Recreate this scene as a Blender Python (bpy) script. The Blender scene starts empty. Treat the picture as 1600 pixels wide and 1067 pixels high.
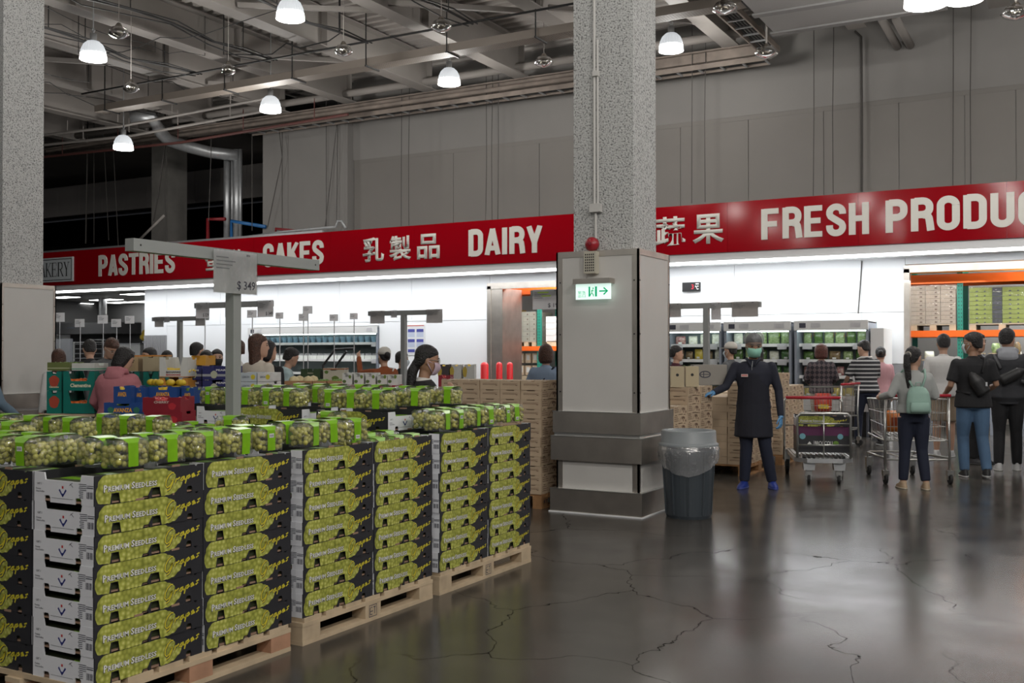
import bpy, bmesh, math, random
from mathutils import Vector, Matrix
PI = math.pi
R = math.radians
SC = bpy.context.scene
COL = SC.collection
rnd = random.Random(7)

# ------------------------------------------------------------------ camera
H, FPX, YAW, PITCH = 1.523, 1621.0, 29.295, 0.667
cam_d = bpy.data.cameras.new('camera')
cam_d.sensor_width = 36.0
cam_d.lens = FPX * 36.0 / 1600.0
cam_d.clip_end = 200
cam = bpy.data.objects.new('camera', cam_d)
COL.objects.link(cam)
cam.location = (0, 0, H)
cam.rotation_euler = (R(90 + PITCH), R(0.04), R(YAW))
SC.camera = cam
cam_d.dof.use_dof = True
cam_d.dof.focus_distance = 8.0
cam_d.dof.aperture_fstop = 9.0

# ------------------------------------------------------------------ world, exposure, hall lamps outside the frame
SC.view_settings.view_transform = 'Standard'
SC.view_settings.look = 'None'
SC.view_settings.gamma = 1.0
SC.view_settings.use_curve_mapping = False
SC.view_settings.exposure = 0.0
SC.cycles.transparent_max_bounces = 24
SC.cycles.max_bounces = 8
W = bpy.data.worlds.new('world')
SC.world = W
W.use_nodes = True
W.node_tree.nodes['Background'].inputs[0].default_value = (0.80, 0.86, 1.0, 1)
W.node_tree.nodes['Background'].inputs[1].default_value = 0.05
LAMP_W = 120.0
def hall_light(x, y, z, power, name='high_bay_light'):
    d = bpy.data.lights.new(name, 'POINT')
    d.energy = power; d.shadow_soft_size = 0.2; d.color = (1.0, 0.975, 0.93)
    o = bpy.data.objects.new(name, d); o.location = (x, y, z)
    COL.objects.link(o)
    return o
# the same grid of high-bay lamps goes on over the part of the hall behind and beside the camera
for gx in (-11.1, -6.7, -2.3, 2.1, 6.5):
    for gy in (7.7, 3.0, -1.7, -6.4):
        hall_light(gx, gy, 6.6, LAMP_W * (1.0 if gy < 7 else 0.6) * (3.0 if gx > 0 else 0.6))
for gy in (12.4, 17.0):
    for gx in (2.1, 6.5):
        hall_light(gx, gy, 6.6, LAMP_W * 0.7)
STRIP_E = 10.0      # soffit strip panels

# ------------------------------------------------------------------ helpers
fy, ry_ = math.sin(R(YAW)), math.cos(R(YAW))
def at(px, py, D):
    """point at depth D along the view axis, for laying the plan out from the photograph"""
    c = Vector(((px - 800) / FPX, -(py - 533.5) / FPX, 1.0)) * D
    p = R(PITCH)
    fwd = Vector((-fy * math.cos(p), ry_ * math.cos(p), math.sin(p)))
    rt = Vector((ry_, fy, 0)); up = rt.cross(fwd)
    return Vector((0, 0, H)) + rt * c.x + up * c.y + fwd * c.z
def atY(px, py, Y):
    a = at(px, py, 1.0) - Vector((0, 0, H)); return Vector((0, 0, H)) + a * (Y / a.y)
def atX(px, py, X):
    a = at(px, py, 1.0) - Vector((0, 0, H)); return Vector((0, 0, H)) + a * (X / a.x)

MATS = {}
def mat(name, col=(0.5, 0.5, 0.5), rough=0.6, metal=0.0, noise=0.0, nscale=8.0, bump=0.0, bscale=60.0, emit=None, es=1.0, spec=0.5, coat=0.0, aniso=0.0):
    if name in MATS: return MATS[name]
    m = bpy.data.materials.new(name); m.use_nodes = True
    nt = m.node_tree; b = nt.nodes['Principled BSDF']
    b.inputs['Base Color'].default_value = (*col, 1)
    b.inputs['Roughness'].default_value = rough
    b.inputs['Metallic'].default_value = metal
    b.inputs['Specular IOR Level'].default_value = spec
    b.inputs['Coat Weight'].default_value = coat
    if emit:
        b.inputs['Emission Color'].default_value = (*emit, 1); b.inputs['Emission Strength'].default_value = es
    if noise or bump:
        tc = nt.nodes.new('ShaderNodeTexCoord')
    if noise:
        n = nt.nodes.new('ShaderNodeTexNoise'); n.inputs['Scale'].default_value = nscale; n.inputs['Detail'].default_value = 4
        r = nt.nodes.new('ShaderNodeValToRGB')
        r.color_ramp.elements[0].position = 0.3; r.color_ramp.elements[1].position = 0.7
        r.color_ramp.elements[0].color = (*[max(0, c * (1 - noise)) for c in col], 1)
        r.color_ramp.elements[1].color = (*[min(1, c * (1 + noise)) for c in col], 1)
        nt.links.new(tc.outputs['Object'], n.inputs['Vector']); nt.links.new(n.outputs['Fac'], r.inputs['Fac'])
        nt.links.new(r.outputs['Color'], b.inputs['Base Color'])
    if bump:
        n2 = nt.nodes.new('ShaderNodeTexNoise'); n2.inputs['Scale'].default_value = bscale; n2.inputs['Detail'].default_value = 3
        bp = nt.nodes.new('ShaderNodeBump'); bp.inputs['Strength'].default_value = bump; bp.inputs['Distance'].default_value = 0.02
        nt.links.new(tc.outputs['Object'], n2.inputs['Vector']); nt.links.new(n2.outputs['Fac'], bp.inputs['Height'])
        nt.links.new(bp.outputs['Normal'], b.inputs['Normal'])
    MATS[name] = m
    return m
def clear_mat(name, tint=(1, 1, 1), gloss=0.12, rough=0.08, bump=0.0, bscale=30, haze=0.0):
    if name in MATS: return MATS[name]
    m = bpy.data.materials.new(name); m.use_nodes = True
    nt = m.node_tree; nt.nodes.remove(nt.nodes['Principled BSDF'])
    out = nt.nodes['Material Output']
    t = nt.nodes.new('ShaderNodeBsdfTransparent'); t.inputs[0].default_value = (*tint, 1)
    g = nt.nodes.new('ShaderNodeBsdfGlossy'); g.inputs['Roughness'].default_value = rough; g.inputs[0].default_value = (0.9, 0.9, 0.9, 1)
    lw = nt.nodes.new('ShaderNodeLayerWeight'); lw.inputs['Blend'].default_value = 0.25
    mp = nt.nodes.new('ShaderNodeMapRange'); mp.inputs['To Min'].default_value = gloss; mp.inputs['To Max'].default_value = min(0.8, gloss * 4)
    mx = nt.nodes.new('ShaderNodeMixShader')
    nt.links.new(lw.outputs['Fresnel'], mp.inputs['Value']); nt.links.new(mp.outputs[0], mx.inputs['Fac'])
    nt.links.new(t.outputs[0], mx.inputs[1]); nt.links.new(g.outputs[0], mx.inputs[2])
    last = mx
    if haze:
        d = nt.nodes.new('ShaderNodeBsdfDiffuse'); d.inputs[0].default_value = (0.85, 0.86, 0.88, 1)
        mx2 = nt.nodes.new('ShaderNodeMixShader'); mx2.inputs['Fac'].default_value = haze
        nt.links.new(mx.outputs[0], mx2.inputs[1]); nt.links.new(d.outputs[0], mx2.inputs[2]); last = mx2
    if bump:
        tc = nt.nodes.new('ShaderNodeTexCoord'); n2 = nt.nodes.new('ShaderNodeTexNoise'); n2.inputs['Scale'].default_value = bscale; n2.inputs['Detail'].default_value = 2
        bp = nt.nodes.new('ShaderNodeBump'); bp.inputs['Strength'].default_value = bump; bp.inputs['Distance'].default_value = 0.02
        nt.links.new(tc.outputs['Object'], n2.inputs['Vector']); nt.links.new(n2.outputs['Fac'], bp.inputs['Height']); nt.links.new(bp.outputs['Normal'], g.inputs['Normal'])
    nt.links.new(last.outputs[0], out.inputs['Surface'])
    MATS[name] = m
    return m

class MB:
    """collects simple shapes and links them as one mesh object"""
    def __init__(s): s.v = []; s.f = []; s.mi = []; s.cur = 0; s.M = None
    def add(s, vs, fs):
        o = len(s.v)
        s.v += [tuple(s.M @ Vector(v)) for v in vs] if s.M else [tuple(v) for v in vs]
        s.f += [tuple(o + i for i in f) for f in fs]; s.mi += [s.cur] * len(fs)
        return s
    def box(s, x0, y0, z0, x1, y1, z1):
        return s.add([(x0, y0, z0), (x1, y0, z0), (x1, y1, z0), (x0, y1, z0), (x0, y0, z1), (x1, y0, z1), (x1, y1, z1), (x0, y1, z1)],
                     [(0, 3, 2, 1), (4, 5, 6, 7), (0, 1, 5, 4), (1, 2, 6, 5), (2, 3, 7, 6), (3, 0, 4, 7)])
    def bar(s, a, b, w, h=None):
        """rectangular bar from a to b, w sideways, h upwards"""
        h = h or w; a = Vector(a); b = Vector(b); d = (b - a).normalized()
        u = Vector((0, 0, 1)) if abs(d.z) < 0.95 else Vector((0, 1, 0))
        r = d.cross(u).normalized(); u = r.cross(d).normalized(); vs = []
        for p in (a, b):
            for i, j in ((-1, -1), (1, -1), (1, 1), (-1, 1)): vs.append(p + r * (i * w / 2) + u * (j * h / 2))
        return s.add(vs, [(3, 2, 1, 0), (4, 5, 6, 7), (0, 1, 5, 4), (1, 2, 6, 5), (2, 3, 7, 6), (3, 0, 4, 7)])
    def tube(s, pts, r, n=8, caps=True):
        pts = [Vector(p) for p in pts]; k = len(pts)
        rs = r if isinstance(r, (list, tuple)) else [r] * k
        vs = []; ref = None
        for i, p in enumerate(pts):
            d = (pts[min(i + 1, k - 1)] - pts[max(i - 1, 0)])
            d = d.normalized() if d.length > 1e-9 else Vector((0, 0, 1))
            if ref is None: ref = Vector((0, 0, 1)) if abs(d.z) < 0.9 else Vector((1, 0, 0))
            a = d.cross(ref)
            a = a.normalized() if a.length > 1e-6 else d.orthogonal().normalized()
            b = a.cross(d).normalized(); ref = b
            vs += [p + (a * math.cos(2 * PI * j / n) + b * math.sin(2 * PI * j / n)) * rs[i] for j in range(n)]
        fs = [(i * n + j, i * n + (j + 1) % n, (i + 1) * n + (j + 1) % n, (i + 1) * n + j) for i in range(k - 1) for j in range(n)]
        if caps: fs += [tuple(range(n - 1, -1, -1)), tuple((k - 1) * n + j for j in range(n))]
        return s.add(vs, fs)
    def rings(s, rings, n=16):
        """closed loft: rings = (centre, rx, ry[, tilt matrix])"""
        vs = []
        for rg in rings:
            c, rx, ry = Vector(rg[0]), rg[1], rg[2]; T = rg[3] if len(rg) > 3 else None
            for j in range(n):
                q = Vector((rx * math.cos(2 * PI * j / n), ry * math.sin(2 * PI * j / n), 0))
                vs.append(c + (T @ q if T else q))
        k = len(rings)
        fs = [(i * n + j, i * n + (j + 1) % n, (i + 1) * n + (j + 1) % n, (i + 1) * n + j) for i in range(k - 1) for j in range(n)]
        fs += [tuple(range(n - 1, -1, -1)), tuple((k - 1) * n + j for j in range(n))]
        return s.add(vs, fs)
    def lathe(s, prof, n=24, c=(0, 0, 0), caps=False):
        vs = [(c[0] + r * math.cos(2 * PI * j / n), c[1] + r * math.sin(2 * PI * j / n), c[2] + z) for r, z in prof for j in range(n)]
        k = len(prof)
        fs = [(i * n + j, i * n + (j + 1) % n, (i + 1) * n + (j + 1) % n, (i + 1) * n + j) for i in range(k - 1) for j in range(n)]
        if caps: fs += [tuple(range(n - 1, -1, -1)), tuple((k - 1) * n + j for j in range(n))]
        return s.add(vs, fs)
    def ball(s, c, r, n=10, m=7, sc=(1, 1, 1)):
        c = Vector(c); vs = [c + Vector((0, 0, -r * sc[2]))]; 
        for i in range(1, m):
            t = PI * i / m
            vs += [c + Vector((r * sc[0] * math.sin(t) * math.cos(2 * PI * j / n), r * sc[1] * math.sin(t) * math.sin(2 * PI * j / n), -r * sc[2] * math.cos(t))) for j in range(n)]
        vs.append(c + Vector((0, 0, r * sc[2])))
        fs = [(0, 1 + (j + 1) % n, 1 + j) for j in range(n)]
        fs += [(1 + i * n + j, 1 + i * n + (j + 1) % n, 1 + (i + 1) * n + (j + 1) % n, 1 + (i + 1) * n + j) for i in range(m - 2) for j in range(n)]
        L = len(vs) - 1; o = 1 + (m - 2) * n
        fs += [(L, o + j, o + (j + 1) % n) for j in range(n)]
        return s.add(vs, fs)
    def prism(s, poly, depth, frame=None):
        """polygon in local x,z extruded along y by depth; frame = 4x4"""
        k = len(poly); old = s.M
        if frame is not None: s.M = (old @ frame) if old else frame
        vs = [(x, 0, z) for x, z in poly] + [(x, depth, z) for x, z in poly]
        fs = [tuple(range(k)), tuple(range(2 * k - 1, k - 1, -1))]
        fs += [(i, k + i, k + (i + 1) % k, (i + 1) % k) for i in range(k)]
        s.add(vs, fs); s.M = old
        return s
    def quad(s, a, b, c, d): return s.add([a, b, c, d], [(0, 1, 2, 3)])
    def ribbon(s, pts, w, frame=None):
        """flat pen stroke in the local xz plane"""
        old = s.M
        if frame is not None: s.M = frame
        vs = []; k = len(pts)
        for i, (x, z) in enumerate(pts):
            x0, z0 = pts[max(i - 1, 0)]; x1, z1 = pts[min(i + 1, k - 1)]
            dx, dz = x1 - x0, z1 - z0; L = math.hypot(dx, dz) or 1
            nx, nz = -dz / L * w / 2, dx / L * w / 2
            vs += [(x + nx, 0, z + nz), (x - nx, 0, z - nz)]
        s.add(vs, [(2 * i + 1, 2 * i + 3, 2 * i + 2, 2 * i) for i in range(k - 1)]); s.M = old
        return s
    def mesh(s, name, mats, smooth=False):
        me = bpy.data.meshes.new(name)
        me.from_pydata(s.v, [], s.f)
        for m in (mats if isinstance(mats, (list, tuple)) else [mats]): me.materials.append(m)
        if any(s.mi): me.polygons.foreach_set('material_index', s.mi)
        if smooth: me.polygons.foreach_set('use_smooth', [True] * len(s.f))
        me.update()
        return me
    def build(s, name, mats, parent=None, smooth=False, **k):
        return link(name, s.mesh(name, mats, smooth), parent, **k)
def link(name, me, parent=None, loc=None, rotz=None):
    o = bpy.data.objects.new(name, me); COL.objects.link(o)
    if parent: o.parent = parent
    if loc is not None: o.location = loc
    if rotz is not None: o.rotation_euler = (0, 0, rotz)
    return o
def tag(o, label=None, cat=None, group=None, kind=None):
    if label: o['label'] = label
    if cat: o['category'] = cat
    if group: o['group'] = group
    if kind: o['kind'] = kind
    return o
def thing(name, label, cat, loc=(0, 0, 0), rotz=0.0, group=None):
    o = bpy.data.objects.new(name, None); COL.objects.link(o)
    o.empty_display_size = 0.1
    o.location = loc; o.rotation_euler = (0, 0, rotz)
    return tag(o, label, cat, group)
def struct(name, b, m, parent=None, smooth=False):
    o = b.build(name, m, parent, smooth)
    if parent is None: o['kind'] = 'structure'
    return o
def dup(root, loc, rotz=0.0, label=None, group=None):
    r = root.copy(); COL.objects.link(r); r.location = loc; r.rotation_euler = (0, 0, rotz)
    if label: r['label'] = label
    if group: r['group'] = group
    for ch in list(root.children):
        c = ch.copy(); COL.objects.link(c); c.parent = r
        for g in list(ch.children):
            d = g.copy(); COL.objects.link(d); d.parent = c
    return r
def sub(parent, name, b, m, smooth=False, label=None, kind=None):
    o = b.build(name, m, parent, smooth)
    if label: o['label'] = label
    if kind: o['kind'] = kind
    return o
FONTC = {}
def text_mesh(s, m, width=None, height=None, bold=0.0, extrude=0.0, spacing=1.0, shear=0.0, name='lettering', res=3):
    """lettering in the local xz plane facing -y, origin bottom left"""
    cu = bpy.data.curves.new(name, 'FONT'); cu.body = s; cu.size = 1.0; cu.offset = bold; cu.extrude = 0.0
    cu.space_character = spacing; cu.shear = shear; cu.resolution_u = res; cu.fill_mode = 'FRONT'
    o = bpy.data.objects.new(name, cu)
    me = bpy.data.meshes.new_from_object(o)
    bpy.data.objects.remove(o); bpy.data.curves.remove(cu)
    me.name = name
    xs = [v.co.x for v in me.vertices]; ys = [v.co.y for v in me.vertices]
    if not xs: return me
    x0, x1, y0, y1 = min(xs), max(xs), min(ys), max(ys)
    sy = (height or 1.0) / (y1 - y0); sx = (width / (x1 - x0)) if width else sy
    for v in me.vertices: v.co = ((v.co.x - x0) * sx, 0, (v.co.y - y0) * sy)
    if extrude:
        bm = bmesh.new(); bm.from_mesh(me)
        r = bmesh.ops.extrude_face_region(bm, geom=bm.faces[:])
        for e in r['geom']:
            if isinstance(e, bmesh.types.BMVert): e.co.y -= extrude
        bmesh.ops.recalc_face_normals(bm, faces=bm.faces[:])
        bm.to_mesh(me); bm.free()
    me.materials.clear(); me.materials.append(m)
    return me
ORD = ['lowest', 'second', 'third', 'fourth', 'fifth', 'sixth', 'seventh', 'eighth', 'ninth', 'tenth', 'eleventh', 'twelfth', 'thirteenth', 'fourteenth', 'fifteenth', 'sixteenth']
NTH = ['first'] + ORD[1:]
# ------------------------------------------------------------------ materials of the setting
def floor_mat():
    m = mat('polished_concrete', (0.05, 0.047, 0.044), 0.25, spec=0.5)
    nt = m.node_tree; b = nt.nodes['Principled BSDF']; L = nt.links.new
    tc = nt.nodes.new('ShaderNodeTexCoord')
    n = nt.nodes.new('ShaderNodeTexNoise'); n.inputs['Scale'].default_value = 0.9; n.inputs['Detail'].default_value = 8; n.inputs['Roughness'].default_value = 0.65
    r = nt.nodes.new('ShaderNodeValToRGB')
    r.color_ramp.elements[0].position = 0.3; r.color_ramp.elements[0].color = (0.034, 0.031, 0.027, 1)
    r.color_ramp.elements[1].position = 0.72; r.color_ramp.elements[1].color = (0.088, 0.080, 0.071, 1)
    L(tc.outputs['Object'], n.inputs['Vector']); L(n.outputs['Fac'], r.inputs['Fac'])
    # thin wandering cracks
    nw = nt.nodes.new('ShaderNodeTexNoise'); nw.inputs['Scale'].default_value = 1.6; nw.inputs['Detail'].default_value = 5
    sc = nt.nodes.new('ShaderNodeVectorMath'); sc.operation = 'SCALE'; sc.inputs['Scale'].default_value = 0.75
    ad = nt.nodes.new('ShaderNodeVectorMath'); ad.operation = 'ADD'
    L(tc.outputs['Object'], nw.inputs['Vector']); L(nw.outputs['Color'], sc.inputs[0]); L(sc.outputs[0], ad.inputs[0]); L(tc.outputs['Object'], ad.inputs[1])
    v = nt.nodes.new('ShaderNodeTexVoronoi'); v.feature = 'DISTANCE_TO_EDGE'; v.voronoi_dimensions = '2D'; v.inputs['Scale'].default_value = 0.85
    L(ad.outputs[0], v.inputs['Vector'])
    cr = nt.nodes.new('ShaderNodeMapRange'); cr.inputs['From Min'].default_value = 0.001; cr.inputs['From Max'].default_value = 0.0065
    L(v.outputs['Distance'], cr.inputs['Value'])
    mk = nt.nodes.new('ShaderNodeTexNoise'); mk.inputs['Scale'].default_value = 0.5
    mr = nt.nodes.new('ShaderNodeMapRange'); mr.inputs['From Min'].default_value = 0.40; mr.inputs['From Max'].default_value = 0.50; mr.inputs['To Min'].default_value = 1.0; mr.inputs['To Max'].default_value = 0.0
    L(tc.outputs['Object'], mk.inputs['Vector']); L(mk.outputs['Fac'], mr.inputs['Value'])
    mxx = nt.nodes.new('ShaderNodeMath'); mxx.operation = 'MAXIMUM'; L(cr.outputs[0], mxx.inputs[0]); L(mr.outputs[0], mxx.inputs[1])
    mx = nt.nodes.new('ShaderNodeMix'); mx.data_type = 'RGBA'
    mx.inputs[6].default_value = (0.014, 0.012, 0.011, 1)
    L(mxx.outputs[0], mx.inputs[0]); L(r.outputs['Color'], mx.inputs[7]); L(mx.outputs[2], b.inputs['Base Color'])
    n2 = nt.nodes.new('ShaderNodeTexNoise'); n2.inputs['Scale'].default_value = 2.2; n2.inputs['Detail'].default_value = 6
    r2 = nt.nodes.new('ShaderNodeMapRange'); r2.inputs['To Min'].default_value = 0.12; r2.inputs['To Max'].default_value = 0.30
    L(tc.outputs['Object'], n2.inputs['Vector']); L(n2.outputs['Fac'], r2.inputs['Value']); L(r2.outputs[0], b.inputs['Roughness'])
    sp = nt.nodes.new('ShaderNodeMath'); sp.operation = 'MULTIPLY'; sp.inputs[1].default_value = 0.5
    L(mxx.outputs[0], sp.inputs[0]); L(sp.outputs[0], b.inputs['Specular IOR Level'])
    return m
def stucco_mat():
    m = mat('speckled_stucco', (0.42, 0.42, 0.41), 0.85)
    nt = m.node_tree; b = nt.nodes['Principled BSDF']; L = nt.links.new
    tc = nt.nodes.new('ShaderNodeTexCoord')
    n = nt.nodes.new('ShaderNodeTexNoise'); n.inputs['Scale'].default_value = 58; n.inputs['Detail'].default_value = 2
    r = nt.nodes.new('ShaderNodeValToRGB')
    e = r.color_ramp.elements
    e[0].position = 0.33; e[0].color = (0.15, 0.15, 0.147, 1); e[1].position = 0.47; e[1].color = (0.46, 0.46, 0.45, 1)
    x = e.new(0.7); x.color = (0.55, 0.55, 0.54, 1)
    L(tc.outputs['Object'], n.inputs['Vector']); L(n.outputs['Fac'], r.inputs['Fac']); L(r.outputs['Color'], b.inputs['Base Color'])
    bp = nt.nodes.new('ShaderNodeBump'); bp.inputs['Strength'].default_value = 0.55; bp.inputs['Distance'].default_value = 0.02
    L(n.outputs['Fac'], bp.inputs['Height']); L(bp.outputs['Normal'], b.inputs['Normal'])
    return m
M_white = mat('white_wall_panel', (0.80, 0.82, 0.84), 0.35)
M_soffit = mat('white_soffit', (0.78, 0.79, 0.80), 0.5)
M_greywall = mat('grey_upper_wall', (0.205, 0.195, 0.185), 0.8, noise=0.05, nscale=0.8)
M_greywall2 = mat('warm_grey_wall_panel', (0.175, 0.163, 0.150), 0.8, noise=0.06, nscale=0.7)
M_red = mat('glossy_red_sign', (0.31, 0.0015, 0.007), 0.10, spec=0.28, noise=0.12, nscale=0.35)
M_cream = mat('cream_lettering', (0.74, 0.72, 0.66), 0.5)
M_steel = mat('brushed_steel', (0.56, 0.52, 0.47), 0.42, 1.0, noise=0.10, nscale=5)
M_steel_b = mat('bright_edge_steel', (0.72, 0.72, 0.70), 0.35, 1.0)
M_galv = mat('galvanised_steel', (0.50, 0.51, 0.52), 0.42, 0.7, noise=0.08, nscale=10)
M_clad = mat('white_column_cladding', (0.55, 0.535, 0.51), 0.45, noise=0.03, nscale=2)
M_beam = mat('painted_roof_steel', (0.28, 0.257, 0.238), 0.7, noise=0.08, nscale=1.2)
M_deck = mat('painted_roof_deck', (0.40, 0.37, 0.345), 0.75, noise=0.1, nscale=0.9)
M_rust = mat('rusty_steel', (0.20, 0.165, 0.14), 0.8, noise=0.25, nscale=3)
M_dark = mat('black_cable', (0.02, 0.02, 0.02), 0.6)
M_wire = mat('dark_hanging_wire', (0.05, 0.045, 0.04), 0.6)
M_lamp = mat('lit_lamp_diffuser', (0.9, 0.9, 0.9), 0.4, emit=(1, 0.98, 0.95), es=9.0)
M_lampdome = mat('lit_prismatic_dome', (0.75, 0.78, 0.80), 0.3, emit=(0.86, 0.90, 0.95), es=0.42)
M_panel_lit = mat('lit_strip_panel', (0.9, 0.9, 0.9), 0.5, emit=(0.97, 0.985, 1.0), es=STRIP_E)
M_black = mat('black_plastic', (0.012, 0.012, 0.013), 0.45)
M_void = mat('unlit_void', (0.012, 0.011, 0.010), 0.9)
M_conc = mat('bare_concrete', (0.20, 0.19, 0.175), 0.85, noise=0.15, nscale=2)
M_redpaint = mat('red_pipe_paint', (0.20, 0.010, 0.014), 0.45)
M_bluepaint = mat('blue_pipe_paint', (0.02, 0.12, 0.32), 0.4)
M_orange = mat('orange_rack_beam', (0.82, 0.13, 0.01), 0.4)
M_green_post = mat('green_rack_upright', (0.02, 0.22, 0.16), 0.45)
M_greypanel = mat('grey_dado_panel', (0.27, 0.27, 0.28), 0.5)

# ------------------------------------------------------------------ floor
b = MB(); b.box(-60, -14, -0.1, 14, 36, 0)
struct('floor', b, floor_mat())

# ------------------------------------------------------------------ back wall: white lower part with two openings
YW = 20.7; YS = 19.5
wl = MB()
K0, K1, KZ = atY(388, 520, YW - .05).x, atY(590, 520, YW - .05).x, atY(490, 510, YW - .05).z
wl.box(-23.65, YW + 0.03, 0, K0, YW + 0.2, 3.45); wl.box(K1, YW + 0.03, 0, -12.2, YW + 0.2, 3.45); wl.box(K0, YW + 0.03, KZ, K1, YW + 0.2, 3.45)
wl.box(-12.2, YW + 0.03, 3.04, -8.9, YW + 0.2, 3.45)
wl.box(-8.9, YW + 0.03, 0, -3.1, YW + 0.2, 3.45)
wl.box(-3.1, YW + 0.03, 3.2, 5.0, YW + 0.2, 3.45)
wl.box(5.0, YW + 0.03, 0, 9.0, YW + 0.2, 3.45)
wall_back = struct('wall_back', wl, M_white)
def wpanels(x0, x1, z0, z1, n):
    for i in range(n):
        p = MB(); a = x0 + (x1 - x0) * i / n; c = x0 + (x1 - x0) * (i + 1) / n
        p.box(a + 0.004, YW, z0, c - 0.004, YW + 0.03, z1)
        p.build('wall_panel', M_white, wall_back)
wpanels(-23.65, -22.75, 2.05, 3.34, 1); wpanels(-22.75, -16.6, 2.31, 3.34, 3); wpanels(-16.6, -12.2, 2.31, 3.34, 2)
wpanels(-22.75, K0 - .01, 0.35, 2.30, 1); wpanels(K1 + .01, -12.2, 0.35, 2.30, 1); wpanels(K0 - .01, K1 + .01, KZ + .005, 2.30, 2)
wpanels(-12.2, -8.9, 3.04, 3.34, 1)
wpanels(-8.9, -3.9, 2.31, 3.34, 2); wpanels(-8.9, -3.9, 1.33, 2.30, 2); wpanels(-3.9, -3.1, 2.31, 3.34, 1); wpanels(-3.9, -3.1, 1.33, 2.30, 1)
wpanels(-3.1, 5.0, 3.2, 3.34, 2)
d = MB(); d.box(-8.9, YW - 0.01, 0, -3.1, YW + 0.03, 1.32); d.build('dado_panel', M_greypanel, wall_back)
d = MB(); d.box(-23.65, YW - 0.02, 0, -22.75, YW + 0.03, 2.04)
for i in range(14): d.box(-23.62 + i * 0.062, YW - 0.035, 0, -23.60 + i * 0.062, YW - 0.02, 2.03)
d.build('ribbed_panel', M_greypanel, wall_back)
# bulkhead over the white wall, its soffit and the light strip
b = MB(); b.box(-34, YS + 0.03, 3.33, 9, YW + 0.25, 4.44)
bulk = struct('trim_1', b, M_soffit)
for i in range(28):
    x1 = 6.6 - i * 1.44; p = MB()
    p.box(x1 - 1.42, YS + 0.10, 3.318, x1, YS + 0.62, 3.329)
    if x1 > -34: p.build('light_panel', M_panel_lit, bulk)
p = MB(); p.box(-34, YS + 0.04, 4.44, -16.2, YS + 0.10, 4.50); p.build('top_rail', M_galv, bulk)

# the red sign band with its lettering
sg = thing('department_sign', 'long glossy red sign band with cream department lettering above the white wall', 'sign', (0, YS, 3.48))
for i in range(17):
    p = MB(); x0 = -33 + i * 2.44
    p.box(x0 + 0.002, -0.012, 0, x0 + 2.438, 0.03, 0.96); p.build('red_panel', M_red, sg)
T_S = 0.2
def arc(cx, cy, r, a0, a1, n=8): return [(cx + r * math.cos(R(a0 + (a1 - a0) * i / n)), cy + r * math.sin(R(a0 + (a1 - a0) * i / n))) for i in range(n + 1)]
h_ = T_S / 2; XL, XR, YB, YT, RC = h_, .58 - h_, .085, .915, .185
GLY = {
 'P': [[(XL, 0), (XL, 1)], [(XL, YT)] + arc(XR - RC, YT - RC, RC, 90, 0) + arc(XR - RC, .46 + RC, RC, 0, -90) + [(XL, .46)]],
 'R': [[(XL, 0), (XL, 1)], [(XL, YT)] + arc(XR - RC, YT - RC, RC, 90, 0) + arc(XR - RC, .50 + RC, RC, 0, -90) + [(XL, .50)], [(.30, .48)] + arc(XR - .16, .34, .15, 80, 0) + [(XR + .01, .2), (XR + .03, 0)]],
 'D': [[(XL, 0), (XL, 1)], [(XL, YT)] + arc(XR - RC, YT - RC, RC, 90, 0) + arc(XR - RC, YB + RC, RC, 0, -90) + [(XL, YB)]],
 'O': [arc(XR - RC, YT - RC, RC, 0, 180 - 90) + arc(XL + RC, YT - RC, RC, 90, 180) + arc(XL + RC, YB + RC, RC, 180, 270) + arc(XR - RC, YB + RC, RC, 270, 360) + [(XR, YT - RC)]],
 'U': [[(XL, 1)] + arc(XL + RC, YB + RC, RC, 180, 270) + arc(XR - RC, YB + RC, RC, 270, 360) + [(XR, 1)]],
 'C': [[(XR, .64)] + arc(XR - RC, YT - RC, RC, 0, 90) + arc(XL + RC, YT - RC, RC, 90, 180) + arc(XL + RC, YB + RC, RC, 180, 270) + arc(XR - RC, YB + RC, RC, 270, 360) + [(XR, .36)]],
 'S': [[(XR, .68)] + arc(XR - RC, YT - RC, RC, 0, 90) + arc(XL + RC, YT - RC, RC, 90, 180) + [(XL, .70), (XL + .03, .62), (XL + .12, .55), (XR - .12, .45), (XR - .03, .38), (XR, .30)] + arc(XR - RC, YB + RC, RC, 0, -90) + arc(XL + RC, YB + RC, RC, 270, 180) + [(XL, .34)]],
 'A': [[(.075, 0), (.29, 1)], [(.505, 0), (.29, 1)], [(.16, .26), (.42, .26)]],
 'T': [[(.29, 0), (.29, 1)], [(0, YT), (.58, YT)]], 'I': [[(.1, 0), (.1, 1)]],
 'E': [[(XL, 0), (XL, 1)], [(XL, YT), (.54, YT)], [(XL, .52), (.49, .52)], [(XL, YB), (.54, YB)]],
 'F': [[(XL, 0), (XL, 1)], [(XL, YT), (.54, YT)], [(XL, .50), (.49, .50)]],
 'H': [[(XL, 0), (XL, 1)], [(XR, 0), (XR, 1)], [(XL, .51), (XR, .51)]],
 'K': [[(XL, 0), (XL, 1)], [(XL + .02, .38), (.52, 1)], [(.25, .58), (.56, 0)]],
 'Y': [[(.29, 0), (.29, .42)], [(.085, 1), (.29, .38)], [(.495, 1), (.29, .38)]]}
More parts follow.
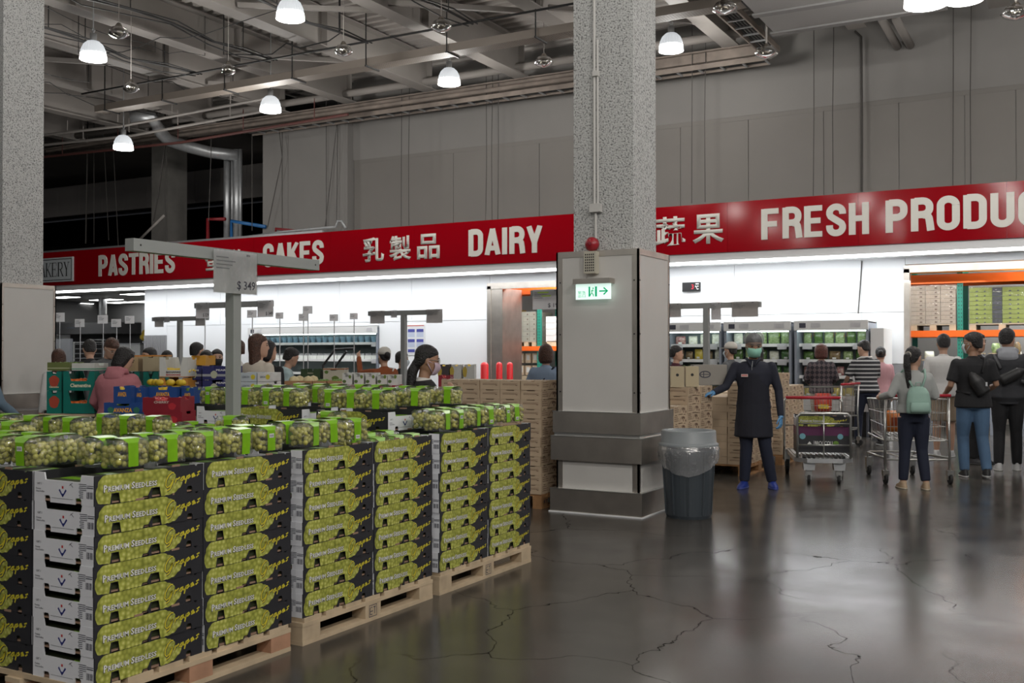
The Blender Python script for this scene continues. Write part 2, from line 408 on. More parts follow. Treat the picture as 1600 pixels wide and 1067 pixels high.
def sign_word(word, x0, x1, z0, z1):
    adv = {c: (.2 if c == 'I' else .58) + .075 for c in GLY}
    tot = sum(adv[c] for c in word) - .075; k = (x1 - x0) / tot; hh = z1 - z0; x = x0
    for i, c in enumerate(word):
        b = MB(); old = []
        for n, st in enumerate(GLY[c]):
            P = [(px_ * k, pz_ * hh) for px_, pz_ in st]; y_ = -.0125 - .0008 * n
            w = T_S * (.86 if len(st) == 2 and abs(st[0][1] - st[1][1]) < .01 else 1.0) * (k * .58 + hh * .42) if True else 0
            f = MB(); f.ribbon(P, w); N = len(f.v) // 2
            m0 = len(b.v); vs = [(a, y_, q) for a, _, q in f.v] + [(a, y_ - .014, q) for a, _, q in f.v]; M2 = len(f.v)
            fs = [tuple(M2 + j for j in fc) for fc in f.f] + [tuple(reversed(fc)) for fc in f.f]
            for e in range(N - 1): fs += [(2 * e, 2 * e + 2, M2 + 2 * e + 2, M2 + 2 * e), (2 * e + 1, M2 + 2 * e + 1, M2 + 2 * e + 3, 2 * e + 3)]
            fs += [(0, M2, M2 + 1, 1), (2 * N - 2, 2 * N - 1, M2 + 2 * N - 1, M2 + 2 * N - 2)]
            b.add([(a, q1, min(max(q2, -.002), hh + .002) if len(st) == 2 else q2) for a, q1, q2 in vs], fs)
        o = b.build('letter', M_cream, sg); o.location = (x, 0, z0 - 3.48); x += adv[c] * k
def sign_text(s, x0, x1, z0, z1, bold, **k):
    return link('lettering', text_mesh(s, M_cream, x1 - x0, z1 - z0, bold=bold, extrude=0.012, **k), sg, (x0, -0.0125, z0 - 3.48))
for w_, a_, c_, e_, f_ in (('PASTRIES', -24.09, -21.12, 3.67, 4.25), ('CAKES', -18.04, -16.11, 3.68, 4.25), ('DAIRY', -12.03, -10.19, 3.67, 4.25), ('FRESH', -5.5, -3.53, 3.68, 4.26), ('PRODUCE', -3.25, -.30, 3.68, 4.26)):
    sign_word(w_, a_, c_, e_, f_)
for ch, a_ in (('蛋', -20.02), ('糕', -19.34)): sign_text(ch, a_, a_ + .59, 3.63, 4.17, 0.02)
for ch, a_ in (('乳', -14.94), ('製', -14.18), ('品', -13.40)): sign_text(ch, a_, a_ + .61, 3.66, 4.23, 0.022)
for ch, a_ in (('蔬', -7.64), ('果', -6.86)): sign_text(ch, a_, a_ + .63, 3.66, 4.24, 0.022)
# BAKERY plate in serif capitals, drawn stroke by stroke
def serif_word(word, w, h, m):
    T = 0.30; t = 0.10; q = MB()
    G = {'B': ([(.12, 0, .12, 1, T)], [(.12, 1, .55, .97), (.12, .53, .55, .53), (.12, 0, .58, .03)], [(.55, .97, .66, .87), (.66, .87, .66, .64), (.66, .64, .55, .53), (.55, .53, .72, .40), (.72, .40, .72, .15), (.72, .15, .58, .03)], [(.12, 0), (.12, 1)]),
         'A': ([(.40, 1, .70, 0, T)], [(.10, 0, .40, 1), (.22, .36, .6, .36)], [], [(.10, 0), (.70, 0)]),
         'K': ([(.14, 0, .14, 1, T)], [(.16, .40, .66, 1)], [(.30, .55, .72, 0)], [(.14, 0), (.14, 1), (.66, 1), (.72, 0)]),
         'E': ([(.14, 0, .14, 1, T)], [(.14, .98, .66, .98), (.14, .52, .5, .52), (.14, .02, .7, .02), (.66, .98, .67, .80), (.7, .02, .72, .22), (.5, .62, .5, .42)], [], [(.14, 0), (.14, 1)]),
         'R': ([(.14, 0, .14, 1, T)], [(.14, .98, .5, .98), (.14, .50, .5, .50)], [(.5, .98, .64, .86), (.64, .86, .64, .62), (.64, .62, .5, .50), (.38, .5, .74, 0)], [(.14, 0), (.14, 1), (.74, 0)]),
         'Y': ([(.40, 0, .40, .45, T), (.12, 1, .42, .42, T)], [(.42, .42, .68, 1)], [], [(.40, 0), (.12, 1), (.68, 1)])}
    cw = w / len(word)
    for i, ch in enumerate(word):
        thick, thin, curve, ser = G[ch]; ox = i * cw; sx = cw / 0.82
        P = lambda x, z: (ox + x * sx, z * h)
        def stroke(a, c, wd):
            q.ribbon([P(*a), P(*c)], wd * cw * 0.55)
        for x0, z0, x1, z1, k in thick: stroke((x0, z0), (x1, z1), k)
        for s in thin: stroke(s[:2], s[2:], t)
        for s in curve: stroke(s[:2], s[2:], T * 0.8)
        for x, z in ser: q.ribbon([(ox + (x - .13) * sx, (z - .015 if z > .5 else z + .015) * h), (ox + (x + .13) * sx, (z - .015 if z > .5 else z + .015) * h)], 0.035 * h)
    return q
p = MB(); p.box(-26.95, -0.05, 0.10, -25.13, -0.012, 0.79); pl = p.build('name_plate', mat('white_plate', (0.62, 0.66, 0.68), 0.4), sg)
p = MB()
for a in ((-26.90, 0.14, -25.18, 0.16), (-26.90, 0.73, -25.18, 0.75), (-26.90, 0.14, -26.88, 0.75), (-25.20, 0.14, -25.18, 0.75)): p.box(a[0], -0.052, a[1], a[2], -0.05, a[3])
p.build('border_line', M_black, pl)
q = serif_word('BAKERY', 1.56, 0.40, M_black); o = q.build('lettering', M_black, pl); o.location = (-26.82, -0.053, 0.25)

# ------------------------------------------------------------------ grey upper wall
b = MB(); b.box(-16.16, YW + 0.02, 4.4, 10, YW + 0.25, 8.45); b.box(-16.16, YW - 0.02, 6.36, 10, YW + 0.02, 8.45)
wu = struct('wall_upper', b, M_greywall)
xs = [-16.14, -13.2, -10.9, -8.6, -7.55, -6.1, -4.6, -3.2, -2.05, -1.2, 0.6, 2.6, 4.6, 7.0, 10]
for a, c in zip(xs, xs[1:]):
    p = MB(); p.box(a + 0.006, YW - 0.005, 4.44, c - 0.006, YW + 0.02, 6.27); p.build('wall_panel', M_greywall2, wu)
p = MB(); p.box(-16.14, YW - 0.012, 6.27, 10, YW + 0.02, 6.36); p.build('rail_strip', M_greywall2, wu)
b = MB(); b.box(-18.95, YW - 0.25, 4.4, -16.16, YW + 0.25, 7.62)
struct('wall_left', b, M_greywall)
# the dark open bay left of it, with its parapet band
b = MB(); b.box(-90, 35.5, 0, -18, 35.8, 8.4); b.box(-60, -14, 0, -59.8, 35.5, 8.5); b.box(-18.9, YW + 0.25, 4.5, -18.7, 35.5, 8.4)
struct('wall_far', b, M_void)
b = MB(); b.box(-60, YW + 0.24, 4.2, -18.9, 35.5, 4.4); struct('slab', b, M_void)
pz = [atY(246, y, 27.0).z for y in (274, 323)]
b = MB(); b.box(-58, 27.0, pz[1], -19, 27.25, pz[0])
M_par = mat('parapet_panel', (0.40, 0.37, 0.35), 0.8)
pb = struct('wall_parapet', b, M_par)
for i in range(30):
    p = MB(); x = -57 + i * 1.25; p.box(x + 0.01, 26.98, pz[1] + 0.01, x + 1.24, 27.0, pz[0] - 0.01); p.build('wall_panel', M_par, pb)
pa, pc, pd = atY(237, 300, 21.6), atY(262, 300, 21.6), atX(288, 300, atY(262, 300, 21.6).x)
b = MB(); b.box(pa.x, 21.6, 4.3, pc.x, 21.6 + 0.75, 8.4); struct('column', b, M_conc)

# ------------------------------------------------------------------ roof: ribbed deck, beams
b = MB(); prof = []
y = -8.0
while y < 20.9:
    prof += [(y, 8.38), (y + 0.11, 8.38), (y + 0.14, 8.46), (y + 0.25, 8.46)]; y += 0.28
vs = []
for py_, pz_ in prof: vs += [(-30, py_, pz_), (10, py_, pz_)]
b.add(vs, [(2 * i, 2 * i + 1, 2 * i + 3, 2 * i + 2) for i in range(len(prof) - 1)])
struct('ceiling', b, M_deck)
b = MB(); b.box(-60, -14, 8.5, 14, 36, 8.6); struct('roof_slab', b, M_deck)
for x in (-25.2, -22.6, -20.2, -17.7, -15.6, -13.3, -10.9, -8.55, -6.2, -3.8, -1.4, 1.2, 3.8):
    b = MB()
    b.box(x - 0.17, -6, 7.56, x + 0.17, 19.9, 7.585); b.box(x - 0.008, -6, 7.585, x + 0.008, 19.9, 8.3); b.box(x - 0.17, -6, 8.3, x + 0.17, 19.9, 8.33)
    for yy in (4, 8, 12, 16, 19.7): b.box(x - 0.15, yy, 7.585, x + 0.15, yy + 0.02, 8.3)
    struct('roof_beam', b, M_beam)
for x0, x1, y0, y1 in ((-13.3, -10.9, 13.6, 15.2), (-10.9, -8.55, 14.8, 16.6), (-15.6, -13.3, 15.8, 17.6), (-20.2, -17.7, 13.2, 15.4), (-8.55, -6.2, 16.4, 18.6), (-17.7, -15.6, 17.2, 18.8)):
    b = MB(); b.bar((x0 + 0.1, y0, 7.7), (x1 - 0.1, y1, 7.7), 0.07, 0.09); struct('roof_beam_brace', b, M_beam)
# cross girder and pipes along the top of the back wall
b = MB(); b.box(-27, 19.95, 7.36, -5.6, 20.15, 7.56); b.box(-27, 19.86, 7.54, -5.6, 20.24, 7.57)
struct('beam_wall_top', b, M_rust)
def pipe(name, label, pts, r, m, cat='pipe', n=10, group=None):
    b = MB(); b.tube(pts, r, n); return tag(b.build(name, m, smooth=True), label, cat, group)
pipe('roof_pipe', 'thick pale pipe running along the top of the grey wall', [(-27, 19.6, 7.72), (-5.5, 19.6, 7.72)], 0.085, M_beam)
pipe('roof_pipe', 'second pale pipe at the wall top, just below the thick one', [(-27, 19.75, 7.36), (-8, 19.75, 7.36)], 0.05, M_rust)
def ladder_tray(label, a, c, axis):
    t = thing('cable_ladder', label, 'cable tray', a)
    L = c - a[0 if axis == 'x' else 1]
    b = MB()
    for s in (-0.17, 0.17):
        if axis == 'x': b.box(0, s - 0.015, -0.05, L, s + 0.015, 0.05)
        else: b.box(s - 0.015, 0, -0.05, s + 0.015, L, 0.05)
    sub(t, 'side_rail', b, M_rust)
    k = 0.45
    while k < L:
        b = MB()
        if axis == 'x': b.box(k - 0.02, -0.17, -0.045, k + 0.02, 0.17, -0.02)
        else: b.box(-0.17, k - 0.02, -0.045, 0.17, k + 0.02, -0.02)
        sub(t, 'rung', b, M_galv); k += 0.45
    b = MB()
    for j in range(4):
        o = -0.1 + j * 0.06
        b.tube([(0.02, o, 0), (L, o, 0)] if axis == 'x' else [(o, 0.02, 0), (o, L, 0)], 0.02, 6)
    sub(t, 'cables', b, M_dark)
    return t
ladder_tray('rusty cable ladder below the pipes along the grey wall top', (-19.0, 19.95, 7.22), -5.5, 'x')
ladder_tray('rusty cable ladder crossing under the white duct toward the grey wall', (-5.35, 12.5, 7.30), 19.6, 'y')
# long perforated tray hung from rods
t = thing('cable_tray', 'long pale perforated cable tray hung on rods below the roof beams', 'cable tray', (-20, 16.2, 7.08))
b = MB(); b.box(0, -0.16, 0, 15.6, 0.16, 0.012); b.box(0, -0.16, 0.012, 15.6, -0.15, 0.15); b.box(0, 0.15, 0.012, 15.6, 0.16, 0.15)
mt = mat('tray_cream_paint', (0.24, 0.205, 0.175), 0.6)
sub(t, 'channel', b, mt)
b = MB()
for i in range(300):
    if i > 150:
        for j in range(5): b.box(i * 0.052, -0.13 + j * 0.056, -0.001, i * 0.052 + 0.022, -0.10 + j * 0.056, 0.0)
sub(t, 'perforations', b, M_rust, kind='stuff')
for i in range(9):
    b = MB(); b.bar((0.4 + i * 1.85, -0.2, 0), (0.4 + i * 1.85, -0.2, 1.2), 0.018); b.bar((0.4 + i * 1.85, -0.22, -0.01), (0.4 + i * 1.85, 0.22, -0.01), 0.03)
    sub(t, 'hanger', b, M_dark)
pipe('conduit', 'thin dark conduit running beside the perforated cable tray', [(-20, 15.7, 7.42), (-4.6, 15.7, 7.42)], 0.02, M_dark)
for k, (x, lab) in enumerate(((-16.6, 'dark bundle of conduits under the roof at the far left'), (-12.1, 'dark conduit line running to the tray above the middle lamps'), (-9.7, 'dark conduit beside the roof beam nearest the pillar'), (-14.4, 'dark sagging conduit run between the two left lamps'))):
    pts = [(x + 0.05 * math.sin(i * 1.3 + k), 6 + i * 0.9, 7.42 + 0.05 * math.sin(i * 1.9)) for i in range(12)]
    b = MB(); b.tube(pts, 0.022, 6); b.tube([(p[0] + 0.1, p[1], p[2] + 0.03 * math.sin(p[1] * 3)) for p in pts], 0.014, 6)
    if k != 1: b.tube([(p[0] - 0.09, p[1], p[2] - 0.05 + 0.06 * math.sin(p[1] * 2)) for p in pts], 0.012, 6)
    for i in (1, 4, 7, 10): b.bar((pts[i][0], pts[i][1], pts[i][2]), (pts[i][0], pts[i][1], 8.35), 0.014)
    tag(b.build('conduit', M_dark), lab, 'conduit')
for k, (y0, x0, x1, z) in enumerate(((18.2, -26, -17, 7.2), (18.9, -26, -15, 7.05), (17.6, -26, -16.4, 7.3))):
    b = MB(); b.tube([(x0, y0, z), ((x0 + x1) / 2, y0 + 0.2, z - 0.08), (x1, y0 + 0.1, z)], 0.035, 6)
    for i in range(5): b.bar((x0 + 1 + i * (x1 - x0 - 2) / 4, y0 + 0.1, z), (x0 + 1 + i * (x1 - x0 - 2) / 4, y0 + 0.1, 7.55), 0.016)
    tag(b.build('pipe', (mat('dull_red_pipe', (0.10, 0.035, 0.03), 0.6) if k == 1 else M_beam)), ['grey pipe above the far left lamp', 'dull red pipe across the roof at the far left', 'grey pipe nearest the tray at the far left'][k], 'pipe')
g_ = random.Random(11)
for k in range(9):
    x0 = g_.uniform(-21, -13.5); y0 = g_.uniform(10.5, 16.5); a_ = g_.choice((0, 0, 1)); L_ = g_.uniform(2.5, 6)
    pts = [(x0 + (L_ * i / 9 if a_ else g_.uniform(-.07, .07)), y0 + (g_.uniform(-.07, .07) if a_ else L_ * i / 9), 7.50 - .16 * math.sin(PI * i / 9 * g_.choice((1, 1, 2))) ** 2 + g_.uniform(-.03, .03)) for i in range(10)]
    pts = [(pts[0][0], pts[0][1], 8.4)] + pts + [(pts[-1][0], pts[-1][1], 8.4)]
    b = MB(); b.tube(pts, g_.uniform(.007, .014), 5); tag(b.build('roof_cable', M_dark), 'dark sagging cable in the tangle under the roof at upper left', 'cable', 'cables under the roof at upper left')
# flexible silver duct sweeping down at the left, sloping duct beside it
b = MB(); pts = [atY(x, y, yy) for x, y, yy in ((205, 182, 18.3), (237, 182, 18.6), (250, 205, 19.0), (262, 218, 19.4), (290, 228, 20.0), (330, 238, 20.6), (372, 243, 21))]
b.tube(pts, 0.16, 12)
tag(b.build('flexible_duct', M_galv, smooth=True), 'silver flexible duct curving down at the upper left', 'duct')
for k, (px, r, m) in enumerate(((355, 0.095, M_galv), (363, 0.04, M_galv), (370, 0.10, M_galv), (376, 0.05, M_galv))):
    c = atY(px, 300, 21.0)
    pipe('standpipe', ['thick grey vertical pipe left of the grey wall', 'thin grey pipe between the thick ones', 'second thick grey vertical pipe left of the grey wall', 'thin grey vertical pipe nearest the grey wall edge'][k], [(c.x, 21.0, 4.42), (c.x, 21.0, 7.1)], r, m)
c = [atY(x, y, 20.4) for x, y in ((325, 372), (325, 342), (352, 342))]; c[0].z = 4.42
pipe('sprinkler_pipe', 'short red pipe rising from behind the sign at the left', c, 0.05, M_redpaint)
c = [atY(x, y, 20.4) for x, y in ((362, 372), (362, 345), (415, 354))]; c[0].z = 4.42
pipe('blue_pipe', 'short bright blue pipe above the sign at the left', c, 0.05, M_bluepaint)
c = [atY(x, y, 20.3) for x, y in ((431, 372), (431, 357), (470, 361))]
pipe('sprinkler_pipe', 'small red elbow pipe on top of the sign above the word CAKES', c, 0.035, M_redpaint)
c = [atY(x, y, 20.2) for x, y in ((385, 370), (440, 362), (525, 354), (528, 345), (534, 345), (540, 356))]
pipe('conduit', 'pale conduit resting on the sign top by the wall corner', c, 0.03, M_galv)
c = [atY(x, y, 20.0) for x, y in ((212, 380), (257, 336))]
pipe('slanted_pole', 'grey pole slanting up behind the near crossbar at the left', c, 0.035, M_beam)
# big white duct at the upper right
b = MB(); b.box(-4.75, 10.5, 7.02, -2.05, 17.75, 7.6); wd = MB()
t = thing('roof_duct', 'big pale boxed duct under the roof at the upper right', 'duct', (0, 0, 0))
sub(t, 'duct_body', b, mat('pale_duct', (0.34, 0.33, 0.32), 0.6))
for yy in (12.0, 13.6, 15.2, 16.5, 17.6):
    b = MB(); b.box(-4.8, yy, 6.99, -2.0, yy + 0.16, 7.02); sub(t, 'seam_strip', b, mat('pale_duct2', (0.25, 0.245, 0.24), 0.6))
for k, (p0, p1) in enumerate((((1378, 30), (1403, 74)), ((1400, 30), (1423, 72)))):
    a = atY(*p0, 19.6); c = atY(*p1, 20.66)
    pipe('wall_pipe', ['grey pipe slanting into the grey wall at upper right', 'second grey pipe slanting into the grey wall beside it'][k], [a, c], 0.075, M_beam)
# thin wires and cables hanging down the walls
def wire(label, pts, r=0.012, name='hanging_wire', group=None):
    if pts[0].z > 5.5 and name == 'hanging_wire': pts = [Vector((pts[0].x, pts[0].y, 8.40))] + list(pts)
    b = MB(); b.tube(pts, r, 5); return tag(b.build(name, M_wire), label, 'wire', group)
for k, (px, y0, y1) in enumerate(((628, 165, 353), (640, 150, 352), (760, 140, 345), (770, 130, 344), (779, 130, 344), (1082, 75, 318), (1103, 70, 316), (1272, 60, 306), (1303, 60, 302), (1490, 10, 290), (1518, 10, 288))):
    wire('thin wire hanging down the grey wall, %s from the wall corner' % NTH[k], [atY(px, y0, 19.9), atY(px + rnd.uniform(-2, 2), (y0 + y1) / 2, 19.9), atY(px - 1, y1, 19.9)], 0.009, group='wires down the grey wall')
wire('thick black cable pair running down the grey wall at the right', [atY(1336, 49, 20.6), atY(1346, 58, 20.6), atY(1347, 180, 20.6), atY(1347, 300, 20.6)], 0.025, 'wall_cable')
for k, pts in enumerate((((436, 200), (441, 245), (418, 355)), ((441, 250), (441, 360)), ((510, 170), (510, 356)), ((530, 165), (508, 356)), ((528, 180), (526, 355)))):
    wire('slanting wire on the left end of the grey wall, %s in from its edge' % NTH[k], [atY(x, y, 20.3) for x, y in pts], 0.010, group='wires at the wall end')
for k, pts in enumerate((((137, 222), (134, 380)), ((147, 225), (147, 380)), ((163, 225), (170, 375)), ((177, 225), (185, 385)), ((258, 225), (248, 300), (240, 345)), ((262, 225), (257, 300), (262, 375)), ((330, 240), (326, 345)), ((394, 200), (394, 360)))):
    wire('cord dangling in the dark bay at upper left, %s from the left' % NTH[k], [atY(x, y, 20.2) for x, y in pts], 0.02 if k in (0, 4) else 0.011, group='cords in the dark bay')

# ------------------------------------------------------------------ the two columns
def column(x0, x1, y0, y1, tag_):
    cb = MB(); cb.box(x0 + 0.15, y0 + 0.07, 2.4, x1 - 0.08, y1 - 0.15, 8.5)
    col = struct('column', cb, stucco_mat())
    zs = [(0.0, 0.5), (0.97, 2.5)]
    for z0, z1 in ((0.2, 0.52), (0.9, 2.46)):
        for f in ((x0 + 0.04, y0, x1 - 0.04, y0 + 0.012), (x1 - 0.012, y0 + 0.04, x1, y1 - 0.04), (x0, y0 + 0.04, x0 + 0.012, y1 - 0.04)):
            p = MB(); p.box(f[0], f[1], z0, f[2], f[3], z1); sub(col, 'cladding_panel', p, M_clad)
    for cx, cy, sx, sy in ((x0, y0, 1, 1), (x1, y0, -1, 1), (x1, y1, -1, -1), (x0, y1, 1, -1)):
        p = MB(); w = 0.062
        X0, X1 = sorted((cx - sx * 0.004, cx + sx * w)); Y0, Y1 = sorted((cy - sy * 0.004, cy + sy * 0.014)); p.box(X0, Y0, 0.1, X1, Y1, 2.5)
        X0, X1 = sorted((cx - sx * 0.004, cx + sx * 0.014)); Y0, Y1 = sorted((cy - sy * 0.004, cy + sy * w * 0.6)); p.box(X0, Y0, 0.1, X1, Y1, 2.5)
        for z in (0.62, 1.15, 1.7, 2.2):
            p.cur = 1
            p.box(cx + sx * 0.04 - 0.006, cy - sy * 0.008 - 0.002, z, cx + sx * 0.04 + 0.006, cy - sy * 0.008 + 0.002, z + 0.012)
            p.box(cx - sx * 0.008 - 0.002, cy + sy * 0.022 - 0.006, z, cx - sx * 0.008 + 0.002, cy + sy * 0.022 + 0.006, z + 0.012); p.cur = 0
        sub(col, 'corner_trim', p, [M_steel, M_black])
    p = MB(); p.box(x0 + 0.02, y0 - 0.006, 2.445, x1 - 0.02, y0 + 0.012, 2.502); p.box(x1 - 0.012, y0 + 0.02, 2.445, x1 + 0.006, y1 - 0.02, 2.502); p.box(x0 + 0.01, y0 + 0.01, 2.44, x1 - 0.01, y1 - 0.01, 2.495)
    sub(col, 'top_trim', p, M_steel)
    for z0, z1, g in ((0.765, 0.97, 0.03), (0.50, 0.735, 0.045), (0.0, 0.23, 0.05)):
        p = MB(); p.box(x0 - g, y0 - g, z0, x1 + g, y1 + g, z1 - 0.006); bd = sub(col, 'bumper_band', p, M_steel)
        p = MB(); p.box(x0 - g - 0.003, y0 - g - 0.003, z1 - 0.006, x1 + g + 0.003, y1 + g + 0.003, z1); p.build('bright_lip', M_steel_b, bd)
    p = MB(); p.box(x0 - 0.02, y0 - 0.02, 0.73, x1 + 0.02, y1 + 0.02, 0.77); sub(col, 'bumper_backing', p, M_steel_b)
    p = MB(); p.box(x0 - 0.062, y0 - 0.062, 0.0, x1 + 0.062, y1 + 0.062, 0.012); sub(col, 'floor_seal', p, M_soffit)
    return col
col1 = column(-4.54, -3.69, 8.98, 9.78, 'c')
col2 = column(-13.95, -13.08, 8.98, 9.84, 'l')
# conduit, alarm and exit light on the pillar
t = thing('alarm_conduit', 'thin painted conduit with junction box on the pillar front', 'conduit', (-4.14, 9.034, 2.62))
b = MB(); b.tube([(0, -0.02, 0), (0, -0.02, 0.26)], 0.013, 8); b.tube([(-0.012, -0.02, 0.30), (-0.012, -0.02, 5.5)], 0.013, 8); b.tube([(0.022, -0.02, 0.30), (0.022, -0.02, 1.9)], 0.010, 8)
sub(t, 'tube', b, M_clad)
b = MB(); b.box(-0.05, -0.06, 0.25, 0.06, 0.0, 0.33); sub(t, 'junction_box', b, M_clad)
b = MB(); b.box(-0.02, -0.05, 1.55, 0.035, 0.0, 1.60); sub(t, 'clamp', b, M_clad)
t = thing('fire_alarm', 'red fire bell above a cream speaker box on the pillar', 'alarm', (-4.15, 8.95, 2.40))
b = MB(); b.M = Matrix.Translation((0, 0.02, 0.16)) @ Matrix.Rotation(R(90), 4, 'X'); b.lathe([(0.035, -0.01), (0.068, 0.0), (0.068, 0.035), (0.045, 0.06), (0.02, 0.07), (0.0, 0.072)], 20)
bell = sub(t, 'bell', b, mat('alarm_red', (0.35, 0.02, 0.03), 0.3), smooth=True)
b = MB(); b.M = Matrix.Translation((0, -0.052, 0.16)) @ Matrix.Rotation(R(90), 4, 'X'); b.lathe([(0.0, 0.0), (0.018, 0.0), (0.018, 0.006), (0.0, 0.008)], 12)
b.build('bell_cap', mat('alarm_dark_red', (0.2, 0.01, 0.02), 0.4), bell)
b = MB(); b.box(-0.06, -0.055, -0.12, 0.06, 0.028, 0.09); spk = sub(t, 'speaker_box', b, mat('cream_plastic', (0.47, 0.44, 0.36), 0.5))
b = MB()
for i in range(5):
    for j in range(7): b.box(-0.047 + i * 0.02, -0.056, -0.10 + j * 0.025, -0.035 + i * 0.02, -0.0551, -0.085 + j * 0.025)
b.build('speaker_holes', M_black, spk, kind=None) if False else b.build('speaker_holes', M_black, spk)
t = thing('exit_sign', 'lit green and white emergency exit sign on the pillar', 'sign', (-4.12, 8.86, 2.08))
b = MB(); b.box(-0.19, 0.0, 0.10, 0.19, 0.12, 0.15); sub(t, 'housing', b, M_steel)
b = MB(); b.box(-0.18, 0.045, -0.045, 0.18, 0.06, 0.10); fc = sub(t, 'sign_panel', b, mat('exit_face', (0.8, 0.85, 0.82), 0.4, emit=(0.72, 0.95, 0.86), es=0.85))
G = mat('exit_green', (0.0, 0.35, 0.14), 0.5, emit=(0.0, 0.45, 0.20), es=0.55)
b = MB(); b.box(-0.045, 0.043, -0.02, -0.028, 0.045, 0.075); b.box(0.022, 0.043, -0.02, 0.042, 0.045, 0.075)
F = Matrix.Translation((0, 0.0435, 0))
b.ribbon([(0.065, 0.03), (0.145, 0.03)], 0.013, F); b.ribbon([(0.110, 0.062), (0.150, 0.03), (0.110, -0.002)], 0.015, F)
b.ribbon([(-0.005, 0.045), (-0.012, 0.015), (0.004, 0.0), (0.006, -0.018)], 0.009, F); b.ribbon([(-0.012, 0.015), (-0.024, 0.0), (-0.03, -0.012)], 0.008, F); b.ribbon([(-0.02, 0.03), (-0.005, 0.045), (0.012, 0.03)], 0.006, F)
b.M = Matrix.Translation((0.002, 0.0435, 0.058)) @ Matrix.Rotation(R(90), 4, 'X'); b.lathe([(0.0, 0), (0.008, 0), (0.008, 0.001), (0, 0.001)], 10); b.M = None
b.build('pictogram', G, fc)
o = link('lettering', text_mesh('緊急\n出口', G, 0.08, 0.06, bold=0.0), fc, (-0.155, 0.0435, -0.025))
b = MB(); b.tube([(-0.10, 0.11, 0.15), (-0.10, 0.11, 0.36)], 0.004, 6); sub(t, 'power_cord', b, M_clad)

# ------------------------------------------------------------------ high-bay lamps in view
def lamp(px, py, D, dia, label, lit=True):
    c = at(px, py, D); r = dia / 2
    t = thing('high_bay_lamp', label, 'lamp', c, 0, 'high bay lamps' if lit else 'unlit lamps')
    if lit:
        b = MB(); b.lathe([(r, 0.0), (r * 0.99, r * 0.25), (r * 0.97, r * 0.42)], 28); b.lathe([(0.0, 0.0), (r, 0.0)], 28)
        sub(t, 'diffuser', b, M_lamp, True)
        b = MB(); b.lathe([(r * 0.95, r * 0.42), (r * 0.90, r * 0.75), (r * 0.72, r * 1.15), (r * 0.42, r * 1.42), (r * 0.25, r * 1.48)], 28)
        for i in range(28):
            a = 2 * PI * i / 28
            b.tube([(r * k * math.cos(a), r * k * math.sin(a), r * z) for k, z in ((0.955, 0.42), (0.91, 0.75), (0.73, 1.15), (0.44, 1.42))], 0.004, 4)
        sub(t, 'prismatic_dome', b, M_lampdome, True)
        b = MB(); b.lathe([(r * 0.26, r * 1.45), (r * 0.26, r * 2.05), (0, r * 2.05)], 14); sub(t, 'ballast_housing', b, M_galv, True)
        b = MB(); b.tube([(0, 0, r * 2.05), (r * 0.15, 0, r * 2.3), (0, 0, r * 2.5), (-r * 0.12, 0, r * 2.3), (0, 0, r * 2.15)], 0.014, 6); b.tube([(0, 0, r * 2.5), (0, 0, 8.42 - c.z)], 0.012, 6); sub(t, 'hanging_hook', b, M_galv)
        l = bpy.data.lights.new('lamp_light', 'POINT'); l.energy = LAMP_W; l.shadow_soft_size = r * 0.8; l.color = (1, 0.975, 0.93)
        lo = bpy.data.objects.new('lamp_light', l); lo.parent = t; lo.location = (0, 0, -r * 1.1); COL.objects.link(lo)
    else:
        g = clear_mat('clear_lamp_glass', (0.8, 0.8, 0.78), 0.25, 0.1)
        b = MB(); b.lathe([(r * 0.15, 0.12), (r * 0.7, 0.09), (r, 0.0), (r * 0.9, -0.03), (r * 0.5, -0.07), (0.0, -0.09)], 24); sub(t, 'glass_cover', b, g, True)
        b = MB(); b.lathe([(r * 0.45, 0.05), (r * 0.35, 0.12), (0.03, 0.17), (0.0, 0.17)], 16); b.ball((0, 0, 0.02), 0.07, 10, 6); sub(t, 'reflector', b, mat('lamp_reflector', (0.5, 0.47, 0.42), 0.25, 1.0), True)
        b = MB(); b.tube([(0, 0, 0.15), (0, 0, 8.42 - c.z)], 0.018 if px > 1100 else 0.006, 6); sub(t, 'hanger_tube', b, M_beam)
    return t
lamp(146, 93, 18.2, 0.45, 'lit high bay lamp at upper left nearest the speckled left pillar')
lamp(454, 30, 16.6, 0.45, 'lit high bay lamp cut by the top of the photo left of middle')
lamp(423, 174, 22.2, 0.45, 'lit high bay lamp in front of the left end of the grey wall')
lamp(702, 132, 20.8, 0.45, 'lit high bay lamp left of the central pillar')
lamp(193, 233, 24.3, 0.45, 'smallest lit lamp hanging lowest before the dark bay')
lamp(1049, 80, 19.1, 0.45, 'lit high bay lamp just right of the central pillar')
lamp(1447, 9, 13.0, 0.52, 'lit high bay lamp of which only the rim shows at upper right')
lamp(1507, 2, 14.2, 0.50, 'lit high bay lamp rim beyond the other one at upper right')
for px, py, D, dia, lb in ((186, 52, 17, 0.34, 'unlit glass lamp disc beside the lit lamp at upper left'), (1133, 14, 16.2, 0.40, 'unlit glass lamp under the cable ladder right of the pillar'), (1198, 84, 17.5, 0.40, 'unlit glass lamp on a tube in front of the grey wall'), (1588, 22, 15, 0.42, 'unlit glass lamp at the far upper right corner'),
                           (205, 138, 19, 0.3, 'unlit lamp disc beside the roof beams at the left'), (537, 80, 18, 0.32, 'unlit lamp disc by the roof beam left of middle'), (690, 42, 17, 0.36, 'unlit lamp disc above the perforated tray'), (850, 98, 19, 0.36, 'unlit lamp disc just left of the central pillar top'), (357, 110, 18.5, 0.26, 'small unlit lamp disc between the two left lamps')):
    lamp(px, py, D, dia, lb, False)
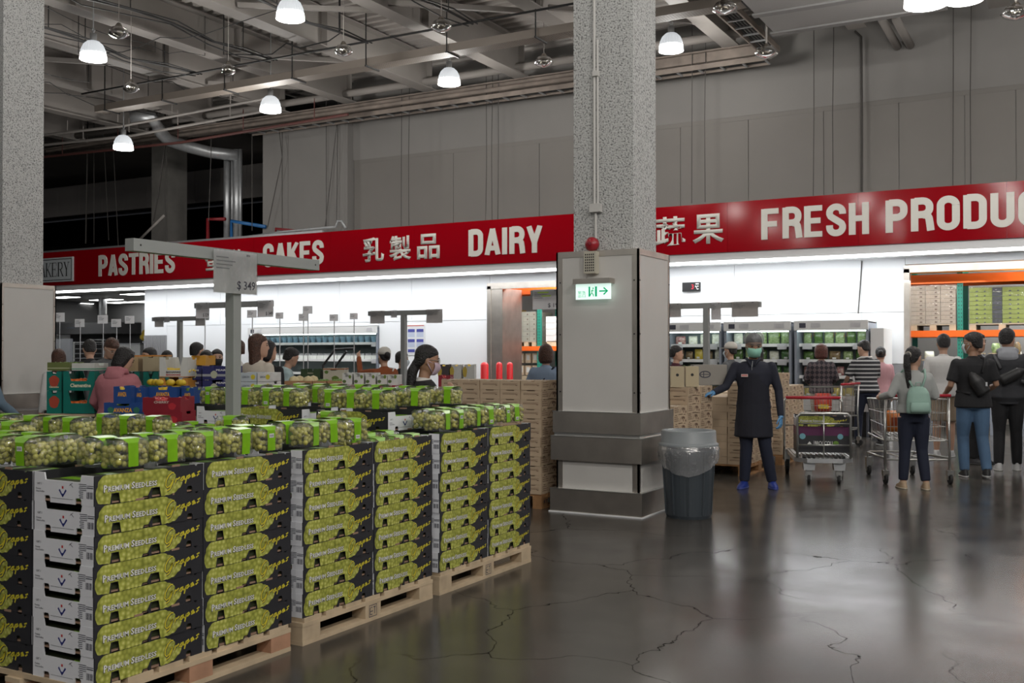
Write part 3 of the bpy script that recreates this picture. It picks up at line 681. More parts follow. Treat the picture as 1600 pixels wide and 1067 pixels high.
# ------------------------------------------------------------------ grape display
def grape_print_mat():
    m = mat('grape_cluster_print', (0.2, 0.22, 0.02), 0.45)
    nt = m.node_tree; b = nt.nodes['Principled BSDF']; L = nt.links.new
    tc = nt.nodes.new('ShaderNodeTexCoord')
    v = nt.nodes.new('ShaderNodeTexVoronoi'); v.inputs['Scale'].default_value = 44; v.feature = 'SMOOTH_F1'; v.inputs['Smoothness'].default_value = 0.25; v.inputs['Randomness'].default_value = 0.75
    r = nt.nodes.new('ShaderNodeValToRGB'); e = r.color_ramp.elements
    e[0].position = 0.05; e[0].color = (0.60, 0.60, 0.19, 1); e[1].position = 0.8; e[1].color = (0.20, 0.22, 0.03, 1)
    x = e.new(0.4); x.color = (0.38, 0.40, 0.07, 1)
    n = nt.nodes.new('ShaderNodeTexNoise'); n.inputs['Scale'].default_value = 14
    mp = nt.nodes.new('ShaderNodeMapRange'); mp.inputs['To Min'].default_value = 0.65; mp.inputs['To Max'].default_value = 1.35
    mx = nt.nodes.new('ShaderNodeVectorMath'); mx.operation = 'SCALE'
    L(tc.outputs['Object'], v.inputs['Vector']); L(v.outputs['Distance'], r.inputs['Fac']); L(tc.outputs['Object'], n.inputs['Vector'])
    L(n.outputs['Fac'], mp.inputs['Value']); L(r.outputs['Color'], mx.inputs[0]); L(mp.outputs[0], mx.inputs['Scale']); L(mx.outputs[0], b.inputs['Base Color'])
    return m
M_gprint = grape_print_mat()
M_cblack = mat('printed_black_card', (0.022, 0.022, 0.026), 0.5)
M_cwhite = mat('white_card', (0.72, 0.73, 0.76), 0.6)
M_cbrown = mat('raw_brown_card', (0.30, 0.19, 0.13), 0.8)
M_ink = mat('dark_ink', (0.04, 0.04, 0.06), 0.6)
M_blue_ink = mat('navy_ink', (0.02, 0.03, 0.20), 0.6)
M_red_ink = mat('red_ink', (0.55, 0.03, 0.03), 0.6)
M_white_ink = mat('white_ink', (0.72, 0.72, 0.70), 0.5)
M_yellow_ink = mat('yellow_script_ink', (0.60, 0.52, 0.03), 0.5)
M_lime = mat('lime_label_film', (0.20, 0.45, 0.012), 0.30, noise=0.12, nscale=14)
M_grape = mat('green_grape_skin', (0.43, 0.41, 0.085), 0.25, noise=0.30, nscale=26, spec=0.5)
M_stem = mat('grape_stem', (0.18, 0.16, 0.04), 0.7)
M_clear = clear_mat('clear_film', (0.97, 0.98, 0.97), 0.11, 0.09, bump=1.0, bscale=38, haze=0.035)
M_wood = mat('pallet_wood', (0.50, 0.39, 0.26), 0.75, noise=0.18, nscale=6)
M_woodr = mat('reddish_pallet_wood', (0.42, 0.23, 0.14), 0.75, noise=0.2, nscale=6)
M_woodo = mat('orange_pallet_wood', (0.36, 0.19, 0.08), 0.75, noise=0.2, nscale=6)
M_inner = mat('dark_carton_inside', (0.03, 0.04, 0.012), 0.8)

def pallet(x0, y0, lx, ly, label, wood, deck_along='x', mark=False, mats=None, h=0.14):
    """pallet with its corner at x0,y0; the runners go along y"""
    t = thing('wooden_pallet', label, 'pallet', (x0, y0, 0), 0, 'pallets')
    n = 7; w = ly / n
    for i in range(n):
        b = MB(); b.box(0.0 + rnd.uniform(0, .01), i * w + 0.018, h - 0.022, lx - rnd.uniform(0, .01), (i + 1) * w - 0.018, h); sub(t, 'deck_board', b, wood)
    for i, xx in enumerate((0, lx / 2 - 0.05, lx - 0.1)):
        b = MB(); b.box(xx, 0, h - 0.044, xx + 0.1, ly, h - 0.0225); sub(t, 'stringer_board', b, wood)
        b = MB(); b.box(xx, 0, 0.0, xx + 0.1, ly, 0.022); sub(t, 'bottom_board', b, wood)
        for k, yy in enumerate((0, ly / 2 - 0.073, ly - 0.145)):
            b = MB(); b.box(xx + 0.002, yy + 0.001, 0.0225, xx + 0.098, yy + 0.144, h - 0.0445)
            bl = sub(t, 'block', b, mats or wood)
            if mark and i == 2 and k == 1:
                q = MB(); F = Matrix.Translation((xx + 0.0985, yy + 0.07, 0.024)) @ Matrix.Rotation(R(90), 4, 'Z')
                for p in (((-.035, 0), (.035, 0), (.035, .064), (-.035, .064), (-.035, 0)), ((-.026, .03), (.0, .03)), ((-.026, .012), (-.026, .052), (-.006, .052)), ((-.026, .012), (-.006, .012)), ((.004, .052), (.028, .052)), ((.016, .052), (.016, .012))): q.ribbon(p, 0.005, F)
                q.build('stamp', M_ink, bl)
    return t
# ---- the printed carton
CL, CW, CH, CT = 0.596, 0.396, 0.125, 0.006
def notched(xs, z_top, notch_b, notch_t):
    x0, x1 = xs; pts = [(x0, 0)]
    for a, c, d in notch_b: pts += [(a, 0), (a, d * .7), (a + .006, d), (c - .006, d), (c, d * .7), (c, 0)]
    pts += [(x1, 0), (x1, z_top)]
    for a, c, d in reversed(notch_t): pts += [(c, z_top), (c - .008, z_top - d), (a + .008, z_top - d), (a, z_top)]
    pts += [(x0, z_top)]
    return pts
long_poly = notched((-CL / 2, CL / 2), CH, [(-.211, -.171, .044), (-.045, -.015, .012), (0.000, .048, .044), (.20, .232, .030)], [(.245, .268, .008)])
end_poly = notched((-CW / 2 + CT, CW / 2 - CT), CH, [(-.125, -.085, .028), (.075, .115, .028)], [(-.125, .115, .030)])
b = MB()
b.cur = 0; b.prism(long_poly, CT, Matrix.Translation((0, -CW / 2, 0)))
b.prism(long_poly, CT, Matrix.Translation((0, CW / 2 - CT, 0)))
b.cur = 1
b.prism(end_poly, CT, Matrix.Translation((-CL / 2, 0, 0)) @ Matrix.Rotation(R(-90), 4, 'Z'))
b.prism(end_poly, CT, Matrix.Translation((CL / 2 - CT, 0, 0)) @ Matrix.Rotation(R(-90), 4, 'Z'))
b.cur = 2; b.box(-CL / 2 + CT, -CW / 2 + CT, 0.004, CL / 2 - CT, CW / 2 - CT, 0.010)
for x in (-.09, .115):
    b.box(x, -CW / 2 + 0.001, CH, x + .045, -CW / 2 + CT, CH + .009); b.box(x, CW / 2 - CT, CH, x + .045, CW / 2 - 0.001, CH + .009)
for sx in (-1, 1):
    for sy in (-1, 1): b.box(sx * (CL / 2 - .075) - .03, sy * (CW / 2 - .04) - .02, .010, sx * (CL / 2 - .075) + .03, sy * (CW / 2 - .04) + .02, .012)
tray_me = b.mesh('tray', [M_cblack, M_cwhite, M_cbrown])
# grape bunch print
g = random.Random(3); out = []
def bumps(a, c, n, amp):
    for i in range(n):
        for k in range(3):
            f = (i + k / 3) / n; x = a[0] + (c[0] - a[0]) * f; z = a[1] + (c[1] - a[1]) * f
            dx, dz = c[0] - a[0], c[1] - a[1]; L = math.hypot(dx, dz); u = math.sin(PI * k / 3 + .2) * amp
            out.append((x + dz / L * u, z - dx / L * u))
bumps((-.280, .010), (-.214, .003), 3, .002); bumps((-.214, .047), (-.168, .047), 2, .001); bumps((-.168, .003), (-.048, .003), 6, .002)
bumps((-.048, .015), (-.012, .015), 1, .001); bumps((-.003, .047), (.051, .047), 2, .001); bumps((.051, .004), (.112, .008), 2, .004)
bumps((.112, .010), (.146, .026), 1, .008); bumps((.146, .026), (.172, .052), 1, .008); bumps((.172, .052), (.128, .072), 1, .008); bumps((.128, .072), (.124, .100), 1, .009); bumps((.118, .100), (.062, .1235), 2, .004)
bumps((.062, .1235), (-.240, .1242), 10, .001); bumps((-.240, .1242), (-.272, .108), 1, .006); bumps((-.272, .108), (-.282, .080), 1, .005); bumps((-.282, .080), (-.292, .050), 1, .004); bumps((-.292, .050), (-.280, .010), 1, .004)
b = MB(); b.add([(x, -CW / 2 - .0008, z) for x, z in out], [tuple(range(len(out)))])
print_me = b.mesh('bunch_print', M_gprint)
def joined(name, parts):
    bm = bmesh.new(); mats = []
    for me, M in parts:
        base = len(mats); t = me.copy(); t.transform(M)
        for p in t.polygons: p.material_index = p.material_index + base
        bm.from_mesh(t); mats += list(me.materials)
    r = bpy.data.meshes.new(name); bm.to_mesh(r); bm.free()
    for m in mats: r.materials.append(m)
    return r
T_ = Matrix.Translation
def caps(m, bold, g):
    out_ = []
    for ch, x_, w_, h__ in (('P', 0, .020, .030), ('REMIUM', .0225, .108, .0225), ('S', .142, .018, .030), ('EEDLESS', .1625, .118, .0225)):
        out_.append((text_mesh(ch, m, w_ + g, h__ + g, bold=bold, res=1), T_((x_ - g / 2, 0, -g / 2))))
    return joined('caps', out_)
ps, ps2 = caps(M_white_ink, .022, 0), caps(M_ink, .05, .003)
SCR = [[(.22, .80), (.17, .86), (.09, .72), (.03, .48), (.02, .2), (.06, .06), (.13, .14), (.19, .36), (.21, .46), (.13, .42), (.21, .46), (.19, .25), (.12, -.05), (.05, -.1)], [(.25, .22), (.29, .46), (.30, .38), (.37, .46)], [(.48, .44), (.42, .42), (.38, .28), (.42, .22), (.49, .42), (.48, .26), (.53, .28)],
       [(.55, .44), (.50, .02)], [(.54, .38), (.61, .45), (.63, .36), (.56, .26)], [(.66, .34), (.74, .40), (.72, .47), (.67, .42), (.67, .28), (.76, .32)], [(.88, .50), (.81, .46), (.85, .36), (.79, .28)]]
q = MB(); q2 = MB()
for s in SCR:
    pts = [(.070 + x * .235, .030 + z * .078 + x * .026) for x, z in s]
    q.ribbon(pts, .0072, T_((0, -CW / 2 - .0024, 0))); q2.ribbon([(x + .001, z - .001) for x, z in pts], .0125, T_((0, -CW / 2 - .0016, 0)))
let_me = joined('lettering', [(ps2, T_((-.2545, -CW / 2 - .0016, .053))), (ps, T_((-.254, -CW / 2 - .0024, .054))), (q2.mesh('s', M_ink), Matrix()), (q.mesh('s', M_yellow_ink), Matrix())])
# white end print: grade, logo, bar code (both ends)
e = MB(); F = T_((-CL / 2 - .001, 0, 0)) @ Matrix.Rotation(R(-90), 4, 'Z')
e.cur = 0; e.ribbon([(-.025, .058), (-.003, .030), (.019, .058)], .009, F); e.ribbon([(-.003, .030), (-.003, .042)], .006, F)
e.cur = 1; e.ribbon([(-.008, .068), (.002, .068)], .011, F); 
e.cur = 2; e.ribbon([(-.075, .020), (.065, .020)], .0014, F); e.ribbon([(.045, .085), (.063, .072)], .0025, F); e.ribbon([(.04, .078), (.06, .09)], .002, F)
for i in range(8): e.ribbon([(.10 + (i % 2) * .004, .088 - i * .008), (.148 if i < 4 else .128, .088 - i * .008)], .003, F)
for i in range(7): e.ribbon([(.150 + i * .0062, .030), (.150 + i * .0062, .058)], .002 + (i % 3) * .0012, F)
e.ribbon([(.15, .075), (.19, .075)], .004, F); e.ribbon([(.15, .083), (.192, .083)], .003, F)
cat = text_mesh('CAT 1', M_ink, .030, .009, bold=.02, res=1); sm = text_mesh('Premium\nGreen Seedless', M_ink, .055, .019, bold=.01, res=1)
E1 = joined('end_print', [(e.mesh('e', [M_blue_ink, M_red_ink, M_ink]), Matrix()), (cat, F @ T_((-.172, 0, .072))), (sm, F @ T_((-.178, 0, .040)))])
E2 = joined('end_print', [(E1, Matrix.Rotation(PI, 4, 'Z'))])
# what shows through the hand holes
b = MB(); b.box(-.27, -.18, .012, .27, .18, .088); b.cur = 1
for x in (-.2, -.02, .15): b.box(x, -.150, .0125, x + .06, .150, .090)
b.box(-.272, -.10, .012, -.268, -.04, .0895); b.box(.268, .03, .012, .272, .09, .0895)
fill_me = b.mesh('packed_punnets', [M_inner, M_lime])
CARTONS = []
def carton(x, y, z, rz, label, full=True, group='grape cartons', far=False):
    t = thing('grape_carton', label, 'carton', (x, y, z), rz, group)
    link('tray', tray_me, t); link('bunch_print', print_me, t); link('lettering', let_me, t)
    if not far: link('end_print', E1, t); link('end_print', E2, t)
    if full: f = link('packed_punnets', fill_me, t); f['kind'] = 'stuff'
    return t
PH = 0.14
def jit(a=0.004): return rnd.uniform(-a, a)
def stack(x, y, rz, n, desc, z0=PH, first=0, jx=0.003, open_top=False):
    for k in range(first, n):
        carton(x + jit(jx), y + jit(jx), z0 + k * CH, rz + R(rnd.uniform(-.5, .5)), 'black grape carton, %s layer up, %s' % (ORD[k], desc), not (open_top and k == n - 1))
XA = -3.607; XB = -4.735
pal = [(2.903, 'front'), (4.205, 'middle'), (5.497, 'back')]
pallet(XA - 1.0, 2.88, 1.005, 1.22, 'reddish pallet under the nearest grape cartons', M_wood, mats=M_woodr)
pallet(XA - 1.0, 4.19, 1.005, 1.22, 'pale stamped pallet under the second group of grape cartons', M_wood, mark=True)
pallet(XA - 1.0, 5.485, 1.005, 1.22, 'pale stamped pallet under the grape cartons nearest the pillar', M_wood, mark=True)
for (y0, nm), lab in zip(pal, ('first', 'second', 'third')): pallet(XB - 1.0, y0 - .015, 1.0, 1.22, 'pallet under the inner %s grape stack behind the aisle row' % lab, M_wood)
names = [('nearest corner stack', 'second stack along the aisle'), ('third stack along the aisle', 'fourth stack along the aisle'), ('fifth stack along the aisle', 'farthest aisle stack by the pillar')]
RZ = R(90)
def inner_core(x0, y0, lx, ly, z1, label):
    b = MB(); nx = max(1, round(lx / .6)); ny = max(1, round(ly / .4))
    k = 0
    while PH + (k + 1) * CH <= z1 + 1e-6:
        for i in range(nx):
            for j in range(ny):
                b.box(x0 + lx * i / nx + .004, y0 + ly * j / ny + .004, PH + k * CH + .001, x0 + lx * (i + 1) / nx - .004, y0 + ly * (j + 1) / ny - .004, PH + (k + 1) * CH - .001)
        k += 1
    o = b.build('carton_stack', M_cblack); tag(o, label, 'carton stack', 'cartons buried inside the grape pallets', 'stuff')
for pi, (y0, nm) in enumerate(pal):
    for s in range(2):
        stack(XA - .2, y0 + .3 + s * .608, RZ, 7, names[pi][s], open_top=(pi == 1 and s == 1))
# the near end of the front pallet: cartons with their long face to the camera
stack(XA - .4 - .305, 2.903 + .2, 0, 7, 'front stack cut by the left edge of the photo')
inner_core(XA - 1.0, 3.31, .595, .80, PH + 6 * CH, 'cartons buried inside the front grape pallet')
inner_core(XA - 1.0, 4.205, .595, 1.20, PH + 6 * CH, 'cartons buried inside the middle grape pallet')
inner_core(XA - 1.0, 5.497, .595, 1.20, PH + 7 * CH, 'cartons buried inside the back grape pallet')
for j, w in ((1, 'middle'), (2, 'far')): carton(XA - .705, 3.103 + j * .405, PH + 6 * CH, R(jit(.5)), 'top grape carton, %s one of the inner row on the front pallet' % w, False)
for j, w in ((0, 'near'), (1, 'middle'), (2, 'far')):
    carton(XA - .705, 4.405 + j * .405, PH + 6 * CH, R(jit(.5)), 'top grape carton, %s one of the inner row on the middle pallet' % w, False)
    carton(XA - .705, 5.697 + j * .405, PH + 7 * CH, R(jit(.5)), 'raised grape carton, %s one of the inner row on the pallet by the pillar' % w)
LV = {0: 7, 1: 7, 2: 8}
for pi, (y0, nm) in enumerate(pal):
    inner_core(XB - 1.0, y0, 1.0, 1.2, PH + (LV[pi] - 1) * CH, 'cartons buried inside the %s grape pallet of the inner row' % nm)
    for j, w in ((0, 'near'), (1, 'middle'), (2, 'far')): carton(XB - .3, y0 + .2 + j * .405, PH + (LV[pi] - 1) * CH, R(jit(.5)), 'top grape carton with its end to the post, %s one on the inner %s pallet' % (w, nm), pi != 1)
    for s in range(2): carton(XB - .805, y0 + .3 + s * .608, PH + (LV[pi] - 1) * CH, RZ, 'outer top grape carton, %s one on the inner %s pallet' % (('near', 'far')[s], nm), pi != 1)

# ---- punnets of grapes
PX, PY, PZ = 0.185, 0.130, 0.128
def punnet_meshes(seed):
    g = random.Random(seed); b = MB(); r = .0142; done = []
    def place(x, y, z):
        for q in done:
            if (q[0] - x) ** 2 + (q[1] - y) ** 2 + (q[2] - z) ** 2 < (1.35 * r) ** 2: return
        done.append((x, y, z)); rr = r * g.uniform(.85, 1.1)
        b.ball((x, y, z), rr, 8, 6, (1, 1, g.uniform(1, 1.15)))
    for _ in range(900):
        x = g.uniform(-PX / 2 + .016, PX / 2 - .016); y = g.uniform(-PY / 2 + .016, PY / 2 - .016); z = g.uniform(.018, PZ - .030)
        if abs(x) < PX / 2 - .03 and abs(y) < PY / 2 - .03 and z < PZ - .05: continue
        if z > PZ - .045 - .02 * math.sin(x * 40 + seed): 
            if g.random() < .5: continue
        place(x, y, z)
    for _ in range(4):
        x = g.uniform(-.05, .05); b.cur = 1; b.tube([(x, 0, .07), (x + g.uniform(-.03, .03), g.uniform(-.03, .03), PZ - .022)], .0025, 5); b.cur = 0
    gm = b.mesh('grapes', [M_grape, M_stem], True)
    s = MB(); n = 28; prof = []
    rr = []
    for z, k in ((.004, .94), (.012, .985), (PZ * .5, 1.0), (PZ - .022, .985), (PZ - .008, .92), (PZ, .72), (PZ + .002, 0.30)): rr.append((z, k))
    vs = []
    for z, k in rr:
        for j in range(n):
            a = 2 * PI * j / n; c, d = math.cos(a), math.sin(a)
            f = (abs(c) ** 5 + abs(d) ** 5) ** (-1 / 5)
            w = g.uniform(-.0018, .0018)
            vs.append(((PX / 2 * k + w) * c * f, (PY / 2 * k + w) * d * f, z + (g.uniform(-.006, .004) if z > PZ - .01 else 0)))
    k_ = len(rr)
    s.add(vs, [(i * n + j, i * n + (j + 1) % n, (i + 1) * n + (j + 1) % n, (i + 1) * n + j) for i in range(k_ - 1) for j in range(n)] + [tuple((k_ - 1) * n + j for j in range(n))])
    sm_ = s.mesh('clear_bag', M_clear, True)
    q = MB(); x = g.uniform(-.03, .03); w = .027; q2 = []
    path = [(-PY / 2 - .002, .010), (-PY / 2 - .0025, PZ * .5), (-PY / 2 - .001, PZ - .016), (-PY / 2 + .012, PZ + .003), (0, PZ + .007), (PY / 2 - .012, PZ + .003), (PY / 2 + .001, PZ - .016), (PY / 2 + .0025, PZ * .5), (PY / 2 + .002, .010)]
    vs = []
    for y, z in path:
        ww = w * (1.0 if z < PZ else 1.75); vs += [(x - ww, y, z), (x + ww, y, z)]
    q.add(vs, [(2 * i, 2 * i + 1, 2 * i + 3, 2 * i + 2) for i in range(len(path) - 1)])
    bm_ = q.mesh('lime_band', M_lime)
    l = MB(); zz = g.choice((.02, .075))
    l.box(x - .016, -PY / 2 - .0035, zz, x + .016, -PY / 2 - .0028, zz + .02); l.cur = 1
    for i in range(7): l.box(x - .013 + i * .004, -PY / 2 - .0040, zz + .004, x - .0115 + i * .004, -PY / 2 - .0034, zz + .016)
    lm = l.mesh('barcode_label', [M_white_ink, M_ink])
    return gm, sm_, bm_, lm
PV = [punnet_meshes(s) for s in (1, 2, 3, 4)]
NP = [0]
def punnet(x, y, z, rz, label, tilt=0.0):
    gm, sm_, bm_, lm = PV[rnd.randrange(4)]
    t = thing('grape_punnet', label, 'grape pack', (x, y, z), rz, 'packs of green grapes')
    t.rotation_euler = (R(tilt), 0, rz)
    o = link('grapes', gm, t); o['kind'] = 'stuff'
    link('clear_bag', sm_, t); link('lime_band', bm_, t)
    if rnd.random() < .45: link('barcode_label', lm, t)
    NP[0] += 1
    return t
TOP = PH + 7 * CH + .010
def row(x0, y0, x1, y1, n, z, rz, desc, sc=0.012):
    for i in range(n):
        f = (i + .5) / n
        punnet(x0 + (x1 - x0) * f + jit(sc * .5), y0 + (y1 - y0) * f + jit(sc * .3), z, rz + R(rnd.uniform(-9, 9)), 'grape pack, lime band, %s %s' % (NTH[i], desc), rnd.uniform(-3, 3))
# packs standing above the cartons along the aisle edge and the near end
row(XA - .085, 3.02, XA - .085, 4.10, 5, TOP, RZ, 'from the near corner along the aisle edge')
row(XA - .235, 3.02, XA - .235, 4.10, 5, TOP, RZ, 'from the near corner in the second aisle row')
row(XA - 1.0, 2.985, XA - .40, 2.985, 3, TOP, 0, 'from the left edge along the near end')
row(XA - 1.0, 3.14, XA - .40, 3.14, 3, TOP, 0, 'from the left, second row of the near end')
row(XA - .085, 4.21, XA - .085, 4.80, 3, TOP, RZ, 'along the aisle edge of the middle pallet')
row(XA - .235, 4.21, XA - .235, 4.80, 3, TOP, RZ, 'in the second aisle row of the middle pallet')
row(XA - .09, 5.50, XA - .09, 6.68, 6, TOP, RZ, 'along the aisle edge of the pallet by the pillar')
row(XA - .27, 5.62, XA - .27, 6.68, 5, TOP, RZ, 'in the second aisle row by the pillar')
T8 = TOP + CH
row(XA - 1.0, 5.575, XA - .42, 5.575, 3, T8, 0, 'on the raised carton by the pillar')
row(XA - 1.0, 5.98, XA - .42, 5.98, 3, T8, 0, 'on the second raised carton by the pillar')
row(XA - 1.0, 6.40, XA - .42, 6.40, 3, T8, 0, 'on the third raised carton by the pillar')
row(XB - 1.0, 3.42, XB - .02, 3.42, 5, TOP + .02, 0, 'from the left in the row left of the post')
row(XB - 1.0, 3.80, XB - .02, 3.80, 5, TOP + .02, 0, 'from the left in the back row left of the post')
row(XB - .62, 4.34, XB - .02, 4.34, 3, TOP, 0, 'just behind the post foot on the inner middle pallet')
row(XB - 1.0, 5.56, XB - .02, 5.56, 5, T8, 0, 'on the inner raised cartons behind the post')
row(XB - 1.0, 6.1, XB - .02, 6.1, 5, T8, 0, 'in the second row on the inner raised cartons')
row(XB - 1.0, 6.55, XB - .02, 6.55, 5, T8, 0, 'in the last row on the inner raised cartons')
punnet(XA - .62, 5.20, TOP + .0, 0, 'clear pack of green grapes standing alone before the raised carton'); punnet(XA - .85, 4.55, TOP, R(8), 'clear pack of green grapes lying by the post on the middle pallet')
# packs lying level with the rims inside the open top cartons
ZIN = TOP - .010 - .118
def inbox(cx, cy, rz, zrim, desc, nx=3, ny=2):
    k = 0
    for i in range(nx):
        for j in range(ny):
            lx = -CL / 2 + .012 + (i + .5) * (CL - .024) / nx; ly = -CW / 2 + .012 + (j + .5) * (CW - .024) / ny
            c, s = math.cos(rz), math.sin(rz)
            punnet(cx + lx * c - ly * s, cy + lx * s + ly * c, zrim - .118 + .012 * (k % 2), rz, 'grape pack lying down, %s in %s' % (NTH[k], desc)); k += 1
for j, w in ((1, 'middle'), (2, 'far')): inbox(XA - .705, 3.103 + j * .405, 0, PH + 7 * CH, 'the %s inner carton of the front pallet' % w)
for j, w in ((0, 'near'), (1, 'middle'), (2, 'far')): inbox(XA - .705, 4.405 + j * .405, 0, PH + 7 * CH, 'the %s inner carton of the middle pallet' % w)
inbox(XA - .2, 4.205 + .3 + .608, RZ, PH + 7 * CH, 'the far aisle carton of the middle pallet')
for s, w in ((0, 'near'), (1, 'far')): inbox(XB - .805, 4.205 + .3 + s * .608, RZ, PH + 7 * CH, 'the %s outer carton of the inner middle pallet' % w)
for j, w in ((0, 'near'), (1, 'middle'), (2, 'far')): inbox(XB - .3, 4.405 + j * .405, 0, PH + 7 * CH, 'the %s carton behind the post' % w)

# ---- the price post in the grapes
M_post = mat('grey_sign_post', (0.27, 0.28, 0.275), 0.45, noise=0.05, nscale=4)
def paper_mat(name, c, k=.45):
    m = mat(name, c, 0.6); nt = m.node_tree; b = nt.nodes['Principled BSDF']; t = nt.nodes.new('ShaderNodeBsdfTranslucent'); t.inputs[0].default_value = (*c, 1); x = nt.nodes.new('ShaderNodeMixShader'); x.inputs['Fac'].default_value = k
    nt.links.new(b.outputs[0], x.inputs[1]); nt.links.new(t.outputs[0], x.inputs[2]); nt.links.new(x.outputs[0], nt.nodes['Material Output'].inputs['Surface']); return m
M_card = paper_mat('price_card', (0.80, 0.80, 0.81), .6)
def price_text(s, w, h): return text_mesh(s, M_ink, w, h, bold=0.012, res=2)
def tiny_lines(b, x0, z0, w, n, pitch, th, y):
    for i in range(n): b.box(x0, y - .0004, z0 - i * pitch, x0 + w * (0.55 + 0.45 * ((i * 37) % 10) / 10), y, z0 - i * pitch + th)
def price_card(x, y, z, w, h, rz, price, label, m=None, back=False):
    """a laminated card hanging from z downward, face toward local -y"""
    t = thing('price_card', label, 'price sign', (x, y, z), rz, 'price cards')
    b = MB(); b.quad((-w / 2, -.003, -h), (w / 2, -.003, -h), (w / 2, -.003, 0), (-w / 2, -.003, 0)); sub(t, 'card', b, m or M_card)
    b = MB(); b.box(-w / 2 - .006, -.006, -h - .006, w / 2 + .006, -.0045, .006); sub(t, 'clear_sleeve', b, clear_mat('card_sleeve', (0.98, 0.98, 0.98), 0.06, 0.15, bump=0.3, bscale=15))
    if not back:
        b = MB(); tiny_lines(b, -w * .44, -h * .18, w * .5, 4, h * .085, h * .025, -.0035); tiny_lines(b, w * .25, -h * .10, w * .16, 1, .01, h * .05, -.0035)
        sub(t, 'fine_print', b, mat('faint_ink', (0.20, 0.20, 0.21), 0.6), kind='stuff')
        if price: link('lettering', price_text(price, w * .43, h * .235), t, (w * .03, -.0038, -h * .93))
    return t
t = thing('sign_post', 'near grey square post with long crossbar rising from the grapes', 'sign stand', (-4.67, 4.78, 0))
b = MB(); b.box(-.045, -.045, 0, .045, .045, .012); sub(t, 'foot_plate', b, M_post)
b = MB(); b.box(-.033, -.033, .012, .033, .033, 2.095); sub(t, 'post', b, M_post)
b = MB(); b.box(-.034, -.80, 2.095, .034, .78, 2.165); sub(t, 'crossbar', b, M_post)
b = MB(); b.tube([(-.0345, -.75, 2.13), (.0345, -.75, 2.13)], .006, 8); b.tube([(-.0345, .74, 2.13), (.0345, .74, 2.13)], .006, 8); sub(t, 'bolt_hole', b, M_black)
b = MB(); b.box(-.036, -.10, 2.045, .036, .01, 2.0945); sub(t, 'bracket', b, M_post)
price_card(-4.62, atX(366, 420, -4.63).y, 2.155, .37, .26, R(90), '$ 349', 'near clear-sleeved card reading $ 349 on the post in the grapes')
# ------------------------------------------------------------------ brown mushroom cartons
M_kraft = mat('kraft_card', (0.50, 0.38, 0.26), 0.75, noise=0.07, nscale=5)
M_kraft_in = mat('kraft_card_shadow', (0.16, 0.10, 0.06), 0.8)
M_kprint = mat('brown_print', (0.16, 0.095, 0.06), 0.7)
M_film = clear_mat('stretch_film', (0.95, 0.96, 0.97), 0.10, 0.12, bump=0.8, bscale=6, haze=0.05)
BL, BW, BH = 0.405, 0.228, 0.092
def brown_mesh():
    b = MB(); T = .005
    lp = notched((-BL / 2, BL / 2), BH, [(-.06, .06, .007)], [(-.15, -.10, .006), (.10, .15, .006)])
    ep = notched((-BW / 2 + T, BW / 2 - T), BH, [], [(-.05, .05, .010)])
    b.prism(lp, T, T_((0, -BW / 2, 0))); b.prism(lp, T, T_((0, BW / 2 - T, 0)))
    b.prism(ep, T, T_((-BL / 2, 0, 0)) @ Matrix.Rotation(R(-90), 4, 'Z')); b.prism(ep, T, T_((BL / 2 - T, 0, 0)) @ Matrix.Rotation(R(-90), 4, 'Z'))
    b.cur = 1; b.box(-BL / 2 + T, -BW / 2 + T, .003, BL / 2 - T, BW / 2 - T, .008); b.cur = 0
    for sx in (-1, 1): b.box(sx * (BL / 2 - .03) - .022, -BW / 2 + T, BH - .006, sx * (BL / 2 - .03) + .022, BW / 2 - T, BH - .001)
    tr = b.mesh('tray', [M_kraft, M_kraft_in])
    q = MB()
    for s in (0, 1):
        F = (Matrix.Rotation(PI, 4, 'Z') if s else Matrix()) @ T_((0, -BW / 2 - .0008, 0))
        for k, (z, w) in enumerate(((.072, .09), (.052, .11), (.032, .12))):
            x = -.175
            while x < -.175 + w: ww = rnd.uniform(.008, .016); q.ribbon([(x, z + .002), (x + ww * .6, z - .002), (x + ww, z + .003)], .008, F); x += ww + .005
        q.ribbon([(-.03, .02), (.0, .05), (.03, .066), (.08, .07)], .006, F)
        q.ribbon([(.04, .045), (.06, .058), (.10, .060), (.125, .045)], .022, F); q.ribbon([(.085, .045), (.083, .018)], .02, F); q.ribbon([(.135, .022), (.165, .024)], .022, F)
        F = Matrix.Rotation(R(90 if s else -90), 4, 'Z') @ T_((0, -BL / 2 - .0008, 0))
        q.ribbon([(-.085, .060), (.085, .060)], .003, F)
        x = -.085
        while x < .07: ww = rnd.uniform(.01, .02); q.ribbon([(x, .049), (x + ww, .050)], .006, F); x += ww + .004
        q.ribbon([(.065, .044), (.085, .044)], .008, F)
    return tr, q.mesh('box_print', M_kprint)
BTR, BPR = brown_mesh()
M_mush = mat('mushroom_caps', (0.55, 0.46, 0.36), 0.6, noise=0.1, nscale=20)
b = MB()
for i in range(6):
    for j in range(3): b.ball((-.165 + i * .066, -.07 + j * .07, .060 + rnd.uniform(0, .012)), .033, 8, 5, (1, 1, .8))
MUSH = b.mesh('mushrooms', M_mush, True)
def brown(x, y, z, rz, label, group='mushroom cartons', top=False):
    t = thing('mushroom_carton', label, 'carton', (x, y, z), rz, group)
    link('tray', BTR, t); link('box_print', BPR, t)
    if top: o = link('mushrooms', MUSH, t); o['kind'] = 'stuff'
    return t
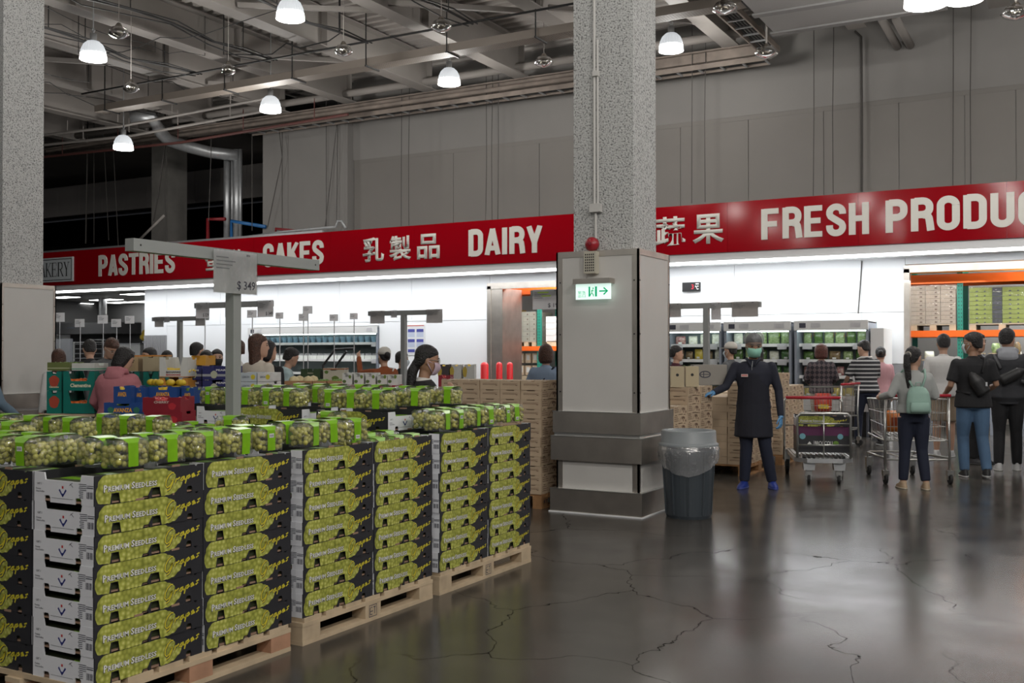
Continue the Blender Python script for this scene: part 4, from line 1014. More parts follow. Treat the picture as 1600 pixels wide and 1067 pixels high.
def brown_load(xr, y0, cols, lev, desc, front=None, stamp=None, wood=None):
    """long faces toward +x in cols columns; short ends toward -y in front columns"""
    ly = cols * (BL + .006)
    nx = 5; lx = nx * (BW + .006)
    pallet(xr - lx - .01, y0 - .01, lx + .02, ly + .02, 'worn brown pallet under the %s' % desc, wood or M_woodo, mats=M_woodo)
    for c in range(cols):
        n = lev[c]
        for k in range(n):
            brown(xr - BW / 2 + jit(.005), y0 + BL / 2 + c * (BL + .006) + jit(.003), PH + k * (BH + .001), RZ + R(rnd.uniform(-1.2, 1.2)), 'brown carton, %s layer up, %s column of the %s' % (ORD[k], NTH[c], desc), top=(k == n - 1))
    f0 = min(lev[:1]) if front is None else front
    nmin = min(lev)
    for i in range(1, nx):
        for k in range(f0, lev[0]):
            brown(xr - BW / 2 - i * (BW + .006), y0 + BL / 2, PH + k * (BH + .001), RZ + R(rnd.uniform(-1, 1)), 'brown carton end, %s layer up, %s in from the corner, %s' % (ORD[k], NTH[i], desc), top=(k == lev[0] - 1))
    b = MB()
    for k in range(nmin - 1):
        for i in range(1, nx):
            for c in range(cols):
                if c == 0 and k >= f0: continue
                b.box(xr - (i + 1) * (BW + .006) + .006, y0 + c * (BL + .006) + .003, PH + k * (BH + .001) + .001, xr - i * (BW + .006), y0 + (c + 1) * (BL + .006) - .003, PH + (k + 1) * (BH + .001) - .001)
    o = b.build('carton_stack', M_kraft); tag(o, 'brown cartons buried inside the %s' % desc, 'carton stack', 'cartons buried inside brown loads', 'stuff')
brown_load(-4.735, 9.02, 2, [12, 11], 'load left of the pillar', front=7)
def ktj():
    pl_ = [o for o in bpy.data.objects if o.get('label', '').startswith('worn brown pallet under the load left')][0]
    link('lettering', text_mesh('KTJ', M_ink, .075, .042, bold=.03), pl_, (1.201, .03, .045), RZ)
ktj()
brown_load(-3.77, 10.12, 3, [9, 11, 11], 'load right of the pillar')
brown_load(-3.77, 12.62, 3, [11, 11, 10], 'load behind the worker')
brown_load(-3.72, 14.15, 3, [12, 10, 10], 'farthest load by the coolers')
# ---- plain boxes for the produce tables
def pbox(px, py_bottom, D, w, dpt, h, rz, colr, label, mouth=None, texts=(), patch=None, name='produce_carton', fill=None, inside=None, group='produce cartons', stripe=None, open_h=.0):
    """a display carton whose bottom centre projects to px,py_bottom at depth D; its printed front faces local -y"""
    c = at(px, py_bottom, D); t = thing(name, label, 'carton', c, rz, group)
    m = mat('card_%d_%d_%d' % tuple(int(v * 255) for v in colr), colr, 0.5, noise=0.05, nscale=6)
    T = .008; b = MB()
    if open_h:
        poly = [(-w / 2, 0), (w / 2, 0), (w / 2, h), (w / 2 - .05, h), (w / 2 - .08, h - open_h), (-w / 2 + .08, h - open_h), (-w / 2 + .05, h), (-w / 2, h)]
    else: poly = notched((-w / 2, w / 2), h, [], [(-w * .18, w * .18, .03)] if h > .12 else [])
    b.prism(poly, T, T_((0, -dpt / 2, 0))); b.prism(poly, T, T_((0, dpt / 2 - T, 0)))
    ep = notched((-dpt / 2 + T, dpt / 2 - T), h, [], [(-.06, .06, .025)])
    b.prism(ep, T, T_((-w / 2, 0, 0)) @ Matrix.Rotation(R(-90), 4, 'Z')); b.prism(ep, T, T_((w / 2 - T, 0, 0)) @ Matrix.Rotation(R(-90), 4, 'Z'))
    b.box(-w / 2 + T, -dpt / 2 + T, .003, w / 2 - T, dpt / 2 - T, .010)
    sub(t, 'tray', b, m)
    if inside or fill:
        b = MB()
        if fill:
            r = fill[1]; zt = h - (open_h or .03) ; g = random.Random(int(px))
            nx = max(1, int((w - .04) / (2 * r))); ny = max(1, int((dpt - .04) / (2 * r)))
            for i in range(nx):
                for j in range(ny): b.ball((-w / 2 + .02 + r + i * (w - .04 - 2 * r) / max(1, nx - 1) + g.uniform(-.005, .005), -dpt / 2 + .02 + r + j * (dpt - .04 - 2 * r) / max(1, ny - 1), zt - r * .35 + g.uniform(-.01, .012)), r, 8, 6, fill[2] if len(fill) > 2 else (1, 1, .9))
            for i in range(nx):
                for j in range(ny): b.ball((-w / 2 + .02 + r + i * (w - .04 - 2 * r) / max(1, nx - 1), -dpt / 2 + .02 + r + j * (dpt - .04 - 2 * r) / max(1, ny - 1), max(.010 + r, zt - r * 2.0)), r, 6, 4)
            o = sub(t, 'fruit', b, fill[0], True); o['kind'] = 'stuff'
    q = MB()
    mats = []
    for (x, z, ww, hh, cc) in (patch or ()):
        mm = mat('print_%d_%d_%d' % tuple(int(v * 255) for v in cc), cc, 0.5)
        if mm not in mats: mats.append(mm)
        q.cur = mats.index(mm)
        k = [(x + ww / 2 * math.cos(2 * PI * i / 14) * (1 + .12 * math.sin(i * 2.3)), -dpt / 2 - .0012, z + hh / 2 * math.sin(2 * PI * i / 14)) for i in range(14)]
        q.add(k, [tuple(range(14))])
    if stripe:
        mm = mat('print_%d_%d_%d' % tuple(int(v * 255) for v in stripe[2]), stripe[2], 0.5)
        if mm not in mats: mats.append(mm)
        q.cur = mats.index(mm); q.box(-w / 2 - .001, -dpt / 2 - .001, stripe[0], w / 2 + .001, dpt / 2 + .001, stripe[1])
    if mats: sub(t, 'print', q, mats)
    for s, x, z, ww, hh, cc in texts:
        link('lettering', text_mesh(s, mat('ink_%d_%d_%d' % tuple(int(v * 255) for v in cc), cc, 0.5), ww, hh, bold=.035, res=2), t, (x - ww / 2, -dpt / 2 - .0022, z))
    return t
def table(px, D, w, dpt, ztop, rz, label):
    c = at(px, 560, D); t = thing('display_table', label, 'display table', (c.x, c.y, 0), rz, 'produce tables')
    b = MB(); b.box(-w / 2, -dpt / 2, ztop - .03, w / 2, dpt / 2, ztop - .001); sub(t, 'table_top', b, M_wood)
    for sx in (-1, 1):
        for sy in (-1, 1):
            b = MB(); b.box(sx * (w / 2 - .05) - .03, sy * (dpt / 2 - .05) - .03, 0, sx * (w / 2 - .05) + .03, sy * (dpt / 2 - .05) + .03, ztop - .03); sub(t, 'leg', b, M_black)
    b = MB(); b.box(-w / 2 + .01, -dpt / 2 + .005, .10, w / 2 - .01, -dpt / 2 + .02, ztop - .03); sub(t, 'skirt', b, M_black)
    return t
zat = lambda py, D: H + (552 - py) / FPX * D
TEAL = (0.0, 0.16, 0.125); OLV = (0.13, 0.16, 0.045); BLU = (0.01, 0.055, 0.22); NAV = (0.018, 0.02, 0.11); REDC = (0.24, 0.008, 0.02); WHT = (0.55, 0.55, 0.52); TAN = (0.42, 0.31, 0.17); ORN = (0.5, 0.22, 0.03)
ORG = mat('orange_citrus', (0.75, 0.16, 0.03), 0.4, noise=.1); BAN = mat('banana_skin', (0.65, 0.45, 0.03), 0.4, noise=.1); GRN = mat('leafy_green', (0.10, 0.20, 0.02), 0.5, noise=.3, nscale=20); MELON = mat('melon_net', (0.55, 0.47, 0.26), 0.6, noise=.1, nscale=30); PLUM = mat('purple_bag', (0.10, 0.03, 0.13), 0.35, noise=.4, nscale=18); REDA = mat('red_apple', (0.45, 0.02, 0.02), 0.35, noise=.2); WPK = mat('white_pack', (0.62, 0.63, 0.6), 0.4, noise=.06)
a0 = R(26); aT = R(29.3)
table(121, 10.98, .56, .46, zat(644, 10.9) - .002, aT, 'display table under the teal citrus cartons')
pbox(97, 644, 10.98, .16, .34, .235, a0, TEAL, 'teal citrus carton with red fruit picture next to the left pillar, lower one', patch=[(0, .12, .11, .13, (0.4, 0.06, 0.03))])
pbox(97, 609, 10.98, .16, .34, .20, a0, TEAL, 'teal citrus carton with red fruit picture next to the left pillar, upper one', patch=[(0, .10, .11, .12, (0.4, 0.06, 0.03))], texts=[('Clementine', 0, .03, .10, .02, (0.7, 0.6, 0.4))])
pbox(135, 644, 10.9, .33, .34, .235, a0, TEAL, 'lower teal citrus carton with dark open front beside the pink jacket', fill=(ORG, .035), open_h=.13)
pbox(135, 609, 10.9, .33, .34, .20, a0, TEAL, 'upper teal citrus carton full of oranges beside the pink jacket', fill=(ORG, .035), open_h=.10, texts=[('Clementine', 0.02, .035, .22, .04, (0.75, 0.7, 0.5))])
pbox(103, 578, 11.0, .24, .32, .085, a0, OLV, 'olive green tray on top of the teal cartons', stripe=(.02, .03, (0.4, 0.42, 0.25)), fill=(GRN, .04))
pbox(141, 578, 10.9, .24, .32, .075, a0, WHT, 'white tray with green print on top of the teal cartons', stripe=(.01, .022, (0.1, 0.3, 0.2)))
table(231, 11.2, .45, .5, zat(612, 11.1) - .002, aT, 'display table under the kraft banana cartons')
pbox(216, 612, 11.2, .18, .38, .22, a0, TEAL, 'teal carton with open front right of the pink jacket', fill=(ORG, .035), open_h=.12)
pbox(246, 612, 11.1, .16, .36, .22, a0, TEAL, 'second teal carton right of the pink jacket', fill=(ORG, .035), open_h=.10)
pbox(213, 579, 11.2, .20, .38, .17, a0, TAN, 'plain kraft fruit carton behind the pink jacket', stripe=(.155, .169, (0.55, 0.2, 0.03)))
pbox(246, 579, 11.1, .17, .36, .17, a0, (0.36, 0.31, 0.2), 'dull kraft carton left of the banana carton', stripe=(.155, .169, (0.5, 0.2, 0.03)))
table(282, 10.7, .28, .46, zat(616, 10.7) - .002, aT, 'display table under the banana cartons')
pbox(282, 616, 10.7, .29, .38, .175, a0, ORN, 'lower white and orange banana carton', fill=(BAN, .028, (2.2, .8, .8)), open_h=.10)
pbox(282, 588, 10.7, .29, .38, .20, a0, WHT, 'upper white and orange carton with yellow bananas', fill=(BAN, .028, (2.2, .8, .8)), open_h=.13, texts=[('BANANAS', 0, .04, .15, .02, (0.06, 0.04, 0.04)), ('BANANAS', 0, .014, .15, .018, (0.4, 0.03, 0.03))], stripe=(.0, .006, (0.55, 0.2, 0.03)))
table(247, 9.97, .86, .56, zat(653, 9.8) - .002, aT, 'low display table under the blue avocado cartons')
def avanza(px, py, D, w, h, lab, flp=0):
    return pbox(px, py, D, w, .34, h, a0, BLU, lab, patch=[(-w * .32, h * .55, .06, .06, (0.03, 0.16, 0.10)), (w * .36, h * .55, .06, .06, (0.03, 0.16, 0.10))] if w > .35 else None, texts=[('AVANZA', 0, h * .42, min(w * .5, .19), h * .26, (0.75, 0.36, 0.02))], fill=(GRN if flp else BAN, .035))
avanza(204, 653, 9.78, .36, .155, 'blue AVANZA carton lowest in front of the pink jacket', 1)
avanza(203, 629, 9.78, .165, .16, 'tall plain blue AVANZA carton beside the pink jacket')
avanza(229, 629, 9.88, .095, .15, 'narrow blue AVANZA carton left of the long one')
avanza(265, 629, 9.98, .27, .16, 'long blue AVANZA carton with two green emblems')
avanza(303, 629, 10.05, .12, .15, 'blue AVANZA carton partly behind the pale grape carton', 1)
b = MB()
for i in range(7): b.ball((-.2 + i * .065, rnd.uniform(-.05, .05), .035), .04, 8, 6, (1.4, .8, .8))
o = b.build('banana_bunch', BAN, smooth=True); o.location = at(262, 601, 9.95); o.location.z = at(262, 629, 9.9).z + .158; tag(o, 'yellow bananas heaped on the long blue carton', 'bananas', kind='stuff')
def redbox(px, py, D, w, h, lab, rz=a0): return pbox(px, py, D, w, .34, h, rz, REDC, lab, texts=[('CHERRY', 0, h * .6, w * .4, h * .16, (0.6, 0.45, 0.4))], patch=[(w * .28, h * .4, .07, .06, (0.45, 0.02, 0.03))], fill=(REDA, .03))
table(266, 9.3, .36, .38, zat(661, 9.3) - .002, aT, 'low display table under the red cartons')
redbox(266, 661, 9.3, .34, .11, 'lower red fruit carton in front of the long blue carton')
redbox(264, 642, 9.3, .34, .13, 'upper red fruit carton in front of the long blue carton')
redbox(297, 642, 9.5, .14, .12, 'small red carton right of the other red ones') if False else None
table(343, 10.85, .43, .5, zat(612, 10.8) - .002, aT, 'display table under the navy pear cartons')
for i, (px, w) in enumerate(((314, .14), (348, .30))):
    for k in range(2):
        pbox(px, 612 - k * 19.5, 10.9 - .1 * i, w, .36, .125 if k == 0 else .14, a0, NAV, 'navy pear carton, %s one, %s layer' % (('narrow', 'wide')[i], ('lower', 'upper')[k]), patch=[(-w * .1, .055, .07, .08, (0.4, 0.42, 0.3))], stripe=(.035, .06, (0.3, 0.31, 0.33)), texts=[('PEAR', w * .15, .09, w * .35, .02, (0.6, 0.6, 0.62))])
pbox(318, 570, 10.9, .15, .3, .10, a0, (0.5, 0.25, 0.02), 'mustard orange crate on the navy cartons', fill=(ORG, .03), open_h=.05)
table(406, 10.5, .40, .45, zat(609, 10.5) - .002, aT, 'display table under the lemon cartons')
for i, (px, w, cc) in enumerate(((396, .18, (0.42, 0.47, 0.5)), (421, .13, (0.58, 0.58, 0.56)))):
    for k in range(2):
        pbox(px, 609 - k * 14, 10.5, w, .38, .087, a0, cc, '%s lemon carton, %s layer, below the long haired woman' % (('pale blue', 'white')[i], ('lower', 'upper')[k]), patch=[(w * .3, .045, .045, .05, (0.55, 0.45, 0.03))], texts=[('LEMON', -w * .1, .035, w * .4, .022, (0.2, 0.22, 0.25))])
table(500, 12.5, .70, .6, zat(606, 12.4) - .002, aT, 'display table under the melon cartons')
for i, px in enumerate((462, 484, 506, 528)):
    pbox(px, 606, 12.4, .155, .42, .09, a0, (0.38, 0.21, 0.10), 'orange brown melon carton, %s from the left' % NTH[i], fill=(MELON, .07) if i < 2 else (GRN, .05))
pbox(489, 596, 12.9, .24, .26, .16, a0, (0.02, 0.05, 0.015), 'dark green carton standing on the melon cartons', texts=[('FRESH', 0, .10, .07, .015, (0.4, 0.4, 0.3))])
pbox(525, 596, 12.9, .26, .26, .17, a0, (0.46, 0.44, 0.36), 'white carton with green fruit print on the melon cartons', patch=[(.02, .04, .09, .07, (0.10, 0.16, 0.02)), (-.09, .12, .05, .04, (0.08, 0.16, 0.02))], stripe=(.15, .165, (0.3, 0.12, 0.05)))
table(583, 11.3, .74, .5, zat(617, 11.2) - .002, aT, 'display table under the red and white cartons')
for i, (px, py) in enumerate(((548, 616), (580, 616), (612, 617))):
    redbox(px, py, 11.2, .20, .11, 'red carton, %s from the left under the white leaf print cartons' % NTH[i])
for i, px in enumerate((547, 565, 583, 601, 617)):
    pbox(px, 601, 11.25, .105, .3, .13 - (.02 if i > 2 else 0), a0, (0.56, 0.56, 0.53), 'white leaf printed carton, %s from the left' % NTH[i], patch=[(-.03, .04, .04, .035, (0.08, 0.13, 0.03)), (.03, .09, .03, .04, (0.12, 0.18, 0.03))], fill=(GRN, .03), open_h=.04)
table(719, 12.25, .52, .5, zat(607, 12.3) - .002, aT, 'display table under the purple fruit packs')
redbox(697, 607, 12.2, .14, .16, 'red carton right of the striped shirt')
for i, px in enumerate((709, 721, 733, 745)):
    pbox(px, 607, 12.3, .085, .36, .07, a0, REDC, 'tray of purple grape packs, %s beyond the brown cartons' % NTH[i], fill=(PLUM, .03))
table(716, 17.0, .75, .5, zat(607, 17.0) - .004, aT, 'far display table under the pineapple cartons')
for i, px in enumerate((696, 715, 735)):
    pbox(px, 592, 17.0, .16, .4, .24, a0, ((0.05, 0.04, 0.04), WHT, WHT)[i], '%s pineapple carton far behind the striped shirt' % ('black', 'first white', 'second white')[i], patch=[(-.07, .12, .07, .18, (0.5, 0.36, 0.05))], fill=(BAN, .04))
    b = MB(); b.box(-.08, -.2, 0, .08, .2, at(px, 592, 17.0).z - at(px, 607, 17.0).z - .002); o = b.build('pineapple_carton', mat('card_l', (0.3, 0.3, 0.28), 0.6)); c = at(px, 607, 17.0); o.location = c; o.rotation_euler = (0, 0, a0); tag(o, 'carton under the %s pineapple carton' % ('black', 'first white', 'second white')[i], 'carton')
# upright cream cartons on the load right of the pillar
for i, (px, w, h_, cc) in enumerate(((1052, .10, .19, (0.5, 0.42, 0.28)), (1070, .10, .19, (0.52, 0.44, 0.3)))):
    c = at(px, 600, 11.05); zz = PH + 11 * (BH + .001)
    t = thing('cream_carton', '%s upright cream carton with round hole next to the pillar' % ('first', 'second')[i], 'carton', (*at(1057 + 23 * i, 552, 11.2 + .1 * i).xy, zz), R(25), 'upright cream cartons')
    b = MB(); b.box(-.07, -.11, 0, .07, .11, .22); m_ = mat('cream_card', (0.5, 0.42, 0.28), 0.7); sub(t, 'box', b, m_)
    b = MB(); b.M = T_((0, -.1105, .13)) @ Matrix.Rotation(R(90), 4, 'X'); b.lathe([(0, 0), (.016, 0), (.016, .001), (0, .001)], 12); sub(t, 'hole', b, M_black)
t = thing('grey_carton', 'big grey carton with oval emblem behind the post right of the pillar', 'carton', (*at(1107, 552, 12.0).xy, PH + 11 * (BH + .001)), R(28))
b = MB(); b.box(-.19, -.12, 0, .19, .12, .23); sub(t, 'box', b, mat('grey_card', (0.30, 0.28, 0.25), 0.7))
b = MB(); k = [(-.06 + .06 * math.cos(2 * PI * i / 18), .12 + .035 * math.sin(2 * PI * i / 18)) for i in range(19)]; b.ribbon(k, .012, T_((0, -.1212, 0))); b.ribbon([(-.12, .12), (0, .12)], .008, T_((0, -.1212, 0))); b.ribbon([(-.075, .09), (-.075, .15)], .008, T_((0, -.1212, 0))); sub(t, 'emblem', b, M_ink)

# ------------------------------------------------------------------ sign stands further back and their cards
def tstand(px, D, zb, L, label, rz=0.0, off=0.0):
    global LASTC, LASTZ
    c = at(px, 552, D); LASTC, LASTZ = c, zb; t = thing('sign_post', label, 'sign stand', (c.x, c.y, 0), rz, 'sign stands')
    b = MB(); b.box(-.06, -.06, 0, .06, .06, .012); sub(t, 'foot_plate', b, M_post)
    b = MB(); b.box(-.033, -.033, .012, .033, .033, zb - .035); sub(t, 'post', b, M_post)
    b = MB(); b.box(-L / 2 + off, -.034, zb - .035, L / 2 + off, .034, zb + .03); sub(t, 'crossbar', b, M_post)
    return c
def card_at(px, py, D, w, h, price, label, rz=R(20), **k):
    c = atY(px, py, LASTC.y - .040); return price_card(c.x, c.y, LASTZ + .034, w, h + max(0, LASTZ - c.z), 0, price, label, **k)
M_cardb = paper_mat('card_back', (0.55, 0.53, 0.51), .5)
tstand(364, 12.2, zat(475, 12.2), 1.2, 'sign stand behind the near post, carrying three price cards', 0)
card_at(317, 475, 11.75, .22, .19, '$ 329', 'card reading $ 329 on the second stand')
card_at(363, 474, 12.05, .22, .18, '$ 289', 'card reading $ 289 half hidden by the near post')
card_at(415, 472, 12.4, .24, .19, '$ 349', 'small card reading $ 349 on the second stand')
tstand(281, 16.5, zat(497, 16.5), 1.2, 'far sign stand left of the near post', 0)
for i, (px, py, w, h, m) in enumerate(((249, 498, .20, .16, M_cardb), (261, 496, .13, .09, None), (313, 499, .2, .13, M_cardb))): card_at(px, py, 16.2, w, h, '', '%s card on the far stand left of the near post' % NTH[i], m=m)
tstand(631, 14.5, zat(488, 14.5), 1.2, 'sign stand between the orange top and the striped shirt', 0)
for i, (px, py, w, h, m, D) in enumerate(((590, 492, .25, .155, M_cardb, 14.2), (616, 486, .10, .10, None, 14.3), (679, 490, .26, .16, M_cardb, 14.9))): card_at(px, py, D, w, h, '', '%s card on the stand behind the striped shirt' % NTH[i], m=m, rz=R(6))
tstand(1104, 12.6, zat(477, 12.6), 1.34, 'sign stand above the worker right of the pillar', 0)
for i, (px, py, w, h, m, D) in enumerate(((1052, 481, .2, .15, M_cardb, 12.5), (1119, 470, .12, .21, None, 12.4), (1164, 480, .32, .15, M_cardb, 12.7))): card_at(px, py, D, w, h, '', '%s card on the stand right of the pillar' % NTH[i], m=m, rz=R(4))
tstand(905, 11.6, zat(455, 11.6), 1.2, 'sign stand mostly hidden behind the pillar', 0)
t = card_at(855, 457, 11.35, .37, .225, '$ 195', 'price card reading $ 195 peeping out left of the pillar', rz=R(24))
b = MB(); b.ribbon([(-.12, -.035), (.02, -.035)], .014, T_((0, -.0042, 0))); b.ribbon([(-.07, -.075), (.05, -.075)], .014, T_((0, -.0042, 0))); b.build('highlighter_mark', mat('lime_marker', (0.45, 0.65, 0.05), 0.5), t)
for i, (px, py, w, D) in enumerate(((93, 488, .24, 20.5), (125, 498, .2, 19.5), (161, 492, .22, 20.5), (182, 498, .2, 19.5), (203, 493, .2, 20.2), (320, 482, .14, 15.5), (394, 484, .15, 15.0), (437, 488, .13, 16.5), (481, 478, .18, 18.0), (474, 490, .16, 17.6), (522, 491, .15, 17.5), (553, 489, .14, 17.5))):
    c = at(px, py, D)
    t = thing('card_stand', 'small price card on a thin rod, %s from the left along the white wall' % NTH[i], 'price sign', (c.x, c.y, 0), R(20), 'small cards on rods')
    b = MB(); b.box(-.1, -.1, 0, .1, .1, .01); b.tube([(0, .01, .01), (0, .01, c.z)], .008, 6); sub(t, 'rod', b, M_galv)
    b = MB(); b.quad((-w / 2, -.010, c.z - w * .75), (w / 2, -.010, c.z - w * .75), (w / 2, -.010, c.z), (-w / 2, -.010, c.z)); sub(t, 'card', b, M_card)
    b = MB(); tiny_lines(b, -w * .4, c.z - w * .2, w * .6, 3, w * .12, w * .04, -.0105); sub(t, 'fine_print', b, mat('faint_ink'), kind='stuff')

# ------------------------------------------------------------------ chilled cabinets
M_fridge = mat('cabinet_white', (0.62, 0.62, 0.61), 0.4); M_fridgeg = mat('cabinet_grey', (0.22, 0.24, 0.28), 0.45); M_fin = mat('cabinet_inner', (0.26, 0.32, 0.32), 0.4); M_glow = mat('cabinet_tube', (1, 1, 1), 0.5, emit=(0.86, 1.0, 0.97), es=6.0)
M_bag_clear = clear_mat('salad_bag_film', (0.96, 0.98, 0.97), 0.12, 0.12, bump=0.8, bscale=25, haze=0.06)
def bag_mesh(w, h, d, seed, m_in, band=None):
    g = random.Random(seed); b = MB(); n = 12; rg = []
    for i in range(7):
        f = i / 6; k = math.sin(PI * min(.98, max(.06, f)))**.5
        rg.append(((g.uniform(-.004, .004), 0, h * f), w / 2 * (.9 + .1 * k), max(.006, d / 2 * k)))
    b.rings(rg, n); bag = b.mesh('bag', m_in, True)
    q = MB()
    if band: q.rings([((0, 0, h * .62), w / 2 * 1.01, d / 2 * .92), ((0, 0, h * .98), w / 2 * .95, .012)], n)
    else: q.box(-w * .16, -d / 2 - .002, h * .10, w * .16, -d / 2 + .006, h * .28)
    return bag, q.mesh('label', band or WPK)
def leaf_m(nm, c1, c2, sc):
    m = mat(nm, c1, 0.25, spec=0.7); nt = m.node_tree; b = nt.nodes['Principled BSDF']; L = nt.links.new
    tc = nt.nodes.new('ShaderNodeTexCoord'); v = nt.nodes.new('ShaderNodeTexVoronoi'); v.inputs['Scale'].default_value = sc
    r = nt.nodes.new('ShaderNodeMix'); r.data_type = 'RGBA'; r.inputs[6].default_value = (*c1, 1); r.inputs[7].default_value = (*c2, 1)
    L(tc.outputs['Object'], v.inputs['Vector']); L(v.outputs['Distance'], r.inputs[0]); L(r.outputs[2], b.inputs['Base Color']); return m
LF = [leaf_m('salad_leaves', (0.07, 0.15, 0.03), (0.34, 0.42, 0.22), 22), leaf_m('dark_leaves', (0.02, 0.06, 0.015), (0.10, 0.18, 0.04), 26), leaf_m('pale_leaves', (0.5, 0.52, 0.38), (0.75, 0.75, 0.68), 18), leaf_m('brown_produce', (0.10, 0.06, 0.03), (0.26, 0.2, 0.10), 20), leaf_m('red_leaves', (0.20, 0.02, 0.05), (0.42, 0.32, 0.26), 18), leaf_m('broccoli', (0.02, 0.08, 0.02), (0.08, 0.18, 0.05), 40), leaf_m('yellow_produce', (0.45, 0.36, 0.03), (0.6, 0.5, 0.12), 16)]
LIMEB = mat('lime_bag_top', (0.32, 0.60, 0.03), 0.35); RUST = mat('rust_bag_top', (0.30, 0.06, 0.02), 0.35)
BAGS = {}
def bag(kind, x, y, z, rz, w, h, d, label, band=None, parent=None):
    key = (kind, w, h, d, band.name if band else '')
    if key not in BAGS: BAGS[key] = bag_mesh(w, h, d, len(BAGS), LF[kind], band)
    t = thing('produce_bag', label, 'produce bag', (x, y, z), rz, 'bagged produce in the coolers'); t.scale = (rnd.uniform(.88, 1.1), 1, rnd.uniform(.78, 1.06))
    link('bag', BAGS[key][0], t); link('label', BAGS[key][1], t)
    return t
def cooler(x0, x1, y0, ztop, label, shelves, nm='produce_cooler'):
    w = x1 - x0; t = thing(nm, label, 'cooler', (x0, y0, 0), 0, 'open coolers')
    b = MB(); b.box(0, .78, 0, w, .86, ztop); sub(t, 'back_panel', b, M_fin)
    for xx in (0, w - .045): b = MB(); b.box(xx, .02, 0, xx + .045, .78, ztop - .02); sub(t, 'side_panel', b, M_fridgeg)
    b = MB(); b.box(0.045, .0, .0, w - .045, .78, .16); b.box(.045, .0, .16, w - .045, .05, .46); sub(t, 'base', b, M_black)
    b = MB(); b.box(.0, -.02, .46, w, .0, .66); sub(t, 'front_bumper', b, M_fridge)
    b = MB(); b.box(0, -.02, ztop - .175, w, .03, ztop); b.box(0, .03, ztop - .04, w, .78, ztop); sub(t, 'canopy', b, M_fridge)
    b = MB(); b.box(.06, .035, ztop - .20, w - .06, .10, ztop - .177); sub(t, 'light_tube', b, M_glow)
    for px_, ww in ((.16, .12), (.40, .18), (w - .22, .18)): 
        b = MB(); b.box(px_ - ww / 2, -.024, ztop - .13, px_ + ww / 2, -.0205, ztop - .04); sub(t, 'price_ticket', b, M_card if ww > .13 else M_ink)
    for z in shelves:
        b = MB(); b.box(.046, .20 if z > .8 else .05, z - .03, w - .046, .779, z); sh = sub(t, 'shelf', b, M_fridge)
        b = MB(); b.box(.046, .185 if z > .8 else .035, z - .05, w - .046, .199 if z > .8 else .049, z + .01); b.build('shelf_edge', M_fridge, sh)
        for q in (.2, w - .22): b = MB(); b.box(q - .09, (.18 if z > .8 else .03), z - .10, q + .09, (.184 if z > .8 else .034), z + .012); b.build('shelf_ticket', M_card, sh)
    return t
SHV = [1.70, 1.40, 1.10, .72]
YC = 19.62
units = [(-7.48, -6.34), (-6.28, -4.98), (-4.92, -3.58)]
un = ['left', 'middle', 'right']
for u, (x0, x1) in enumerate(units):
    cooler(x0, x1, YC, 2.13, 'open chilled produce cabinet, %s of the three by the white wall' % un[u], SHV)
    kinds = [[(2, .22, .20, None), (3, .17, .2, None), (0, .2, .18, None), (3, .2, .16, None)], [(0, .21, .27, None), (1, .18, .2, None), (5, .17, .2, None), (4, .2, .2, None)], [(0, .17, .26, RUST), (1, .2, .2, None), (4, .16, .21, None), (6, .2, .2, None)]][u]
    for s, z in enumerate(SHV):
        kd, w, hh, bd = kinds[s]; n = int((x1 - x0 - .15) / (w + .012)); st = (x1 - x0 - .13) / n
        for i in range(n):
            b_ = bd; k2 = kd; w2 = w
            if u == 1 and s == 0 and i >= n - 2: b_ = LIMEB
            if u == 0 and s == 0 and i == 0: k2 = 4
            if u == 0 and s == 1: k2 = (3, 3, 6, 3, 2, 3)[i % 6]
            if u == 2 and s == 0: k2 = (0, 1, 0, 0, 1, 0)[i % 6]
            if u == 2 and s == 1: k2 = (1, 1, 3, 0, 1, 5)[i % 6]
            if u == 1 and s == 0 and i < n - 2: k2 = (2, 0, 0, 1, 0)[i % 5]
            if u == 0 and s == 0: k2 = (4, 2, 2, 2, 6)[i % 5]
            if u == 1 and s == 1: k2 = (1, 0, 1, 2, 5, 1)[i % 6]
            bag(k2, x0 + .065 + st * (i + .5), YC + .34 + rnd.uniform(0, .03), z + .001, R(rnd.uniform(-6, 6)), w2, hh, .09, 'bag of produce, %s from the left on the %s shelf of the %s cooler' % (NTH[i], ('top', 'second', 'third', 'bottom')[s], un[u]), b_)
b = MB(); b.box(-3.55, YC + .05, 0, -3.32, YC + .95, 1.98); t = b.build('cooler_end_panel', M_fridge); tag(t, 'narrow white end panel standing right of the coolers', 'panel')
# long dairy case on the left
c0, c1 = K0 + .01, K1 - .01
t = cooler(c0, c1, YW - .06, KZ - .01, 'long chilled cake case along the white wall at the left', [1.80, 1.38, 1.04], 'cake_case')
b = MB(); b.box(.06, .21, 1.82, c1 - c0 - .06, .23, 1.99); sub(t, 'glass_front', b, clear_mat('case_glass', (0.85, 0.93, 0.97), 0.15, 0.05))
for i in range(18):
    z = 1.381; w = (c1 - c0 - .3) / 18
    t = thing('cake_box', 'white cake box, %s along the deck of the cake case' % (NTH[i] if i < 15 else ('sixteenth', 'seventeenth', 'last')[i - 15]), 'box', (c0 + .15 + w * (i + .5), YW + .32, z), 0, 'cake boxes')
    b = MB(); b.box(-w * .45, -.12, 0, w * .45, .12, .10); sub(t, 'box', b, WPK); b = MB(); b.prism([(-w * .45, .10), (w * .45, .10), (w * .35, .15), (-w * .35, .15)], .2, T_((0, -.1, 0))); sub(t, 'lid', b, clear_mat('lid_plastic', (0.95, 0.95, 0.95), 0.2, 0.1, haze=.3))
